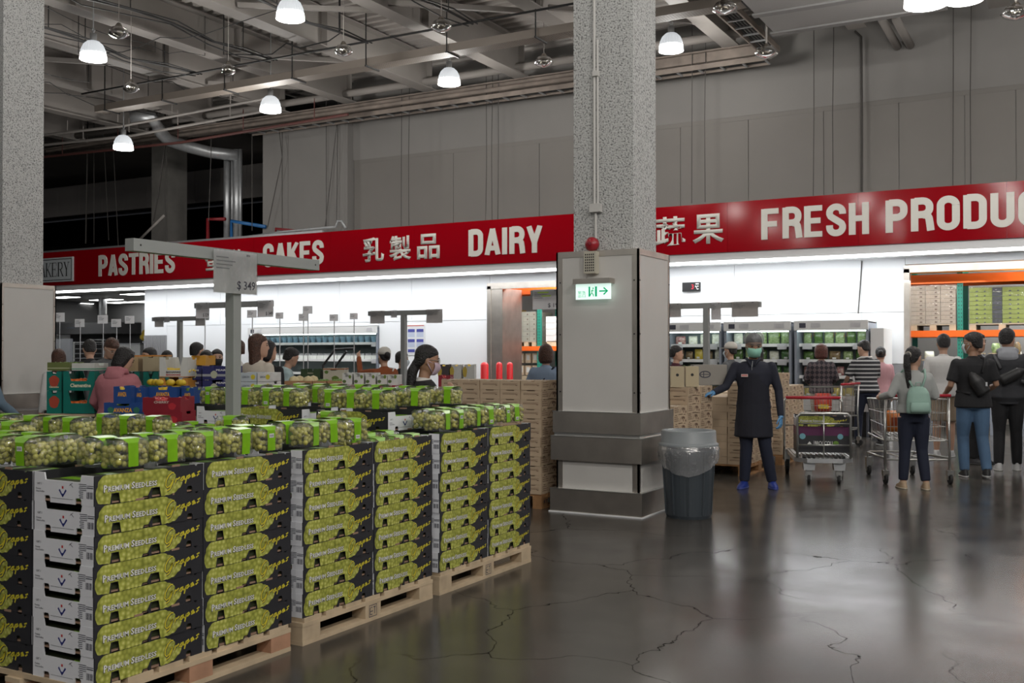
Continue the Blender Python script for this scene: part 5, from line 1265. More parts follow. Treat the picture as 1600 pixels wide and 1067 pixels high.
for i in range(20):
    w = (c1 - c0 - .3) / 20
    t = thing('cream_tub', 'pale blue tub, %s along the top shelf of the cake case' % (NTH[i] if i < 15 else ('sixteenth', 'seventeenth', 'eighteenth', 'nineteenth', 'last')[i - 15]), 'tub', (c0 + .15 + w * (i + .5), YW + .42, 1.801), 0, 'tubs in the cake case')
    b = MB(); b.lathe([(w * .3, 0), (w * .42, .12), (w * .42, .15), (0, .15)], 10); sub(t, 'tub', b, mat('pale_blue_tub', (0.45, 0.55, 0.62), 0.35), True); b = MB(); b.lathe([(w * .44, .15), (w * .44, .165), (0, .165)], 10); sub(t, 'lid', b, WPK, True)
# handrail bars in front of the cake case
t = thing('guard_rail', 'dark slanting guard rail in front of the cake case', 'rail', (atY(505, 560, 19.2).x, 19.2, 0))
b = MB(); b.tube([(0, 0, 0), (0, 0, 1.25), (.35, .0, 1.62), (.9, 0, 1.64)], .03, 8); sub(t, 'rail', b, M_dark); b = MB(); b.tube([(.25, .12, 0), (.25, .12, 1.2), (.6, .12, 1.58)], .03, 8); sub(t, 'second_rail', b, M_dark)
# things on the white wall
c = atY(1067, 455, YW - .01); c2 = atY(1095, 442, YW - .01)
t = thing('temperature_display', 'small black digital temperature display on the white wall', 'display', ((c.x + c2.x) / 2, YW, (c.z + c2.z) / 2))
b = MB(); b.box(-.19, -.06, -.095, .19, -.001, .095); sub(t, 'case', b, M_black)
dm = mat('red_digit', (0.3, 0.01, 0.02), 0.5, emit=(0.6, 0.01, 0.05), es=0.6); link('digit', text_mesh('3', dm, .05, .10, bold=.02), t, (.01, -.061, -.05))
link('lettering', text_mesh('°C', M_white_ink, .075, .085, bold=.03), t, (.09, -.061, -.06))
b = MB(); b.box(.10, -.062, .045, .17, -.0605, .07); sub(t, 'minus_mark', b, M_white_ink)
c = atY(635, 555, YW - .01); c2 = atY(664, 507, YW - .01)
t = thing('wall_poster', 'white poster with blue picture boxes on the white wall', 'poster', (c.x, YW - .001, c.z))
pw, phh = c2.x - c.x, c2.z - c.z
b = MB(); b.box(0, -.008, 0, pw, 0, phh); sub(t, 'sheet', b, mat('poster_white', (0.66, 0.67, 0.68), 0.5))
b = MB()
for i in (0, 1):
    for j, cc in enumerate((0, 1, 0, 1, 0)): 
        b.cur = cc; b.box(pw * (.08 + .47 * i), -.0095, phh * (.10 + j * .165), pw * (.45 + .47 * i), -.0082, phh * (.10 + j * .165 + (.10 if cc == 0 else .16)))
b.cur = 2; b.box(pw * .05, -.0095, phh * .955, pw * .95, -.0082, phh * .985)
sub(t, 'print', b, [mat('poster_blue', (0.06, 0.07, 0.30), 0.5), mat('poster_pale', (0.45, 0.50, 0.62), 0.5), mat('poster_red', (0.5, 0.12, 0.10), 0.5)])
wire('dark slanting cord on the white wall above the right cooler', [atY(1347, 408, YW - .02), atY(1344, 450, YW - .02), atY(1341, 490, YW - .02)], .012)
# ---- door frames and the rooms behind
def frame(x0, x1, z1, dep, label):
    t = thing('door_1' if x0 < -5 else 'door_2', None, None, (0, 0, 0)); t['kind'] = 'structure'
    for a, c in ((x0, x0 + .40), (x1 - .40, x1)):
        b = MB(); b.box(a, YW - .05, 0, a + .10 if a == x0 else c, YW + .0, z1 + .05); b.box(a if a != x0 else a + .10, YW - .03, 0, c if a == x0 else c - .1, YW + dep, z1 - .001) if dep > .5 else b.box(a, YW, 0, a + .08, YW + dep, z1)
        sub(t, 'steel_jamb', b, M_steel)
    b = MB(); b.box(x0, YW - .05, z1 - .02, x1, YW + .02, z1 + .12); sub(t, 'steel_header', b, M_steel)
    return t
frame(-12.25, -8.88, 3.03, .9, '')
t = frame(-3.12, 5.0, 3.06, .25, '')
b = MB(); b.box(-11.85, YW + .9, 2.93, -9.28, YW + 1.0, 3.02); struct('trim_2', b, M_orange)
# shells of the two store rooms and of the bakery
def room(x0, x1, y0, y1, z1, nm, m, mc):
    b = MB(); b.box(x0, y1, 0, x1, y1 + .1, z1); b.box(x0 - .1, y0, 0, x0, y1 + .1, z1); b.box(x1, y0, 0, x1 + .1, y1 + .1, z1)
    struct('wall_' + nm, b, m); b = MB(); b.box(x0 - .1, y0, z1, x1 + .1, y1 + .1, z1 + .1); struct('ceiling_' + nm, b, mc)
M_roomg = mat('store_room_grey', (0.40, 0.39, 0.37), 0.7)
room(-14.2, -8.0, YW + .26, 27, 4.1, 'store', M_roomg, M_roomg); room(-3.9, 8.0, YW + .26, 24.5, 4.1, 'cold', M_roomg, M_roomg)
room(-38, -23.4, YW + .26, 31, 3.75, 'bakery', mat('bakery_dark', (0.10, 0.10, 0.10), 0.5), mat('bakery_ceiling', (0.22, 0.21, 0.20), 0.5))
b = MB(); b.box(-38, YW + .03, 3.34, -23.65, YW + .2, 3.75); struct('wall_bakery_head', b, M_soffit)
for nm_, lx, ly, lz, e in (('store_room_light', -11, 22.2, 3.95, 230), ('cold_room_light', 0, 21.2, 3.95, 380), ('cold_room_light', -2.6, 21.3, 2.9, 20)):
    l = bpy.data.lights.new(nm_, 'AREA'); l.energy = e; l.size = 1.6; o = bpy.data.objects.new(nm_, l); o.location = (lx, ly, lz); COL.objects.link(o)
M_bl = mat('bakery_light', (1, 1, 1), 0.5, emit=(1, 1, 0.98), es=6.0)
for i, (px, py, L) in enumerate(((100, 464, 1.3), (166, 468, 1.5), (122, 475.5, 1.5), (188, 479, 1.5), (215, 459, 1.3), (222, 472, 1.2), (226, 481, 1.2))):
    d_ = at(px, py, 1.0) - Vector((0, 0, H)); p_ = Vector((0, 0, H)) + d_ * ((3.70 - H) / d_.z)
    if p_.y > 30.4: p_ = Vector((0, 0, H)) + d_ * (30.2 / d_.y)
    t = thing('bakery_ceiling_light', 'bright ceiling light in the bakery, %s of those seen' % NTH[i], 'lamp', (p_.x, p_.y, 3.70), R(-8), 'bakery lights')
    b = MB(); b.box(-L / 2 - .03, -.33, .0, L / 2 + .03, .33, .05); sub(t, 'housing', b, M_galv); b = MB(); b.box(-L / 2, -.3, -.012, L / 2, .3, -.001); sub(t, 'diffuser', b, M_bl)
def bakery(nm, label, cat, px0, px1, y0, y1, Y, dep, build):
    a, c = atY(px0, y1, Y), atY(px1, y0, Y); t = thing(nm, label, cat, (a.x, Y, 0)); build(t, c.x - a.x, a.z, atY(px0, y0, Y).z, dep); return t
def hood(t, w, z0, z1, d):
    b = MB(); b.prism([(0, z0), (w, z0), (w, z1), (0, z1)], d); sub(t, 'hood_body', b, mat('hood_steel', (0.42, 0.42, 0.43), 0.35, 0.6))
    for f in (.32, .92): b = MB(); b.box(w * f, -.01, (z0 + z1) / 2, w * f + .5, -.001, (z0 + z1) / 2 + .06); sub(t, 'vent_slot', b, M_fridgeg)
    b = MB(); b.tube([(w * .64, d / 2, z1), (w * .64, d / 2, 3.75)], .16, 12); sub(t, 'flue', b, M_galv)
    b = MB(); b.box(0, d, 0, w, d + .05, z0); sub(t, 'back_support', b, mat('dark_steel', (0.15, 0.15, 0.15), 0.5))
bakery('oven_hood', 'long steel extractor hood in the bakery', 'hood', 70, 182, 505, 522, 27.5, 1.2, hood)
def trolley(t, w, z0, z1, d):
    for x in (0, w - .04):
        for y in (0, d - .04): b = MB(); b.box(x, y, 0, x + .04, y + .04, z1); sub(t, 'upright', b, M_fridge)
    k = .4
    while k < z1: b = MB(); b.box(.04, .005, k, w - .04, d - .005, k + .03); sub(t, 'tray_shelf', b, M_galv); k += .16
    b = MB(); b.box(0, 0, z1, w, d, z1 + .03); sub(t, 'top_rail', b, M_fridge)
bakery('tray_trolley', 'white tall tray trolley in the bakery beside the young men', 'trolley', 114, 138, 535, 572, 23.5, .7, trolley)
bakery('tray_trolley', 'second tray trolley behind the glasses man', 'trolley', 140, 160, 531, 572, 24.5, .7, trolley)
def counter(t, w, z0, z1, d):
    b = MB(); b.box(0, 0, 0, w, d, z1 - .04); sub(t, 'cabinet', b, M_fridge); b = MB(); b.box(-.03, -.03, z1 - .039, w + .03, d, z1); sub(t, 'worktop', b, M_galv)
    b = MB(); b.box(w * .35, -.006, z1 - .45, w * .8, -.0005, z1 - .12); sub(t, 'notice', b, WPK)
bakery('bakery_counter', 'white bakery counter behind the people at the left', 'counter', 166, 219, 536, 580, 24.0, .9, counter)
def glass_guard(t, w, z0, z1, d):
    b = MB(); b.box(0, 0, .9, w, .02, z1); sub(t, 'pane', b, clear_mat('guard_acrylic', (0.88, 0.9, 0.92), 0.12, 0.05, haze=.12)); b = MB(); b.box(0, .021, 0, w, .4, .9); sub(t, 'base_cabinet', b, M_fridge)
bakery('sneeze_guard', 'clear acrylic guard at the left of the bakery front', 'guard', 70, 113, 529, 575, 21.6, .4, glass_guard)
c = atY(211, 536, 23.9); b = MB()
for i in range(5): b.ball((rnd.uniform(-.2, .2), rnd.uniform(-.1, .1) + .4, .10 + .05 * i), .15, 8, 6, (1.1, 1, .8))
o = b.build('fruit_basket', BAN, smooth=True); o.location = (c.x, 24.0, c.z + .06); tag(o, 'yellow and brown bread basket on the bakery counter', 'basket', kind='stuff')
# ---- racking in the store rooms
def rack(x0, x1, Y, posts, beams, label, dep=1.0, zt=3.9):
    t = thing('pallet_rack', label, 'rack', (0, Y, 0))
    for x in posts:
        for dy in (0, dep):
            b = MB(); b.box(x - .05, dy, 0, x + .05, dy + .07, zt); p = sub(t, 'upright', b, M_green_post)
            if dy == 0:
                q = MB(); k = .1
                while k < zt - .1:
                    for sx in (-.025, .02): q.box(x + sx, -.002, k, x + sx + .012, .0, k + .03)
                    k += .075
                q.build('punched_slots', M_black, p)['kind'] = 'stuff'
    for z, hh in beams:
        for dy in (-.01, dep):
            b = MB(); b.box(x0, dy - .03, z, x1, dy - .002, z + hh); sub(t, 'beam', b, M_orange)
        b = MB(); b.box(x0, -.012, z + hh - .03, x1, dep, z + hh - .002); sub(t, 'deck', b, M_galv)
    return t
za = lambda py, Yv, px: atY(px, py, Yv).z
YR = 21.55
xg = atY(1500, 480, YR).x
zb0, zb1 = za(527, YR, 1450), za(517, YR, 1450); zu0, zu1 = za(444, YR, 1450), za(434, YR, 1450)
rack(-3.3, 4.6, YR, (xg, xg + 2.7, -3.2), ((zb0, zb1 - zb0), (zu0, zu1 - zu0 + .05)), 'orange and green pallet rack seen through the right opening')
b = MB(); b.box(-3.5, YR - .06, zu1 + .08, 4.6, YR - .02, zu1 + .25); t = b.build('rack_sign_board', mat('amber_board', (0.75, 0.27, 0.01), 0.4)); tag(t, 'amber board along the top of the right pallet rack', 'board')
def wrapped(x0, x1, Y, z0, z1, label, colr, nx, nz, black=None, lab=None):
    t = thing('wrapped_load', label, 'pallet load', (x0, Y, z0 + .002), 0, 'wrapped pallet loads')
    w = x1 - x0; h = z1 - z0
    for i in range(3): b = MB(); b.box(i * (w - .12) / 2, 0, 0, i * (w - .12) / 2 + .12, .9, .10); sub(t, 'pallet_block', b, M_wood)
    b = MB(); b.box(0, 0, .10, w, .9, .125); sub(t, 'pallet_deck', b, M_wood)
    m = mat('load_%d' % int(colr[0] * 1000), colr, 0.6, noise=.12, nscale=4)
    cw, chh = w / nx, (h - .13) / nz
    for i in range(nx):
        for k in range(nz):
            b = MB(); b.box(i * cw + .004, .01, .126 + k * chh + .003, (i + 1) * cw - .004, .88, .126 + (k + 1) * chh - .002)
            if black:
                b.cur = 1; b.box((i + .70) * cw, .004, .126 + k * chh + .004, (i + 1) * cw - .004, .01, .126 + (k + 1) * chh - .004)
                b.box((i + .2) * cw, .006, .126 + k * chh + .004, (i + .27) * cw, .01, .126 + k * chh + chh * .3); b.box((i + .45) * cw, .006, .126 + k * chh + .004, (i + .5) * cw, .01, .126 + k * chh + chh * .3)
            else:
                b.cur = 1; b.box((i + .62) * cw, .006, .126 + (k + .3) * chh, (i + .78) * cw, .01, .126 + (k + .6) * chh)
            sub(t, 'carton', b, [m, black or M_kprint])
    b = MB(); b.box(-.012, -.012, .10, w + .012, .9, h + .012); sub(t, 'stretch_wrap', b, M_film)
    return t
l0, l1 = atY(1422, 480, YR - .05).x, atY(1493, 480, YR - .05).x
wrapped(l0, l1, YR, zb1, za(447, YR, 1455), 'film wrapped load of tan cartons on the right rack', (0.50, 0.40, 0.30), 3, 9)
l0, l1 = atY(1514, 480, YR - .05).x, atY(1600, 480, YR - .05).x + .2
wrapped(l0, l1, YR, zb1, za(449, YR, 1560), 'film wrapped load of green grape cartons on the right rack', (0.28, 0.33, 0.03), 2, 8, M_cblack)
for i, (px, py, k, hh) in enumerate(((1426, 562, 0, .28), (1452, 562, 2, .2), (1528, 552, 1, .2), (1556, 552, 0, .2), (1590, 556, 3, .25))):
    c = atY(px, py, YR - .3); 
    t = thing('produce_stand', 'low stand with greens inside the right opening, %s one' % NTH[i], 'stand', (c.x, YR - .28, 0), 0, 'stands in the right opening')
    b = MB(); b.box(-.10, -.12, 0, .10, .12, c.z - .02); sub(t, 'crate', b, M_fridgeg); b = MB(); b.box(-.12, -.13, c.z - .02, .12, .13, c.z - .001); sub(t, 'lid', b, M_wood)
    bag(k, c.x, YR - .28, c.z, R(20 * i), .2, hh, .12, 'bag of greens on the %s stand in the right opening' % NTH[i], LIMEB if i == 0 else None)
YR2 = 23.0
zz0, zz1 = za(548, YR2, 812), za(541, YR2, 812)
rack(-14.1, -8.3, YR2, (atY(842, 520, YR2).x, -8.4, -13.9), ((zz0, zz1 - zz0), (za(459, YR2, 812), .14)), 'orange and green rack inside the left store doorway')
def stackbox(px0, px1, y0, y1, Y, n, colr, label, nm='yellow_case'):
    a, c = atY(px0, y1, Y), atY(px1, y0, Y); hh = (c.z - a.z) / n
    for i in range(n):
        b = MB(); b.box(0, 0, .002, c.x - a.x, .7, hh - .004); t = thing(nm, '%s, %s from the bottom in the store doorway' % (label, ORD[i]), 'case', (a.x, Y, a.z + i * hh), 0)
        sub(t, 'body', b, mat('case_%d' % int(colr[1] * 1000), colr, 0.6)); b = MB(); b.box((c.x - a.x) * .62, -.004, hh * .25, (c.x - a.x) * .92, .0, hh * .6); sub(t, 'label_sheet', b, WPK)
stackbox(783, 802, 483, 532, YR2 + .05, 3, (0.62, 0.38, 0.06), 'mustard yellow case')
stackbox(853, 872, 494, 534, YR2 + .05, 4, (0.62, 0.60, 0.58), 'white printed sack')
a_, c_ = atY(805, 534, YR2).x, atY(836, 534, YR2).x
wrapped(a_, c_, YR2 + .05, zz1, za(487, YR2, 820), 'film wrapped load of clear tubs in the store doorway', (0.45, 0.44, 0.34), 3, 6)
for px0, px1 in ((785, 802), (853, 872)):
    a, c = atY(px0, 540, YR2).x, atY(px1, 540, YR2).x; b = MB(); b.box(0, 0.05, 0, c - a, .75, za(533, YR2, 812) - zz1 - .004); o = b.build('wooden_skid', M_wood); o.location = (a, YR2, zz1 + .001); tag(o, 'small wooden skid on the rack beam under the %s' % ('yellow cases' if px0 < 800 else 'white sacks'), 'skid')
for r_ in range(2):
    for i in range(5):
        px = 789 + i * 11; z0_ = za(567 + r_ * 19, YR2, px)
        t = thing('labelled_carton', 'brown carton with white label, %s in the %s row under the store rack' % (NTH[i], ('upper', 'lower')[r_]), 'carton', (atY(px, 560, YR2).x, YR2 + .1, z0_), 0, 'labelled cartons in the store')
        b = MB(); b.box(-.075, 0, 0, .075, .5, .24); sub(t, 'box', b, M_kraft); b = MB(); b.box(-.04, -.003, .07, .05, 0, .20); sub(t, 'label', b, WPK)
b = MB(); b.box(-12.9, YR2 + .10, za(587, YR2, 812) - .6, -11.2, YR2 + .7, za(587, YR2, 812) - .002); o = b.build('wooden_bench', M_wood); tag(o, 'long wooden bench under the store rack holding brown cartons', 'bench')
for i, (px, w) in enumerate(((757, .18), (780, .14), (796.5, .14))):
    c = atY(px, 566, 19.95 + i * .12); t = thing('bollard', 'round topped red bollard, %s from the left at the store doorway' % NTH[i], 'bollard', (c.x, c.y, 0), 0, 'red bollards')
    b = MB(); b.lathe([(w / 2, 0), (w / 2, c.z - .06), (w * .4, c.z - .02), (w * .2, c.z), (0, c.z + .004)], 16); sub(t, 'sleeve', b, mat('bollard_red', (0.62, 0.015, 0.02), 0.4), True)
    b = MB(); b.lathe([(w * .7, 0), (w * .7, .03), (w / 2, .035)], 16); sub(t, 'foot_ring', b, M_black, True)
# ------------------------------------------------------------------ trash can
t = thing('trash_can', 'round grey trash can with clear liner beside the pillar', 'trash can', (-3.31, 9.27, 0))
M_can = mat('blue_grey_plastic', (0.045, 0.055, 0.065), 0.45); M_lid = mat('light_grey_plastic', (0.22, 0.24, 0.25), 0.4)
b = MB(); b.lathe([(0, 0.0), (.205, 0), (.215, .03), (.250, .66), (.258, .68)], 40)
for i in range(10): a = 2 * PI * i / 10; b.bar((.213 * math.cos(a), .213 * math.sin(a), .04), (.249 * math.cos(a), .249 * math.sin(a), .62), .018)
sub(t, 'can', b, M_can, False)
b = MB(); b.lathe([(.275, .665), (.278, .685), (.262, .695), (.258, .70), (.252, .80), (.248, .808), (.225, .808), (.222, .79), (.10, .72), (0, .715)], 40); lid = sub(t, 'lid', b, M_lid, True)
b = MB(); g = random.Random(5); vs = []; n = 48
for z, r, jt in ((.675, .272, .002), (.64, .285, .006), (.59, .282, .012), (.54, .275, .014), (.50, .268, .012), (.455, .262, .01)):
    for j in range(n): aa = 2 * PI * j / n; rr = r + g.uniform(-jt, jt); vs.append((rr * math.cos(aa), rr * math.sin(aa), z + (0.05 * math.sin(2 * aa + 1.0) + g.uniform(-.008, .008) if z < .5 else g.uniform(-jt, jt) * .5 + (.02 * math.sin(2 * aa + 1) if z < .6 else 0))))
b.add(vs, [(i * n + j, i * n + (j + 1) % n, (i + 1) * n + (j + 1) % n, (i + 1) * n + j) for i in range(5) for j in range(n)])
sub(t, 'liner', b, clear_mat('bin_liner', (0.86, 0.87, 0.88), 0.16, 0.15, bump=1.0, bscale=16, haze=0.14), True)
# ------------------------------------------------------------------ carts
M_chrome = mat('cart_chrome', (0.50, 0.50, 0.48), 0.3, 0.9); M_redgrip = mat('red_grip', (0.40, 0.015, 0.03), 0.4); M_rubber = mat('black_rubber', (0.015, 0.015, 0.015), 0.7)
def caster(t, x, y, r, zt, w=.03):
    b = MB(); b.box(x - .035, y - .03, r * 1.6, x + .035, y + .03, zt); b.box(x - w / 2 - .012, y - .012, r * .8, x - w / 2 - .004, y + .02, r * 1.7); b.box(x + w / 2 + .004, y - .012, r * .8, x + w / 2 + .012, y + .02, r * 1.7)
    c = sub(t, 'caster', b, M_chrome)
    q = MB(); q.M = T_((x - w / 2, y, r)) @ Matrix.Rotation(R(90), 4, 'Y'); q.lathe([(0, 0), (r, 0.0), (r, w), (0, w)], 16); q.build('wheel', M_rubber, c)
def shopping_cart(x, y, rz, label, red=True):
    t = thing('shopping_cart', label, 'shopping cart', (x, y, 0), rz, 'shopping carts')
    for s in (-1, 1):
        b = MB(); b.tube([(s * .37, .0, .14), (s * .37, .02, .55), (s * .36, .0, 1.02)], .016, 8); b.tube([(s * .37, .02, .30), (s * .29, .95, .28), (s * .27, 1.02, .20)], .014, 8); b.tube([(s * .37, .02, .50), (s * .28, .95, .52)], .013, 8); sub(t, 'side_frame', b, M_chrome, True)
        caster(t, s * .37, .0, .062, .16); caster(t, s * .27, .98, .062, .22)
    b = MB(); b.tube([(-.38, -.01, 1.03), (.38, -.01, 1.03)], .019, 10); sub(t, 'handle', b, M_redgrip if red else M_chrome, True)
    b = MB(); b.tube([(-.36, .04, .28), (.36, .04, .28)], .012, 6); b.tube([(-.28, .95, .29), (.28, .95, .29)], .012, 6); b.tube([(-.1, .04, .285), (-.1, .95, .285)], .009, 6); b.tube([(.1, .04, .285), (.1, .95, .285)], .009, 6); sub(t, 'lower_rack', b, M_chrome)
    b = MB(); rim = [(-.355, .03, .985), (-.285, .97, .96), (.285, .97, .96), (.355, .03, .985), (-.355, .03, .985)]; b.tube(rim, .009, 6)
    flo = [(-.33, .05, .50), (-.25, .90, .55), (.25, .90, .55), (.33, .05, .50), (-.33, .05, .50)]; b.tube(flo, .008, 6); V = Vector
    def wires(a0, a1, b0, b1, n, r=.0035):
        for i in range(n + 1): f = i / n; b.tube([V(a0).lerp(V(a1), f), V(b0).lerp(V(b1), f)], r, 4, False)
    for i in range(4): wires(rim[i], rim[i + 1], flo[i], flo[i + 1], 16); 
    for f in (.33, .66):
        pts = [V(rim[i]).lerp(V(flo[i]), f) for i in range(5)]; b.tube(pts, .004, 4, False)
    wires(flo[0], flo[1], flo[3], flo[2], 10); wires(flo[0], flo[3], flo[1], flo[2], 8)
    o = sub(t, 'wire_basket', b, M_chrome); o['kind'] = 'stuff'
    return t
shopping_cart(-1.80, 12.86, R(27), 'chrome shopping cart pushed by the woman with the mint backpack')
shopping_cart(*at(1328, 552, 16.75).xy, R(80), 'chrome shopping cart in front of the man in the striped shirt')
shopping_cart(-.28, 13.9, R(10), 'chrome shopping cart cut by the right edge of the photo')
t = thing('snack_bag', 'orange bag of snacks lying in the cart before the backpack woman', 'bag', (-2.12, 13.36, .565), R(27)); b = MB(); b.rings([((0, 0, 0), .12, .03), ((0, 0, .05), .13, .07), ((0, 0, .2), .13, .07), ((0, 0, .26), .12, .02)], 12); sub(t, 'bag', b, mat('orange_bag', (0.55, 0.16, 0.02), 0.35), True); b = MB(); b.box(-.07, -.078, .08, .07, -.068, .18); sub(t, 'label', b, mat('orange_bag_label', (0.3, 0.05, 0.01), 0.4))
t = thing('red_snack_pack', 'red and yellow packet lying in the cart of the striped man', 'packet', (at(1328, 552, 16.75).x - .45, at(1328, 552, 16.75).y + .08, .57), R(20)); b = MB(); b.rings([((0, 0, 0), .12, .03), ((0, 0, .05), .14, .07), ((0, 0, .2), .14, .07), ((0, 0, .3), .12, .02)], 12); sub(t, 'bag', b, mat('red_pack', (0.45, 0.05, 0.03), 0.35), True); b = MB(); b.box(-.08, -.078, .05, .08, -.068, .12); sub(t, 'label', b, BAN)
# flatbed cart
t = thing('flatbed_cart', 'steel flatbed cart with hoop rail and red handle carrying a broccoli carton', 'flatbed cart', (-2.73, 12.28, 0), R(19))
b = MB(); poly = [(-.20, 0), (.20, 0), (.33, .16), (.33, 1.30), (-.33, 1.30), (-.33, .16)]
b.add([(x, y, .25) for x, y in poly] + [(x, y, .30) for x, y in poly], [(5, 4, 3, 2, 1, 0), (6, 7, 8, 9, 10, 11)] + [(i, (i + 1) % 6, 6 + (i + 1) % 6, 6 + i) for i in range(6)])
sub(t, 'deck', b, M_galv)
b = MB()
for i in range(13): b.bar((-.30 + i * .05, .02 if abs(-.30 + i * .05) < .2 else .14, .305), (-.30 + i * .05, 1.28, .305), .012, .01)
sub(t, 'deck_ribs', b, M_chrome, kind='stuff')
b = MB(); b.tube([(-.30, .10, .30), (-.30, .10, .78), (-.26, .10, .82), (.26, .10, .82), (.30, .10, .78), (.30, .10, .30)], .016, 8)
b.tube([(-.30, .10, .45), (.30, .10, .45)], .010, 6); b.tube([(-.30, .10, .70), (.30, .10, .70)], .010, 6); b.tube([(0, .10, .30), (0, .10, .82)], .010, 6); sub(t, 'hoop_rail', b, M_chrome, True)
b = MB(); b.tube([(-.36, 1.28, .16), (-.36, 1.28, .92), (-.33, 1.28, .95)], .017, 8); b.tube([(.36, 1.28, .16), (.36, 1.28, .90), (.33, 1.28, .95)], .017, 8); b.tube([(-.36, 1.28, .60), (.36, 1.28, .60)], .010, 6); sub(t, 'handle_frame', b, M_chrome, True)
b = MB(); b.tube([(-.34, 1.28, .955), (.34, 1.28, .955)], .02, 8); sub(t, 'handle', b, M_redgrip, True)
for s in (-1, 1):
    b = MB(); b.prism([(s * .17 - .06, .16), (s * .17 + .06, .16), (s * .17 + .075, .30), (s * .17 - .075, .30)], .14, T_((0, .05, 0))); sub(t, 'caster_housing', b, M_galv)
    caster(t, s * .17, .12, .055, .17); caster(t, s * .33, 1.20, .09, .30, .04)
cM = Matrix.Translation(t.location) @ Matrix.Rotation(R(19), 4, 'Z')
p_ = cM @ Vector((0, .42, .352))
t2 = thing('broccoli_carton', 'purple and black broccoli carton on the flatbed cart', 'carton', p_, R(19))
b = MB(); b.box(-.30, -.2, 0, .30, .2, .30); b.cur = 1; b.box(-.301, -.201, .20, .301, .201, .302)
sub(t2, 'box', b, [M_cblack, mat('plum_card', (0.10, 0.012, 0.07), 0.5)])
link('lettering', text_mesh('BROCCOLI', M_white_ink, .20, .045, bold=.01, spacing=.95), t2, (-.09, -.2025, .09)); 
b = MB(); F = T_((0, -.2025, 0))
for cx, cz, r in ((-.23, .19, .035), (.20, .19, .033)):
    b.add([(cx + r * math.cos(2 * PI * i / 16), -.2025, cz + r * math.sin(2 * PI * i / 16)) for i in range(16)], [tuple(range(16))])
b.cur = 1; b.add([(-.19, -.2025, .08), (-.15, -.2025, .13), (-.11, -.2025, .08)], [(0, 1, 2)]); b.ribbon([(-.10, .08), (-.10, .14)], .003, F); b.cur = 2; b.add([(.15 + .035 * math.cos(i * .8), -.2025, .11 + .03 * math.sin(i * .8)) for i in range(8)], [tuple(range(8))])
sub(t2, 'print', b, [mat('pale_blue_dot', (0.16, 0.38, 0.45), 0.5), M_white_ink, GRN])
p2_ = cM @ Vector((0, .42, .656)); carton(p2_.x, p2_.y, p2_.z, R(19), 'green grape carton riding on top of the broccoli carton', group='cartons on the flatbed')
# ------------------------------------------------------------------ people
SKIN = mat('skin_tone', (0.50, 0.30, 0.21), 0.5); SKIN2 = mat('skin_tone_tanned', (0.34, 0.19, 0.12), 0.5)
HAIRB = mat('black_hair', (0.012, 0.010, 0.010), 0.45, noise=.3, nscale=40, bump=.9, bscale=70); HAIRN = mat('brown_hair', (0.07, 0.03, 0.018), 0.45, noise=.4, nscale=40, bump=.9, bscale=70); HAIRR = mat('reddish_hair', (0.10, 0.03, 0.02), 0.45, noise=.5, nscale=50, bump=.9, bscale=70)
EYE = mat('eye_dark', (0.01, 0.01, 0.01), 0.2); LIP = mat('lips', (0.35, 0.10, 0.09), 0.5)
def cloth(name, c, **k): return mat(name, c, 0.85, bump=0.35, bscale=9, **k)
def remesh(o, v, it=4, fac=.5):
    m = o.modifiers.new('join', 'REMESH'); m.mode = 'VOXEL'; m.voxel_size = v; m.use_smooth_shade = True
    s = o.modifiers.new('soften', 'SMOOTH'); s.iterations = it; s.factor = fac
    return o
HEADP = [(.866, .016, .020, .024), (.874, .027, .032, .018), (.888, .035, .042, .011), (.905, .0395, .049, .006), (.922, .0425, .0535, .002), (.940, .0445, .056, -.001), (.957, .0445, .0565, -.003), (.975, .040, .052, -.005), (.990, .028, .038, -.006), (.998, .012, .018, -.006)]
TORSO = [(.490, .062, .056, 0), (.525, .094, .069, -.003), (.565, .090, .063, 0), (.61, .080, .057, .003), (.66, .083, .058, .003), (.71, .093, .063, .002), (.755, .098, .064, 0), (.785, .100, .058, -.004), (.810, .088, .049, -.006), (.832, .056, .038, -.006)]
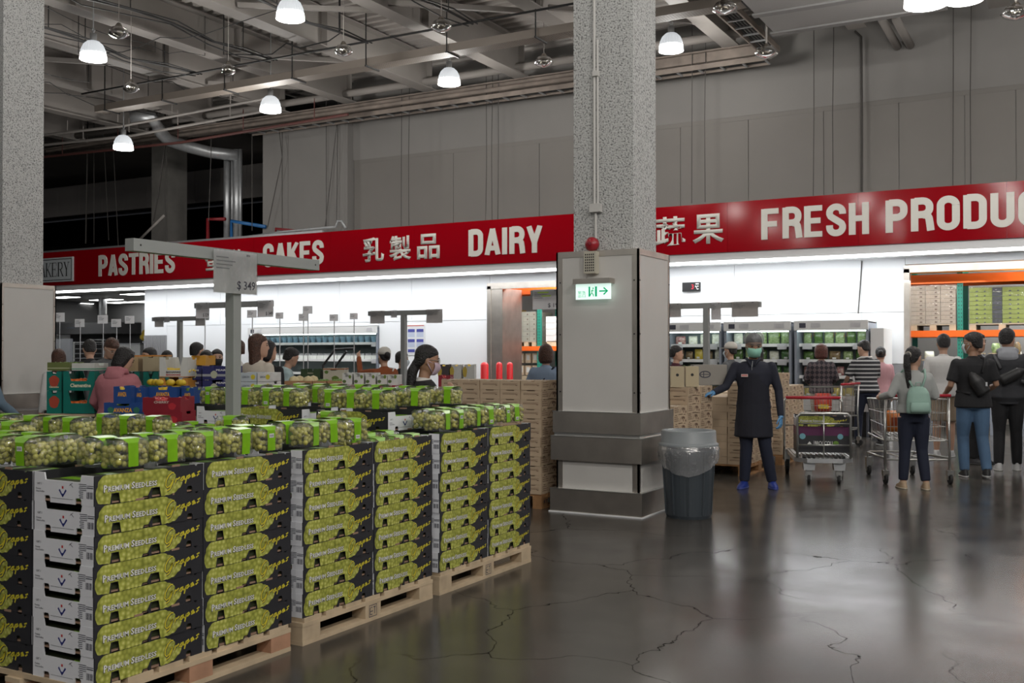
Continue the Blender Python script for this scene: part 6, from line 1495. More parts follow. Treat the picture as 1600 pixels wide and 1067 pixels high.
def person(x, y, rz, h, label, top, legs, hair, style='short', lean=0, yaw=0, nod=0, arms=None, feet=None, bulk=1.0, sleeve=1.0, hem=.50, extra=(), skin=None, shoe=None, legend=1.0, voxel=.011, female=False, topm2=None, sh_w=1.0, shorts=False, z=0.0, gloves=None, sk_legs=False):
    """local +y is forward; joints are fractions of the stature h"""
    skin = skin or SKIN; h *= .987
    t = thing('person', label, 'person', (x, y, z), rz, None)
    PV_ = Vector((0, 0, .53 * h)); ML = T_(PV_) @ Matrix.Rotation(R(-lean), 4, 'X') @ T_(-PV_)
    NK = Vector((0, 0, .862 * h)); MH = ML @ T_(NK) @ Matrix.Rotation(R(yaw), 4, 'Z') @ Matrix.Rotation(R(-nod), 4, 'X') @ Matrix.Scale(1.10, 4) @ T_(-NK)
    V = lambda p: Vector(p) * h
    sw = (.098 if female else .108) * sh_w
    arms = arms or {}
    A = {}
    for s in (-1, 1):
        e, w = arms.get(s, ((s * (sw + .028), -.012, .635), (s * (sw + .030), .035, .485)))
        A[s] = [V((s * sw, -.005, .795)), V(e), V(w)]
    F = {}
    for s in (-1, 1): F[s] = (feet or {}).get(s, ((s * .052, .008, .275), (s * .055, -.008, .045), 0))
    # ---- body: one continuous surface
    b = MB(); b.M = ML
    b.rings([(V((0, yo, z_)), rx * h * .93, ry * h * .93) for z_, rx, ry, yo in TORSO], 20)
    b.tube([V((0, -.008, .80)), V((0, -.006, .84)), V((0, .002, .895))], [.040 * h, .031 * h, .030 * h], 12)
    for s in (-1, 1):
        a, e, w = A[s]
        b.tube([a, a.lerp(e, .5), e, e.lerp(w, .35), w], [.029 * h, .026 * h, .021 * h, .0225 * h, .0155 * h], 10)
        d = (w - e).normalized(); side = d.cross(Vector((1, 0, 0))); side = side.normalized() if side.length > .2 else d.cross(Vector((0, 0, 1))).normalized()
        # palm and fingers; the palm's flat normal is sideways
        n_ = Vector((s, 0, 0)); n_ = (n_ - d * n_.dot(d)); n_ = n_.normalized() if n_.length > .2 else d.orthogonal().normalized(); sp = d.cross(n_).normalized()
        if sp.y < 0: sp = -sp
        if not gloves:
            pk = w + d * .050 * h
            b.tube([w - d * .01 * h, w + d * .022 * h, pk], [.0155 * h, .020 * h, .019 * h], 8)
            for k, (o, L) in enumerate(((.0165, .034), (.0055, .040), (-.0055, .037), (-.0155, .029))):
                r0 = pk + sp * o * h - d * .008 * h; m_ = r0 + d * L * .55 * h - n_ * .004 * h; e_ = m_ + d * L * .5 * h - n_ * .012 * h
                b.tube([r0, m_, e_], [.0062 * h, .0056 * h, .0046 * h], 6)
            r0 = w + d * .018 * h + sp * .014 * h; b.tube([r0, r0 + sp * .016 * h + d * .012 * h - n_ * .004 * h, r0 + sp * .020 * h + d * .036 * h - n_ * .010 * h], [.0075 * h, .0066 * h, .0052 * h], 6)
    b.M = None
    for s in (-1, 1):
        k, a, fa = F[s]; k, a = V(k), V(a); hp = V((s * .052, 0, .52))
        b.tube([hp, hp.lerp(k, .5), k, k.lerp(a, .3), a, a - Vector((0, 0, .03 * h))], [.055 * h, .047 * h, .033 * h, .035 * h, .021 * h, .020 * h], 12)
        fd = Matrix.Rotation(R(fa), 3, 'Z') @ Vector((0, 1, 0)); b.tube([a + Vector((0, 0, -.020 * h)) - fd * .02 * h, a + Vector((0, 0, -.028 * h)) + fd * .05 * h, a + Vector((0, 0, -.033 * h)) + fd * .095 * h], [.021 * h, .018 * h, .012 * h], 8)
    b.M = MH
    b.rings([(V((0, yo, z_)), rx * h, ry * h) for z_, rx, ry, yo in HEADP], 20)
    b.ball(V((0, .056, .920)), .0085 * h, 8, 6, (.85, 1.1, 1.2)); b.ball(V((0, .053, .932)), .006 * h, 8, 6, (.8, 1, 2.2))
    for s in (-1, 1): b.ball(V((s * .0455, -.006, .927)), .013 * h, 8, 6, (.35, .75, 1.35))
    body = b.build('body', skin, t, True); remesh(body, voxel * .8, 3)
    # face
    b = MB(); b.M = MH
    for s in (-1, 1): b.ball(V((s * .018, .0500, .936)), .0052 * h, 8, 6, (1.5, .6, .8))
    sub(t, 'eyes', b, EYE, True)
    b = MB(); b.M = MH
    for s in (-1, 1): b.tube([V((s * .009, .0545, .947)), V((s * .019, .0535, .950)), V((s * .029, .047, .946))], .0022 * h, 5)
    sub(t, 'eyebrows', b, hair)
    b = MB(); b.M = MH; b.ball(V((0, .0495, .896)), .012 * h, 8, 6, (1, .32, .3)); sub(t, 'lips', b, LIP, True)
    # ---- hair
    HR = [(.900, .030, .022, -.038), (.918, .0425, .036, -.026), (.937, .0475, .045, -.017), (.955, .0500, .055, -.008), (.972, .0475, .0575, -.005), (.990, .037, .047, -.006), (1.003, .020, .027, -.008), (1.008, .006, .01, -.008)]
    if style != 'bald':
        b = MB(); b.M = MH; b.rings([(V((0, yo, z_)), rx * h, ry * h) for z_, rx, ry, yo in HR], 18)
        if style in ('bob', 'long', 'bigbob'):
            g = 1.12 if style == 'bigbob' else 1.0; zl = .862 if style != 'long' else .70
            b.rings([(V((0, -.022, zl)), .040 * h * g, .020 * h * g), (V((0, -.022, (zl + .9) / 2)), .052 * h * g, .034 * h * g), (V((0, -.016, .91)), .055 * h * g, .042 * h * g), (V((0, -.010, .955)), .054 * h * g, .052 * h * g), (V((0, -.007, .99)), .04 * h * g, .045 * h * g)], 16)
        if style == 'ponytail':
            b.tube([V((0, -.055, .955)), V((0, -.085, .945)), V((0.004, -.092, .88)), V((.008, -.082, .80)), V((.004, -.078, .73))], [.018 * h, .022 * h, .024 * h, .020 * h, .008 * h], 10)
        if style == 'lowtail': b.tube([V((0, -.045, .915)), V((0, -.062, .87)), V((0, -.060, .80)), V((0, -.06, .72))], [.024 * h, .026 * h, .022 * h, .008 * h], 10)
        if style == 'bun': b.ball(V((0, -.068, .945)), .026 * h, 10, 8)
        if style == 'ponytail':
            q = MB(); q.M = MH; q.tube([V((.019 * math.cos(i * PI / 5), -.070, .951 + .019 * math.sin(i * PI / 5))) for i in range(11)], .005, 6, False); sub(t, 'hair_tie', q, mat('cream_band', (0.5, 0.45, 0.38), 0.7))
        if style in ('short', 'fringe'): b.rings([(V((0, .030, .962)), .034 * h, .022 * h), (V((0, .022, .985)), .034 * h, .03 * h)], 12)
        ho = b.build('hair', hair, t, True); remesh(ho, .010, 2)
    # ---- clothes
    g = 1.13 * bulk; b = MB(); b.M = ML
    tr = [r_ for r_ in TORSO if r_[0] > hem + .01]
    rg = [(V((0, tr[0][3], hem)), tr[0][1] * h * g * 1.02, tr[0][2] * h * g * 1.05)] + [(V((0, yo, z_)), rx * h * g, ry * h * g) for z_, rx, ry, yo in tr]
    if hem < .47: rg = [(V((0, 0, hem)), .105 * h * bulk * 1.1, .085 * h * bulk * 1.1), (V((0, 0, (hem + .52) / 2)), .105 * h * bulk * 1.08, .08 * h * bulk * 1.1)] + rg[1:]
    b.rings(rg, 22)
    for s in (-1, 1):
        a, e, w = A[s]; r_ = (.033, .030, .026, .024, .020); q = [a, a.lerp(e, .5), e, e.lerp(w, .5), w]
        if sleeve < 1: q = [a, a.lerp(e, sleeve * .8), a.lerp(e, sleeve * 1.6)]; r_ = (.033, .034, .034)
        b.tube([a - (e - a).normalized() * .005 * h] + q[1:], [k * h * bulk for k in r_[:len(q)]], 12); b.ball(a, .034 * h * bulk, 10, 8)
    b.tube([V((0, -.008, .815)), V((0, -.004, .848))], [.052 * h, .038 * h], 14)
    remesh(b.build('top', top, t, True), voxel * 1.1, 4)
    b = MB()
    b.rings([(V((0, 0, .478)), .090 * h, .068 * h), (V((0, -.002, .525)), .100 * h, .074 * h), (V((0, 0, .60)), .088 * h, .064 * h)], 18)
    for s in (-1, 1):
        k, a, fa = F[s]; k, a = V(k), V(a); hp = V((s * .052, 0, .51)); a2 = k.lerp(a, legend) if not shorts else k + Vector((0, 0, .02 * h))
        if shorts: b.tube([hp, hp.lerp(k, .5), a2], [.060 * h, .056 * h, .052 * h], 12)
        else: b.tube([hp, hp.lerp(k, .5), k, k.lerp(a2, .5), a2], [.060 * h, .053 * h, .041 * h, .039 * h, .034 * h], 12)
    remesh(b.build('trousers', legs, t, True), voxel * 1.15, 4)
    for s in (-1, 1):
        k, a, fa = F[s]; a = V(a); Rf = Matrix.Rotation(R(fa), 4, 'Z')
        b = MB(); b.M = T_(a + Vector((0, 0, -.045 * h))) @ Rf; tilt = 0
        b.rings([((0, .030 * h, .002), .026 * h, .078 * h), ((0, .030 * h, .012 * h), .029 * h, .082 * h), ((0, .026 * h, .024 * h), .027 * h, .073 * h), ((0, .005 * h, .038 * h), .024 * h, .042 * h), ((0, -.008 * h, .056 * h), .022 * h, .026 * h)], 16)
        b.cur = 1; b.rings([((0, .030 * h, 0), .030 * h, .083 * h), ((0, .030 * h, .011 * h), .030 * h, .083 * h)], 16)
        sh = shoe or (mat('dark_shoe', (0.03, 0.03, 0.035), 0.5), mat('dark_sole', (0.05, 0.05, 0.05), 0.7))
        sub(t, 'shoe', b, list(sh), True)
    t['_h'] = h
    if 'mask' in extra or 'mask_green' in extra or 'mask_black' in extra or 'mask_pink' in extra:
        mm = mat('mask_green', (0.30, 0.62, 0.50), 0.7) if 'mask_green' in extra else mat('mask_black', (0.015, 0.015, 0.015), 0.7) if 'mask_black' in extra else mat('mask_pink', (0.50, 0.38, 0.45), 0.7) if 'mask_pink' in extra else mat('mask_blue', (0.55, 0.62, 0.66), 0.7)
        b = MB(); b.M = MH; vs = []; n = 9
        for i, (z_, r_, o_) in enumerate(((.926, 1.02, .004), (.918, 1.07, .008), (.905, 1.12, .010), (.890, 1.12, .009), (.874, 1.08, .006), (.868, .98, .0))):
            for j in range(n):
                a = R(90 + 62 * (j - 4) / 4); ryy = (.049 if z_ > .9 else .045 if z_ > .88 else .040) + o_; rxx = .042 if z_ > .9 else .036
                vs.append(V((rxx * r_ * math.cos(a), ryy * r_ * math.sin(a) + .004, z_)))
        b.add(vs, [(i * n + j, i * n + j + 1, (i + 1) * n + j + 1, (i + 1) * n + j) for i in range(5) for j in range(n - 1)])
        for s in (-1, 1): b.tube([V((s * .035, .026, .921)), V((s * .047, -.004, .930))], .0012 * h, 4); b.tube([V((s * .034, .026, .880)), V((s * .047, -.006, .922))], .0012 * h, 4)
        mo = sub(t, 'face_mask', b, mm, True); sm = mo.modifiers.new('thick', 'SOLIDIFY'); sm.thickness = .003
    if 'glasses' in extra:
        b = MB(); b.M = MH
        for s in (-1, 1):
            b.tube([V((s * .019 + .0135 * math.cos(2 * PI * i / 14), .057, .935 + .011 * math.sin(2 * PI * i / 14))) for i in range(15)], .0014 * h, 5, False); b.tube([V((s * .032, .055, .938)), V((s * .047, .0, .935))], .0012 * h, 4)
        b.tube([V((-.006, .058, .937)), V((.006, .058, .937))], .0013 * h, 4); sub(t, 'glasses', b, M_steel)
    if 'cap' in extra or 'cap_white' in extra:
        b = MB(); b.M = MH; b.rings([(V((0, -.006, .950)), .053 * h, .062 * h), (V((0, -.006, .975)), .052 * h, .061 * h), (V((0, -.008, .997)), .042 * h, .05 * h), (V((0, -.008, 1.012)), .018 * h, .022 * h)], 18)
        b.rings([(V((0, .055, .951)), .040 * h, .045 * h), (V((0, .058, .956)), .040 * h, .045 * h)], 14); sub(t, 'cap', b, mat('pale_cap', (0.58, 0.55, 0.50), 0.7), True)
    if 'hairnet' in extra:
        b = MB(); b.M = MH; g_ = random.Random(2); n = 20
        pr = [(.942, .050, .062), (.955, .058, .070), (.975, .061, .071), (1.0, .052, .062), (1.018, .034, .042), (1.024, .008, .01)]; vs = []
        for z_, rx, ry in pr:
            for j in range(n): k = g_.uniform(.97, 1.04); vs.append(V((rx * k * math.cos(2 * PI * j / n), ry * k * math.sin(2 * PI * j / n) - .005, z_)))
        b.add(vs, [(i * n + j, i * n + (j + 1) % n, (i + 1) * n + (j + 1) % n, (i + 1) * n + j) for i in range(5) for j in range(n)])
        sub(t, 'hair_net', b, clear_mat('hairnet_film', (0.85, 0.86, 0.88), 0.09, 0.3, bump=1.0, bscale=40, haze=.12), True)
    if 'hood' in extra or 'hood_grey' in extra:
        hm = top if 'hood' in extra else cloth('grey_hood', (0.30, 0.31, 0.34))
        b = MB(); b.M = ML; b.rings([(V((0, -.058, .775)), .055 * h, .016 * h), (V((0, -.062, .81)), .070 * h, .030 * h), (V((0, -.050, .845)), .066 * h, .040 * h), (V((0, -.040, .872)), .054 * h, .034 * h), (V((0, -.035, .885)), .038 * h, .02 * h)], 16)
        b.tube([V((.045, .02, .835)), V((.058, -.02, .855)), V((.04, -.055, .865)), V((-.04, -.055, .865)), V((-.058, -.02, .855)), V((-.045, .02, .835))], .020 * h, 8); remesh(b.build('hood', hm, t, True), .012, 4)
    return t, ML, V
def sling(t, ML, V, m, bagm, label=None, side=1, bag=True):
    b = MB(); b.M = ML; pts = [V((-side * .07, .045, .835)), V((-side * .075, -.045, .83)), V((0, -.083, .73)), V((side * .075, -.072, .63)), V((side * .115, 0, .56)), V((side * .07, .078, .63)), V((-side * .02, .08, .74)), V((-side * .07, .045, .835))]
    b.tube(pts, .0075 * t['_h'], 6); sub(t, 'bag_strap', b, m)
def near(px, D): c = at(px, 552, D); return c.x, c.y
def face_cam(px, off=0): return R(YAW) - math.atan((px - 800) / FPX) + PI + R(off)    # facing the camera, plus off degrees to its own left
def hfrom(py, D): return H + (552 - py) / FPX * D
C_navy = cloth('navy_work_cloth', (0.018, 0.020, 0.034)); C_black = cloth('black_cloth', (0.014, 0.014, 0.016)); C_dkblue = cloth('dark_indigo_cloth', (0.012, 0.016, 0.035)); C_jean = cloth('blue_denim', (0.075, 0.14, 0.24), noise=.2, nscale=3); C_grey = cloth('light_grey_knit', (0.36, 0.37, 0.36)); C_white = cloth('white_cotton', (0.56, 0.55, 0.54)); C_pink = cloth('pink_padded_cloth', (0.40, 0.15, 0.17)); C_rose = cloth('rose_vest', (0.48, 0.26, 0.28)); C_cream = cloth('cream_knit', (0.50, 0.45, 0.38)); C_rust = cloth('rust_cloth', (0.24, 0.06, 0.015)); C_ltblue = cloth('light_blue_cotton', (0.22, 0.29, 0.40)); C_maroon = cloth('maroon_cloth', (0.06, 0.01, 0.02)); C_char = cloth('charcoal_cloth', (0.030, 0.031, 0.036)); C_khaki = cloth('pale_khaki', (0.36, 0.28, 0.2)); C_teal = cloth('white_teal_cloth', (0.45, 0.58, 0.60), noise=.35, nscale=5); C_gdk = cloth('grey_shirt', (0.10, 0.105, 0.11)); C_denimj = cloth('denim_jacket', (0.10, 0.15, 0.20))
def stripe_mat(name, c1, c2, sc, dirv=(0, 0, 1), wob=0.0, thr=.5):
    m = cloth(name, c1); nt = m.node_tree; b = nt.nodes['Principled BSDF']; L = nt.links.new
    tc = nt.nodes.new('ShaderNodeTexCoord'); w = nt.nodes.new('ShaderNodeTexWave'); w.wave_type = 'BANDS'; w.bands_direction = 'Z' if dirv[2] else 'X'; w.inputs['Scale'].default_value = sc; w.inputs['Distortion'].default_value = wob; w.inputs['Detail'].default_value = 0; w.inputs['Detail Scale'].default_value = 1
    r = nt.nodes.new('ShaderNodeValToRGB'); r.color_ramp.interpolation = 'CONSTANT'; r.color_ramp.elements[0].color = (*c1, 1); r.color_ramp.elements[1].position = thr; r.color_ramp.elements[1].color = (*c2, 1)
    L(tc.outputs['Object'], w.inputs['Vector']); L(w.outputs['Fac'], r.inputs['Fac']); L(r.outputs['Color'], b.inputs['Base Color']); return m
C_stripe = stripe_mat('striped_polo', (0.018, 0.018, 0.022), (0.42, 0.42, 0.42), 4.6, thr=.72)
C_zebra = stripe_mat('black_white_stripe', (0.012, 0.012, 0.012), (0.55, 0.54, 0.51), 3.2, wob=2.5, thr=.55)
def check_mat():
    m = cloth('diamond_cardigan', (0.02, 0.018, 0.022)); nt = m.node_tree; b = nt.nodes['Principled BSDF']; L = nt.links.new
    tc = nt.nodes.new('ShaderNodeTexCoord'); mp = nt.nodes.new('ShaderNodeMapping'); mp.inputs['Rotation'].default_value = (0, R(45), 0); mp.inputs['Scale'].default_value = (1, 0.001, .9)
    ck = nt.nodes.new('ShaderNodeTexChecker'); ck.inputs['Scale'].default_value = 19; ck.inputs['Color1'].default_value = (0.022, 0.018, 0.024, 1); ck.inputs['Color2'].default_value = (0.10, 0.075, 0.08, 1)
    L(tc.outputs['Object'], mp.inputs['Vector']); L(mp.outputs[0], ck.inputs['Vector']); L(ck.outputs['Color'], b.inputs['Base Color']); return m
C_diam = check_mat()
W_SHOE = (mat('white_shoe', (0.5, 0.5, 0.5), 0.5), mat('white_sole', (0.6, 0.6, 0.58), 0.6)); B_SHOE = (mat('blue_shoe', (0.01, 0.03, 0.22), 0.5), mat('blue_sole', (0.04, 0.06, 0.25), 0.6)); T_SHOE = (mat('beige_shoe', (0.40, 0.29, 0.19), 0.6), mat('beige_sole', (0.5, 0.43, 0.33), 0.6)); K_SHOE = (mat('black_shoe', (0.015, 0.015, 0.017), 0.5), mat('pale_sole', (0.45, 0.45, 0.45), 0.6))

# --- the worker right of the pillar
hw = 1.745
t, ML, V = person(-3.37, 11.60, R(192), hw, 'worker in navy coat, hair net, green mask and blue gloves by the brown cartons', C_navy, C_dkblue, HAIRB, 'short', yaw=14, nod=14, hem=.335, bulk=1.08, skin=SKIN2, shoe=B_SHOE, voxel=.010, extra=('hairnet', 'mask_green'), gloves=True, sh_w=1.06,
    arms={1: ((.175, .045, .665), (.245, .165, .628)), -1: ((-.160, -.015, .640), (-.175, .03, .475))}, feet={1: ((.045, .02, .275), (.060, .01, .045), -14), -1: ((-.075, .01, .275), (-.115, -.03, .045), 16)})
GLV = mat('blue_nitrile', (0.10, 0.28, 0.52), 0.35)
def glove(t, ML, V, w, d, n_, sp, h, curl=.35):
    """a hand: palm, four unequal bent fingers, thumb from the side of the palm"""
    w, d, n_, sp = V(w), Vector(d).normalized(), Vector(n_).normalized(), Vector(sp).normalized(); b = MB(); b.M = ML
    b.tube([w - d * .03, w, w + d * .02], [.033, .029, .031], 10)
    T = Matrix((sp, n_, d)).transposed()
    b.rings([(w + d * .01, .030, .020, T), (w + d * .045, .040, .017, T), (w + d * .085, .043, .015, T), (w + d * .098, .040, .012, T)], 12)
    for o, L in ((.0315, .070), (.0105, .080), (-.0105, .075), (-.031, .060)):
        p = w + d * .088 + sp * o; pts = [p]; dd = d.copy(); ang = 0
        for k in range(3): ang += curl; dd = d * math.cos(ang) + n_ * math.sin(ang); p = p + dd * L * (.45, .32, .25)[k]; pts.append(p)
        b.tube(pts, [.0095, .0092, .0085, .007], 8)
    p = w + d * .03 + sp * .034; b.tube([p, p + sp * .022 + d * .018 + n_ * .006, p + sp * .030 + d * .048 + n_ * .016, p + sp * .026 + d * .070 + n_ * .026], [.013, .011, .0095, .0075], 8)
    remesh(b.build('glove', GLV, t, True), .0055, 2)
glove(t, ML, V, (.245, .165, .628), (.62, .78, -.1), (-.1, .15, -1), (-.78, .62, 0), hw, .22)
glove(t, ML, V, (-.175, .03, .475), (-.02, .25, -1), (.9, .35, 0), (.3, .9, .2), hw, .42)
b = MB(); b.M = ML; b.rings([(V((0, .006, .335)), .125 * hw, .102 * hw), (V((0, .004, .44)), .118 * hw, .094 * hw), (V((0, .004, .56)), .106 * hw, .080 * hw), (V((0, .006, .66)), .100 * hw, .077 * hw), (V((0, .008, .745)), .086 * hw, .074 * hw), (V((0, .012, .762)), .05 * hw, .066 * hw)], 20)
remesh(b.build('apron', cloth('dark_apron', (0.012, 0.013, 0.022)), t, True), .012, 4)
b = MB(); b.M = ML; b.box(.028 * hw, .070 * hw + .030, .722 * hw, .070 * hw, .070 * hw + .036, .740 * hw); q = sub(t, 'name_badge', b, mat('badge_white', (0.6, 0.5, 0.47), 0.5))
b = MB(); b.M = ML; F = T_((.031 * hw, .070 * hw + .0365, .724 * hw)); 
for i in range(4): b.box((.033 + i * .009) * hw, .070 * hw + .036, .727 * hw, (.039 + i * .009) * hw, .070 * hw + .0366, .736 * hw)
b.build('badge_letters', M_red_ink, q)
b = MB(); b.M = ML; b.tube([V((0, .060, .835)), V((.004, .0775, .795)), V((.004, .078, .775))], .003, 5); sub(t, 'zip', b, M_galv)
b = MB(); b.M = ML
for s in (-1, 1): b.tube([V((s * .045, .01, .850)), V((s * .030, .045, .838)), V((s * .012, .066, .800))], [.016, .016, .010], 8)
sub(t, 'collar', b, C_navy, True)

# --- shoppers at the right
h_ = 1.59; rz = R(22)
t, ML, V = person(-1.77, 12.38, rz, h_, 'woman with ponytail in grey cardigan and navy trousers wearing a mint backpack', C_grey, C_dkblue, HAIRB, 'ponytail', yaw=-42, female=True, hem=.545, bulk=1.18, shoe=T_SHOE, voxel=.010, legend=.93,
    arms={1: ((.150, .0, .665), (.16, .12, .655)), -1: ((-.165, -.03, .675), (-.20, .11, .655))}, feet={1: ((.056, .01, .28), (.074, -.03, .045), -6), -1: ((-.060, .015, .28), (-.072, .02, .045), 8)})
MINT = cloth('mint_canvas', (0.28, 0.42, 0.36)); w_ = t.matrix_basis
bp = thing('backpack', 'small mint green backpack on the back of the ponytail woman', 'backpack', (-1.77, 12.38, 0), rz)
b = MB(); b.M = ML
b.rings([(V((0, -.125, .545)), .075 * h_, .035 * h_), (V((0, -.128, .56)), .082 * h_, .045 * h_), (V((0, -.130, .63)), .083 * h_, .046 * h_), (V((0, -.122, .69)), .074 * h_, .040 * h_), (V((0, -.112, .725)), .055 * h_, .028 * h_), (V((0, -.105, .738)), .03 * h_, .014 * h_)], 20); remesh(sub(bp, 'bag', b, MINT, True), .010, 3)
b = MB(); b.M = ML; b.rings([(V((0, -.168, .556)), .060 * h_, .014 * h_), (V((0, -.172, .575)), .066 * h_, .018 * h_), (V((0, -.170, .625)), .062 * h_, .014 * h_)], 16); sub(bp, 'front_pocket', b, MINT, True)
for s in (-1, 1): b = MB(); b.M = ML; b.tube([V((s * .030, -.105, .728)), V((s * .062, -.072, .80)), V((s * .070, -.02, .855)), V((s * .072, .05, .835)), V((s * .078, .085, .74))], .013, 8); sub(bp, 'strap', b, MINT, True)
b = MB(); b.M = ML; b.tube([V((-.02, -.118, .735)), V((-.015, -.128, .765)), V((.015, -.128, .765)), V((.02, -.118, .735))], .006, 6); sub(bp, 'top_loop', b, MINT)
x, y = near(1474, 15.3)
person(x, y, face_cam(1474, 175), 1.80, 'man seen from behind in white tee and pale shorts beyond the backpack woman', C_white, C_khaki, HAIRB, 'short', yaw=16, sleeve=.42, shorts=True, shoe=W_SHOE, bulk=1.14)
x, y = near(1520, 12.75); hm = 1.775
t, ML, V = person(x, y, R(14), hm, 'man in black tee and blue jeans with mask, glasses and black sling bag', C_black, C_jean, HAIRB, 'short', yaw=55, sleeve=.5, bulk=1.16, skin=SKIN2, shoe=K_SHOE, voxel=.010, extra=('mask', 'glasses'), hem=.49,
    arms={-1: ((-.150, -.02, .640), (-.165, .10, .585)), 1: ((.150, .0, .65), (.10, .14, .60))}, feet={-1: ((-.060, .05, .285), (-.055, .02, .045), 6), 1: ((.058, .0, .285), (.075, -.075, .060), -4)})
sb = thing('sling_bag', 'black sling bag slung across the back of the man in jeans', 'bag', (x, y, 0), R(14)); b = MB(); b.M = ML @ T_(V((.015, -.105, .66))) @ Matrix.Rotation(R(-32), 4, 'Y')
b.rings([((0, 0, -.15), .06, .03), ((0, 0, -.13), .085, .05), ((0, 0, .03), .085, .05), ((0, 0, .12), .05, .035), ((0, 0, .16), .02, .015)], 16); remesh(sub(sb, 'bag', b, mat('black_nylon', (0.010, 0.010, 0.011), 0.45), True), .010, 2)
b = MB(); b.M = ML; b.tube([V((.045, -.10, .735)), V((.070, -.055, .825)), V((.062, .03, .842)), V((.0, .082, .74)), V((-.08, .07, .62)), V((-.108, -.01, .60)), V((-.03, -.10, .59))], .014, 8); sub(sb, 'strap', b, C_black, True)
b = MB(); b.M = ML; b.box(.058 * hm, -.137 * hm, .635 * hm, .070 * hm, -.134 * hm, .662 * hm); sub(sb, 'tag', b, M_galv)
x, y = near(1527, 14.3); person(x, y, face_cam(1527, 60), 1.80, 'young man with black hair looking back between the two dark dressed men', C_black, C_black, HAIRB, 'short', yaw=-5)
x, y = near(1574, 13.5); hh = 1.84
t, ML, V = person(x, y, R(8), hh, 'tall man in black jacket with grey hood and black trousers at right', C_char, C_black, HAIRB, 'short', yaw=-25, bulk=1.24, extra=('hood_grey',), shoe=W_SHOE, voxel=.010, hem=.475, feet={1: ((.055, .02, .28), (.060, .03, .045), -4), -1: ((-.055, .01, .28), (-.062, -.02, .045), 4)})
sb = thing('sling_bag', 'black sling bag across the back of the man with the grey hood', 'bag', (x, y, 0), R(8)); b = MB(); b.M = ML @ T_(V((.02, -.115, .68))) @ Matrix.Rotation(R(62), 4, 'Y')
b.rings([((0, 0, -.16), .05, .03), ((0, 0, -.13), .075, .05), ((0, 0, .10), .075, .05), ((0, 0, .16), .03, .02)], 16); remesh(sub(sb, 'bag', b, mat('black_nylon'), True), .010, 2)
b = MB(); b.M = ML; b.tube([V((-.05, -.11, .73)), V((-.088, -.05, .82)), V((-.07, .05, .83)), V((.03, .10, .72)), V((.12, .05, .63)), V((.13, -.03, .62)), V((.08, -.115, .645))], .020, 8); sub(sb, 'strap', b, mat('grey_webbing', (0.06, 0.06, 0.065), 0.6), True)
# --- by the coolers
x, y = near(1354, 17.3); hs = 1.74
t, ML, V = person(x, y, R(35), hs, 'man in black and grey striped polo shirt and jeans pushing a cart', C_stripe, C_dkblue, HAIRB, 'short', yaw=30, nod=8, lean=6, sleeve=.6, bulk=1.18, shoe=K_SHOE, voxel=.011,
    arms={-1: ((-.165, .04, .665), (-.13, .20, .60)), 1: ((.14, .08, .66), (-.02, .20, .61))}, feet={-1: ((-.055, .06, .29), (-.060, .07, .045), 6), 1: ((.058, -.03, .28), (.070, -.16, .055), -4)})
b = MB(); b.M = ML; b.tube([V((-.055, .045, .835)), V((-.05, -.035, .845)), V((.05, -.035, .845)), V((.055, .045, .835))], .020, 8); sub(t, 'pale_collar', b, C_white, True)
b = MB(); b.M = ML; b.tube([V((-.148, .173, .615)), V((-.135, .185, .606))], [.036, .034], 12); sub(t, 'wrist_watch', b, M_black)
x, y = near(1376, 18.0); person(x, y, R(28), 1.63, 'woman in rose vest behind the striped polo man', C_rose, C_black, HAIRB, 'bun', yaw=-20, female=True, bulk=1.15)
x, y = near(1283, 17.6); person(x, y, R(16), 1.68, 'woman with short reddish hair in diamond patterned cardigan facing the coolers', C_diam, C_khaki, HAIRR, 'bigbob', female=True, bulk=1.2, hem=.47, arms={1: ((.15, .0, .66), (.12, .12, .62)), -1: ((-.15, .0, .66), (-.12, .12, .62))})
x, y = near(1057, 16.2); person(x, y, R(-45), 1.64, 'person in maroon top with dark hair looking into the left cooler', C_maroon, C_black, HAIRB, 'short', yaw=-15, bulk=1.05)
x, y = near(1141, 17.2); person(x, y, R(75), 1.695, 'person in pale cap and mask looking left behind the worker', C_gdk, C_black, HAIRB, 'short', extra=('cap', 'mask'), bulk=1.0, female=True)
x, y = near(1184, 17.3); person(x, y, R(10), 1.66, 'person with long black hair partly hidden by the worker', C_black, C_black, HAIRB, 'long', female=True)
# --- left and middle
x, y = near(664, 8.45); h5 = 1.585
t, ML, V = person(x, y, R(-38), h5, 'woman in black and white striped top with lilac mask and glasses behind the grapes', C_zebra, C_black, HAIRB, 'lowtail', female=True, voxel=.009, yaw=-8, nod=8, extra=('mask_pink', 'glasses'), skin=SKIN2, bulk=1.08, arms={1: ((.135, .05, .665), (.045, .115, .772)), -1: ((-.13, -.01, .64), (-.12, .06, .52))})
x, y = near(853, 13.4); t, ML, V = person(x, y, R(12), 1.64, 'woman with short dark hair in light blue tee at the store doorway', C_ltblue, C_dkblue, HAIRN, 'bob', female=True, sleeve=.55, bulk=1.18, yaw=10, arms={-1: ((-.165, .02, .64), (-.14, .16, .60)), 1: ((.14, .05, .64), (.05, .16, .60))})
sling(t, ML, V, C_dkblue, None, side=-1)
x, y = near(600, 14.8); t, ML, V = person(x, y, R(62), 1.60, 'woman in rust top and white cap pointing left toward the cake case', C_rust, C_black, HAIRB, 'bun', female=True, extra=('cap', 'mask'), bulk=1.12, arms={-1: ((-.17, .14, .79), (-.13, .26, .93)), 1: ((.14, .0, .64), (.12, .08, .52))})
sling(t, ML, V, C_white, None, side=-1)
x, y = near(628, 15.7); person(x, y, R(-5), 1.55, 'person in black top mostly behind the sign post near the striped shirt', C_black, C_black, HAIRB, 'short', yaw=-50, extra=('mask',))
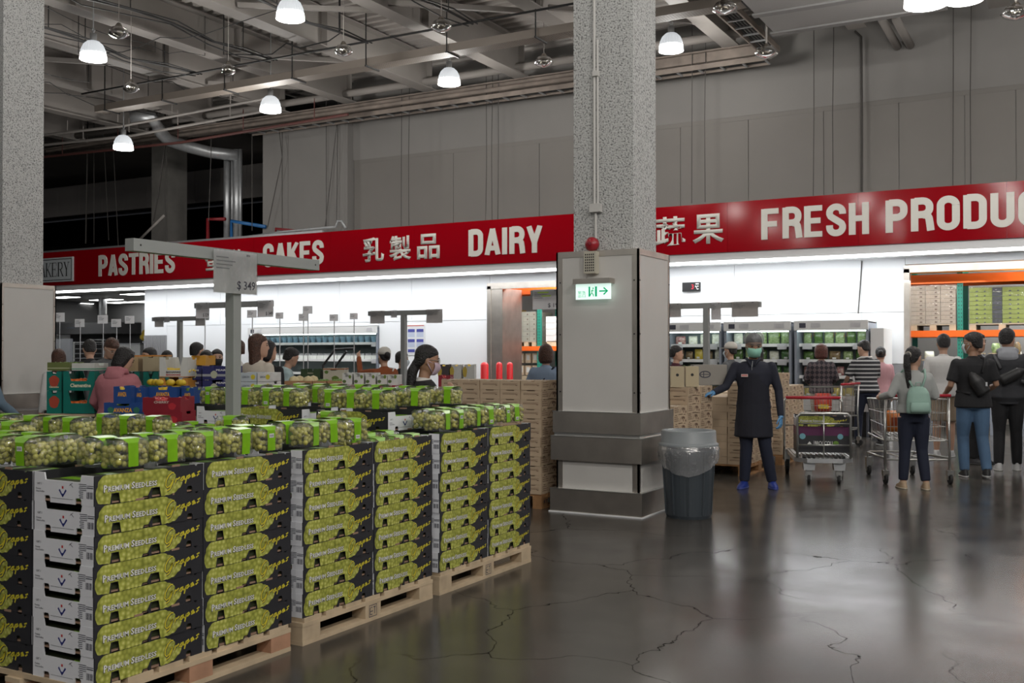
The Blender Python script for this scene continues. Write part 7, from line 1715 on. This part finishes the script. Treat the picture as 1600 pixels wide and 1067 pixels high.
x, y = near(404, 11.6); person(x, y, R(-5), 1.735, 'woman with very long brown hair in cream jacket seen from behind', C_cream, C_black, HAIRN, 'long', female=True, yaw=-45, bulk=1.15)
x, y = near(419, 12.7); person(x, y, R(10), 1.68, 'person in black right behind the long haired woman', C_black, C_black, HAIRB, 'bob', female=True, yaw=-30)
x, y = near(433, 13.6); person(x, y, R(-40), 1.62, 'person in white and teal top bending beside the cake case', C_teal, C_black, HAIRB, 'short', lean=16, bulk=1.15, yaw=20)
x, y = near(183, 10.55); t, ML, V = person(x, y, R(20), 1.595, 'person in pink padded hooded jacket with crossbody strap', C_pink, C_black, HAIRB, 'bob', female=True, bulk=1.38, extra=('hood',), yaw=-35, nod=22, lean=4, arms={-1: ((-.175, .02, .66), (-.17, .16, .58)), 1: ((.175, .02, .64), (.15, .13, .56))})
sling(t, ML, V, C_maroon, None)
x, y = near(199, 12.6); person(x, y, R(-20), 1.57, 'dark haired head just behind the pink jacket', C_black, C_black, HAIRB, 'short', yaw=-20, female=True)
x, y = near(143, 14.8); person(x, y, R(60), 1.74, 'man in black tee bending over the fruit at the left', C_black, C_dkblue, HAIRB, 'short', lean=14, bulk=1.25, sleeve=.6)
x, y = near(163, 14.2); person(x, y, face_cam(163, 30), 1.76, 'young man with brown hair and glasses in grey shirt looking down', C_gdk, C_dkblue, HAIRN, 'short', lean=10, nod=25, extra=('glasses',), bulk=1.1)
x, y = near(91, 13.6); person(x, y, face_cam(91, 200), 1.58, 'brown haired woman half hidden by the left pillar', C_white, C_black, HAIRN, 'long', female=True)
x, y = near(233, 14.0); person(x, y, face_cam(233, -60), 1.60, 'dark haired person beyond the kraft cartons looking right', C_maroon, C_black, HAIRB, 'bob', female=True)
x, y = near(261, 15.4); person(x, y, face_cam(261, 180), 1.565, 'short person with dark hair beyond the banana cartons', C_grey, C_black, HAIRB, 'short', female=True)
x, y = near(308, 15.0); person(x, y, face_cam(308, 130), 1.68, 'man in light blue shirt seen from behind left of the near post', C_ltblue, C_dkblue, HAIRB, 'short', bulk=1.1)
x, y = near(322, 14.0); person(x, y, face_cam(322, -15), 1.565, 'woman with long black hair looking right beside the light blue shirt', C_cream, C_black, HAIRB, 'long', female=True)
x, y = near(339, 14.6); person(x, y, face_cam(339, 5), 1.58, 'woman in black face mask left of the near post', C_white, C_black, HAIRB, 'bun', female=True, extra=('mask_black',))
x, y = near(369, 13.6); person(x, y, face_cam(369, -80), 1.70, 'person in white shirt almost hidden by the near post', C_white, C_black, HAIRN, 'short')
x, y = near(-33, 9.6); person(x, y, R(0), 1.64, 'person in denim jacket whose arm shows at the left photo edge', C_denimj, C_black, HAIRB, 'bob', bulk=1.15, arms={1: ((.17, .02, .66), (.18, .12, .58))})
